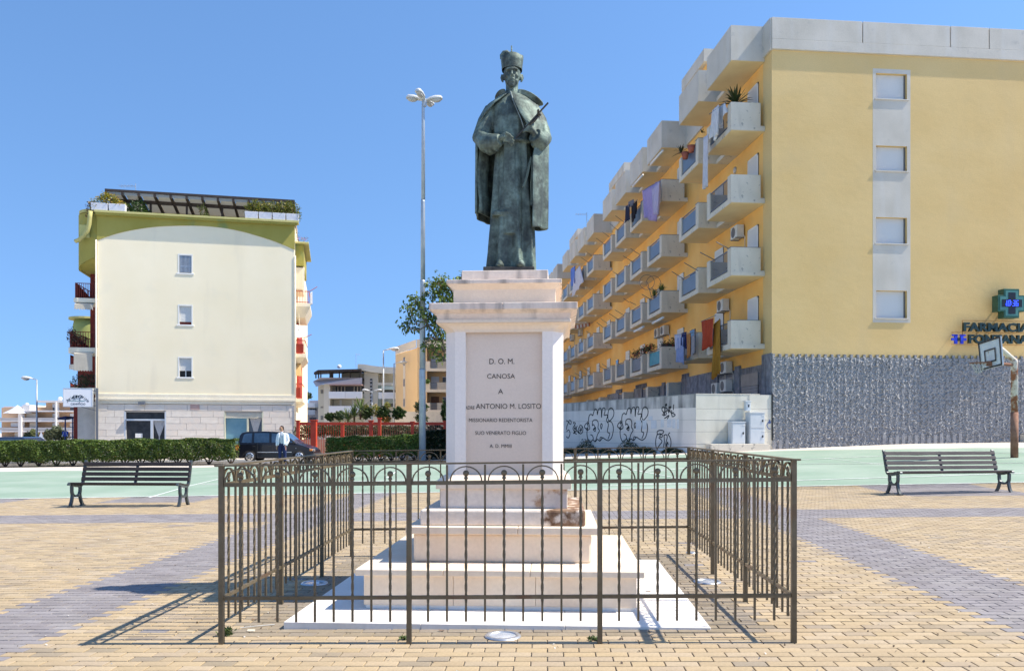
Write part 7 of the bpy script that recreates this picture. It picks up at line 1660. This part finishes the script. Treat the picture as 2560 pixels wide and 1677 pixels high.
P1(455, 735, 398, 476, 3, 12, 'penthouse', M_gb)
pgx = thing('roof_pergola', 'dark rooftop pergola on the pale modern block', 'pergola', o1)
q = MB(); q.add([(xx(192), .5, zz(425)), (xx(245), .3, zz(398)), (xx(740), .3, zz(386)), (xx(740), 3.2, zz(380)), (xx(430), 3.2, zz(384)), (xx(230), 3.2, zz(400))], [(0, 1, 2, 3, 4, 5)]); solid(q.build('roof', M_brn, pgx), .25)
for x in (205, 235, 262, 368, 400, 476, 603, 725): pbox(pgx, o1, Y1, x, x+(26 if x == 368 else 8), 398, 478, .6, .9, 'pergola_post', M_brn)
P1(750, 915, 395, gb_z, 1.6, 12, 'stair_wall', M_gb2); P1(820, 846, 478, 810, 1.5, 1.6, 'stair_window', M_fwin)
for y in range(500, 800, 42): P1(822, 844, y, y+10, 1.42, 1.5, 'glass_block', M_wh)
P1(915, 1180, 420, gb_z, 2.6, 12, 'right_wall', M_gb2)
q = MB(); q.grid([[(xx(x), .8, zz(y)), (xx(x), 12, zz(y))] for x, y in ((690, 350), (760, 352), (850, 368), (960, 380), (1050, 385), (1180, 388))], flip=True); solid(q.build('curved_roof', M_gb2, mb1), .7)
P1(915, 1180, 525, 555, 1.2, 2.6, 'parapet', M_gb2); P1(958, 1115, 565, 606, 1.0, 1.15, 'sun_blind', mat('far_green_blind', (.50, .60, .55), rough=.8)); P1(930, 1180, 640, 714, .8, 1.0, 'balcony_front', M_wh); P1(955, 1110, 606, 640, 2.5, 2.6, 'loggia_glazing', M_fwin)
P1(955, 1115, 715, 760, 1.6, 1.75, 'striped_blind', mat('far_blind', (.36, .42, .40), rough=.8)); P1(950, 1180, 760, 800, 2.5, 2.6, 'loggia_glazing', M_fwin); P1(915, 955, 555, 800, 1.4, 2.6, 'corner_glazing', mat('far_green_glass', (.20, .27, .26), rough=.2))
aerial(890, 886, 920, Y1+3, 'thin television aerial above the pale modern block', arm=10, d=1)
q = MB(); q.lathe([(.001, .2), (.18, .05), (.25, 0)], 14, M=Matrix.Translation(at(848, 916, Y1+2)) @ Matrix.Rotation(R(70), 4, 'X')); tag(q.build('roof_dish', M_wh), 'small white satellite dish on the roof of the pale modern block', 'dish')
# low building left of it
Y2 = 96; o2 = at(760, 1080, Y2); lo = thing('low_block', 'low white banded building between the cream corner building and the modern block', 'building', o2)
P2 = lambda *a: pbox(lo, o2, Y2, *a)
P2(-60, 245, 765, 1250, 2, 12, 'wall', M_lav); P2(-60, 215, 765, 815, 0, 2, 'parapet_band', M_wh); P2(-60, 215, 845, 902, 0, .2, 'balcony_band', mat('far_grey_band', (.50, .53, .58), rough=.9)); P2(-60, 215, 812, 822, .2, 2, 'shadow_gap', M_gb); P2(80, 215, 725, 770, 3, 10, 'upper_storey', M_lav)
for x, y in ((108, 818), (150, 818), (108, 930), (150, 930), (0, 818)): P2(x, x+36, y, y+26 if y < 900 else y+32, 1.9, 2, 'window', M_fwin)
sh('roof_greenery', 'dark shrub on the low roof left of the modern block', 'shrub', 768, 989, 12, 8, 500, .25, (.02, .04, .01), (.06, .10, .03), Y=97, seed=41)
# tan block with balconies
Y3 = 72; o3 = at(1043, 1080, Y3); tbk = thing('tan_block', 'tan four storey block with cream parapet behind the lamp mast and young tree', 'building', o3)
P3 = lambda *a: pbox(tbk, o3, Y3, *a)
x3 = lambda x: C4(x, 0, Y3, o3).x; z3 = lambda y: C4(0, y, Y3, o3).z
pf_ = C4(1140, 0, Y3*1.086, o3)
# receding side wall: from corner (0,0) to the far corner
fx, fy = at(740+1140/4.585, 0, Y3*1.088).x-o3.x, Y3*.088; cx_ = x3(1392)
zt3 = z3(40); zb3 = z3(133); ztB = zb3
q = MB(); q.add([(fx, fy, -2), (cx_, 0, -2), (cx_, 0, ztB), (fx, fy, ztB), (fx+2, fy+10, -2), (fx+2, fy+10, ztB)], [(0, 1, 2, 3), (4, 0, 3, 5)]); q.build('side_wall', M_fo, tbk)
q = MB(); q.add([(fx, fy-.1, ztB), (cx_-.1, -.1, ztB), (cx_-.1, -.1, zt3), (fx, fy-.1, zt3), (fx+2, fy+10, ztB), (fx+2, fy+10, zt3)], [(0, 1, 2, 3), (4, 0, 3, 5)]); q.build('side_parapet', M_fc, tbk)
for y0, y1, in ((235, 330), (485, 570), (715, 800)):
    u = .57; p0 = Vector((cx_, 0, 0)).lerp(Vector((fx, fy, 0)), u); q = MB(); q.box(-.16, .16, -.06, .02, z3(y1)*1.04, z3(y0)*1.04, M=Matrix.Translation(p0) @ Matrix.Rotation(math.atan2(fy, fx-cx_)+math.pi, 4, 'Z')); q.build('slit_window', M_fwin, tbk)
u0 = Vector((cx_, 0, 0)).lerp(Vector((fx, fy, 0)), .57); q = MB(); q.box(-.32, .32, -.03, .1, z3(800), z3(232)*1.03, M=Matrix.Translation(u0) @ Matrix.Rotation(math.atan2(fy, fx-cx_)+math.pi, 4, 'Z')); q.build('slit_surround', M_fc, tbk)
P3(1392, 1500, 130, 1250, 0, 10, 'front_wall', M_fo); P3(1500, 2300, 130, 1250, 1.6, 10, 'front_wall', M_fo); P3(1385, 2300, 40, 132, -.1, 10, 'front_parapet', M_fc)
for y in (290, 530, 765):
    P3(1485, 2300, y+80, y+112, -.1, 1.6, 'balcony_slab', M_fc); P3(1485, 1540, y, y+80, -.1, .1, 'balcony_front', M_fc); P3(1620, 2300, y, y+80, -.1, .1, 'balcony_front', mat('far_grey_balcony', (.40, .36, .31), rough=.9))
    q = MB()
    for k in range(9): x = lerp(x3(1542), x3(1618), k/8); q.box(x-.02, x+.02, -.1, -.06, z3(y+80), z3(y+5))
    q.box(x3(1540), x3(1620), -.1, -.05, z3(y+8), z3(y+2)); q.build('balcony_rail', M_rail, tbk)
    P3(1530, 1622, y-80, y+78, 1.5, 1.6, 'balcony_door', M_wh if y != 765 else M_wood); P3(1665, 1715, y-70, y+10, 1.5, 1.6, 'window', M_fwin); P3(1660, 1720, y-76, y-70, 1.45, 1.6, 'window_head', M_wh)
q = MB(); q.box(x3(1250), x3(2300), -6, -5.6, -3, z3(885)); q.build('yard_wall', M_con, tbk)
sh('balcony_plant', 'small plant on the middle balcony of the tan block', 'plant', 740+1505/4.585, 840+520/4.585, 5, 5, 160, .2, (.05, .09, .02), (.2, .3, .08), Y=71.5, seed=43, stems=False)
# far left terrace flats
Y4 = 118; o4 = at(90, 1080, Y4); fl = thing('terraced_flats', 'orange and white terraced flats at the far left behind the hedge', 'building', o4)
def C5(x, y, Y=Y4, o=o4): return at(x/5.197, 940+y/5.197, Y)-o
P4 = lambda *a: pbox(fl, o4, Y4, *a, C5)
M_f1 = mat('far_orange_wall', (.68, .44, .27), rough=.95, fine=.02); M_fl = mat('far_white_slab', (.74, .70, .66), rough=.9, fine=.02)
P4(495, 960, 330, 1100, 2, 14, 'wall', M_f1); P4(-120, 270, 400, 1100, 2.5, 14, 'wall', M_f1); P4(270, 500, 395, 1100, 2.2, 14, 'wall', M_f1)
P4(490, 960, 316, 342, 0, 6, 'roof_slab', M_fl); P4(-120, 265, 398, 470, 4, 12, 'upper_storey', M_fmar); P4(-120, 265, 385, 402, 3, 12, 'roof_slab', M_fl); P4(265, 360, 372, 460, .5, 10, 'stair_box', M_fl)
for y0, x0, x1 in ((445, 270, 960), (575, -120, 960), (708, -120, 960), (820, -120, 960)): P4(x0, x1, y0, y0+18, 0, 2.4, 'floor_slab', M_fl)
for x0, x1, y0 in ((245, 288, 450), (722, 740, 340)): P4(x0, x1, y0, 1000, -.2, .6, 'pier', M_fl)
for y in (352, 480, 607, 735):
    for x in (585, 815): P4(x, x+70, y, y+50, 1.9, 2.0, 'window_blind', M_wh); P4(x+4, x+66, y+50, y+90, 1.9, 2.0, 'window', M_fwin)
    if y > 470: P4(290, 720, y+60, y+95, .05, .12, 'balcony_front', mat('far_glass_rail', (.50, .47, .45), rough=.4)); P4(745, 960, y+60, y+95, .05, .12, 'balcony_front', MATS['far_glass_rail']); P4(-120, 240, y+60, y+95, .05, .12, 'balcony_front', MATS['far_glass_rail'])
for x0, x1, y0, y1 in ((290, 425, 482, 536), (85, 245, 605, 655), (330, 412, 605, 700), (135, 245, 735, 790)): P4(x0, x1, y0, y1, 1.0, 1.1, 'blind', M_fc if y0 != 605 or x0 > 300 else M_wh)
P4(300, 420, 540, 570, 2.0, 2.1, 'loggia_glazing', M_fwin); P4(130, 245, 735, 800, 2.2, 2.4, 'loggia_glazing', MATS['far_brown_red'])
q = MB(); c_ = C5(195, 480); q.lathe([(2.2, 0), (1.2, .45), (.05, 1.15)], 4, c=(c_.x, .6, c_.z)); q.build('terrace_canopy', M_wh, fl)
q = MB(); c_ = C5(690, 720); q.add([(c_.x, -3, c_.z), (c_.x-1.1, -3, c_.z-2.5), (c_.x+1.1, -3, c_.z-2.5), (c_.x, -1.6, c_.z-2.5)], [(0, 1, 2), (0, 2, 3), (0, 3, 1)]); tag(q.build('folded_parasol', M_wh, loc=o4), 'white folded parasol in front of the terraced flats', 'parasol')
for x_, y_ in ((240, 370), (680, 290), (760, 300)): q = MB(); q.lathe([(.001, .12), (.25, .07), (.38, 0)], 12, M=Matrix.Translation(C5(x_, y_)+Vector((0, 2, 0))) @ Matrix.Rotation(R(75), 4, 'X')); q.build('satellite_dish', M_wh, fl)
q = MB()
for i in range(3): q.box(C5(705+i*40, 0).x, C5(725+i*40, 0).x, 3, 4, C5(0, 320).z, C5(0, 296).z)
q.build('chimney_cowls', M_brn, fl)
def S5(px, py): return px/5.197, 940+py/5.197
for px, py, rx, rz, c1, c2, lab, sd in ((385, 790, 14, 12, (.01, .02, .008), (.04, .06, .02), 'dark bush in front of the terraced flats beside the lamp post', 51), (440, 745, 9, 10, (.10, .13, .04), (.28, .30, .12), 'pale feathery bush by the far left lamp post', 52), (640, 770, 12, 16, (.10, .12, .06), (.26, .28, .16), 'grey green bush left of the folded parasol', 53),
                                        (735, 730, 14, 16, (.10, .12, .06), (.24, .27, .15), 'grey green bush behind the folded parasol', 54), (800, 780, 17, 14, (.008, .015, .006), (.03, .05, .015), 'dark bush under the shop sign', 55)):
    x_, y_ = S5(px, py); sh('distant_bush', lab, 'bush', x_, y_, rx, rz, 900, .2, c1, c2, Y=78, seed=sd, stems=False)
p = at(*S5(755, 545), 56); q = MB(); q.add([tuple(at(*S5(745, 552), 56)), tuple(at(*S5(860, 528), 56)), tuple(at(*S5(960, 535), 58)), tuple(at(*S5(880, 556), 58))], [(0, 1, 2, 3)]); solid(q.build('blue_awning', mat('navy_awning', (.01, .02, .09), rough=.8)), .12); tag(bpy.data.objects['blue_awning'], 'navy blue shop awning low on the left flank beside the dairy sign', 'awning')
q = MB()
for x_ in (848, 945): a_ = at(*S5(x_, 545), 56); q.tube([a_, (a_.x, a_.y, gz(a_.x, a_.y))], .05, 6)
tag(q.build('awning_posts', mat('navy_post', (.02, .06, .18), rough=.6)), 'thin posts carrying the navy awning', 'posts')
a_, b2 = at(*S5(808, 780), 55), at(*S5(882, 716), 55); q = MB(); q.box(a_.x, b2.x, 55, 55.06, a_.z, b2.z); o = tag(q.build('blue_sign', mat('blue_road_sign', (.01, .05, .35), rough=.4)), 'small square blue sign with a white mark under the navy awning', 'sign')
c_ = (a_+b2)/2; q = MB(); q.tube([(c_.x-.2, 54.99, c_.z-.2), (c_.x, 54.99, c_.z+.25), (c_.x+.2, 54.99, c_.z-.2)], .03, 4); q.build('white_mark', M_shut, o)
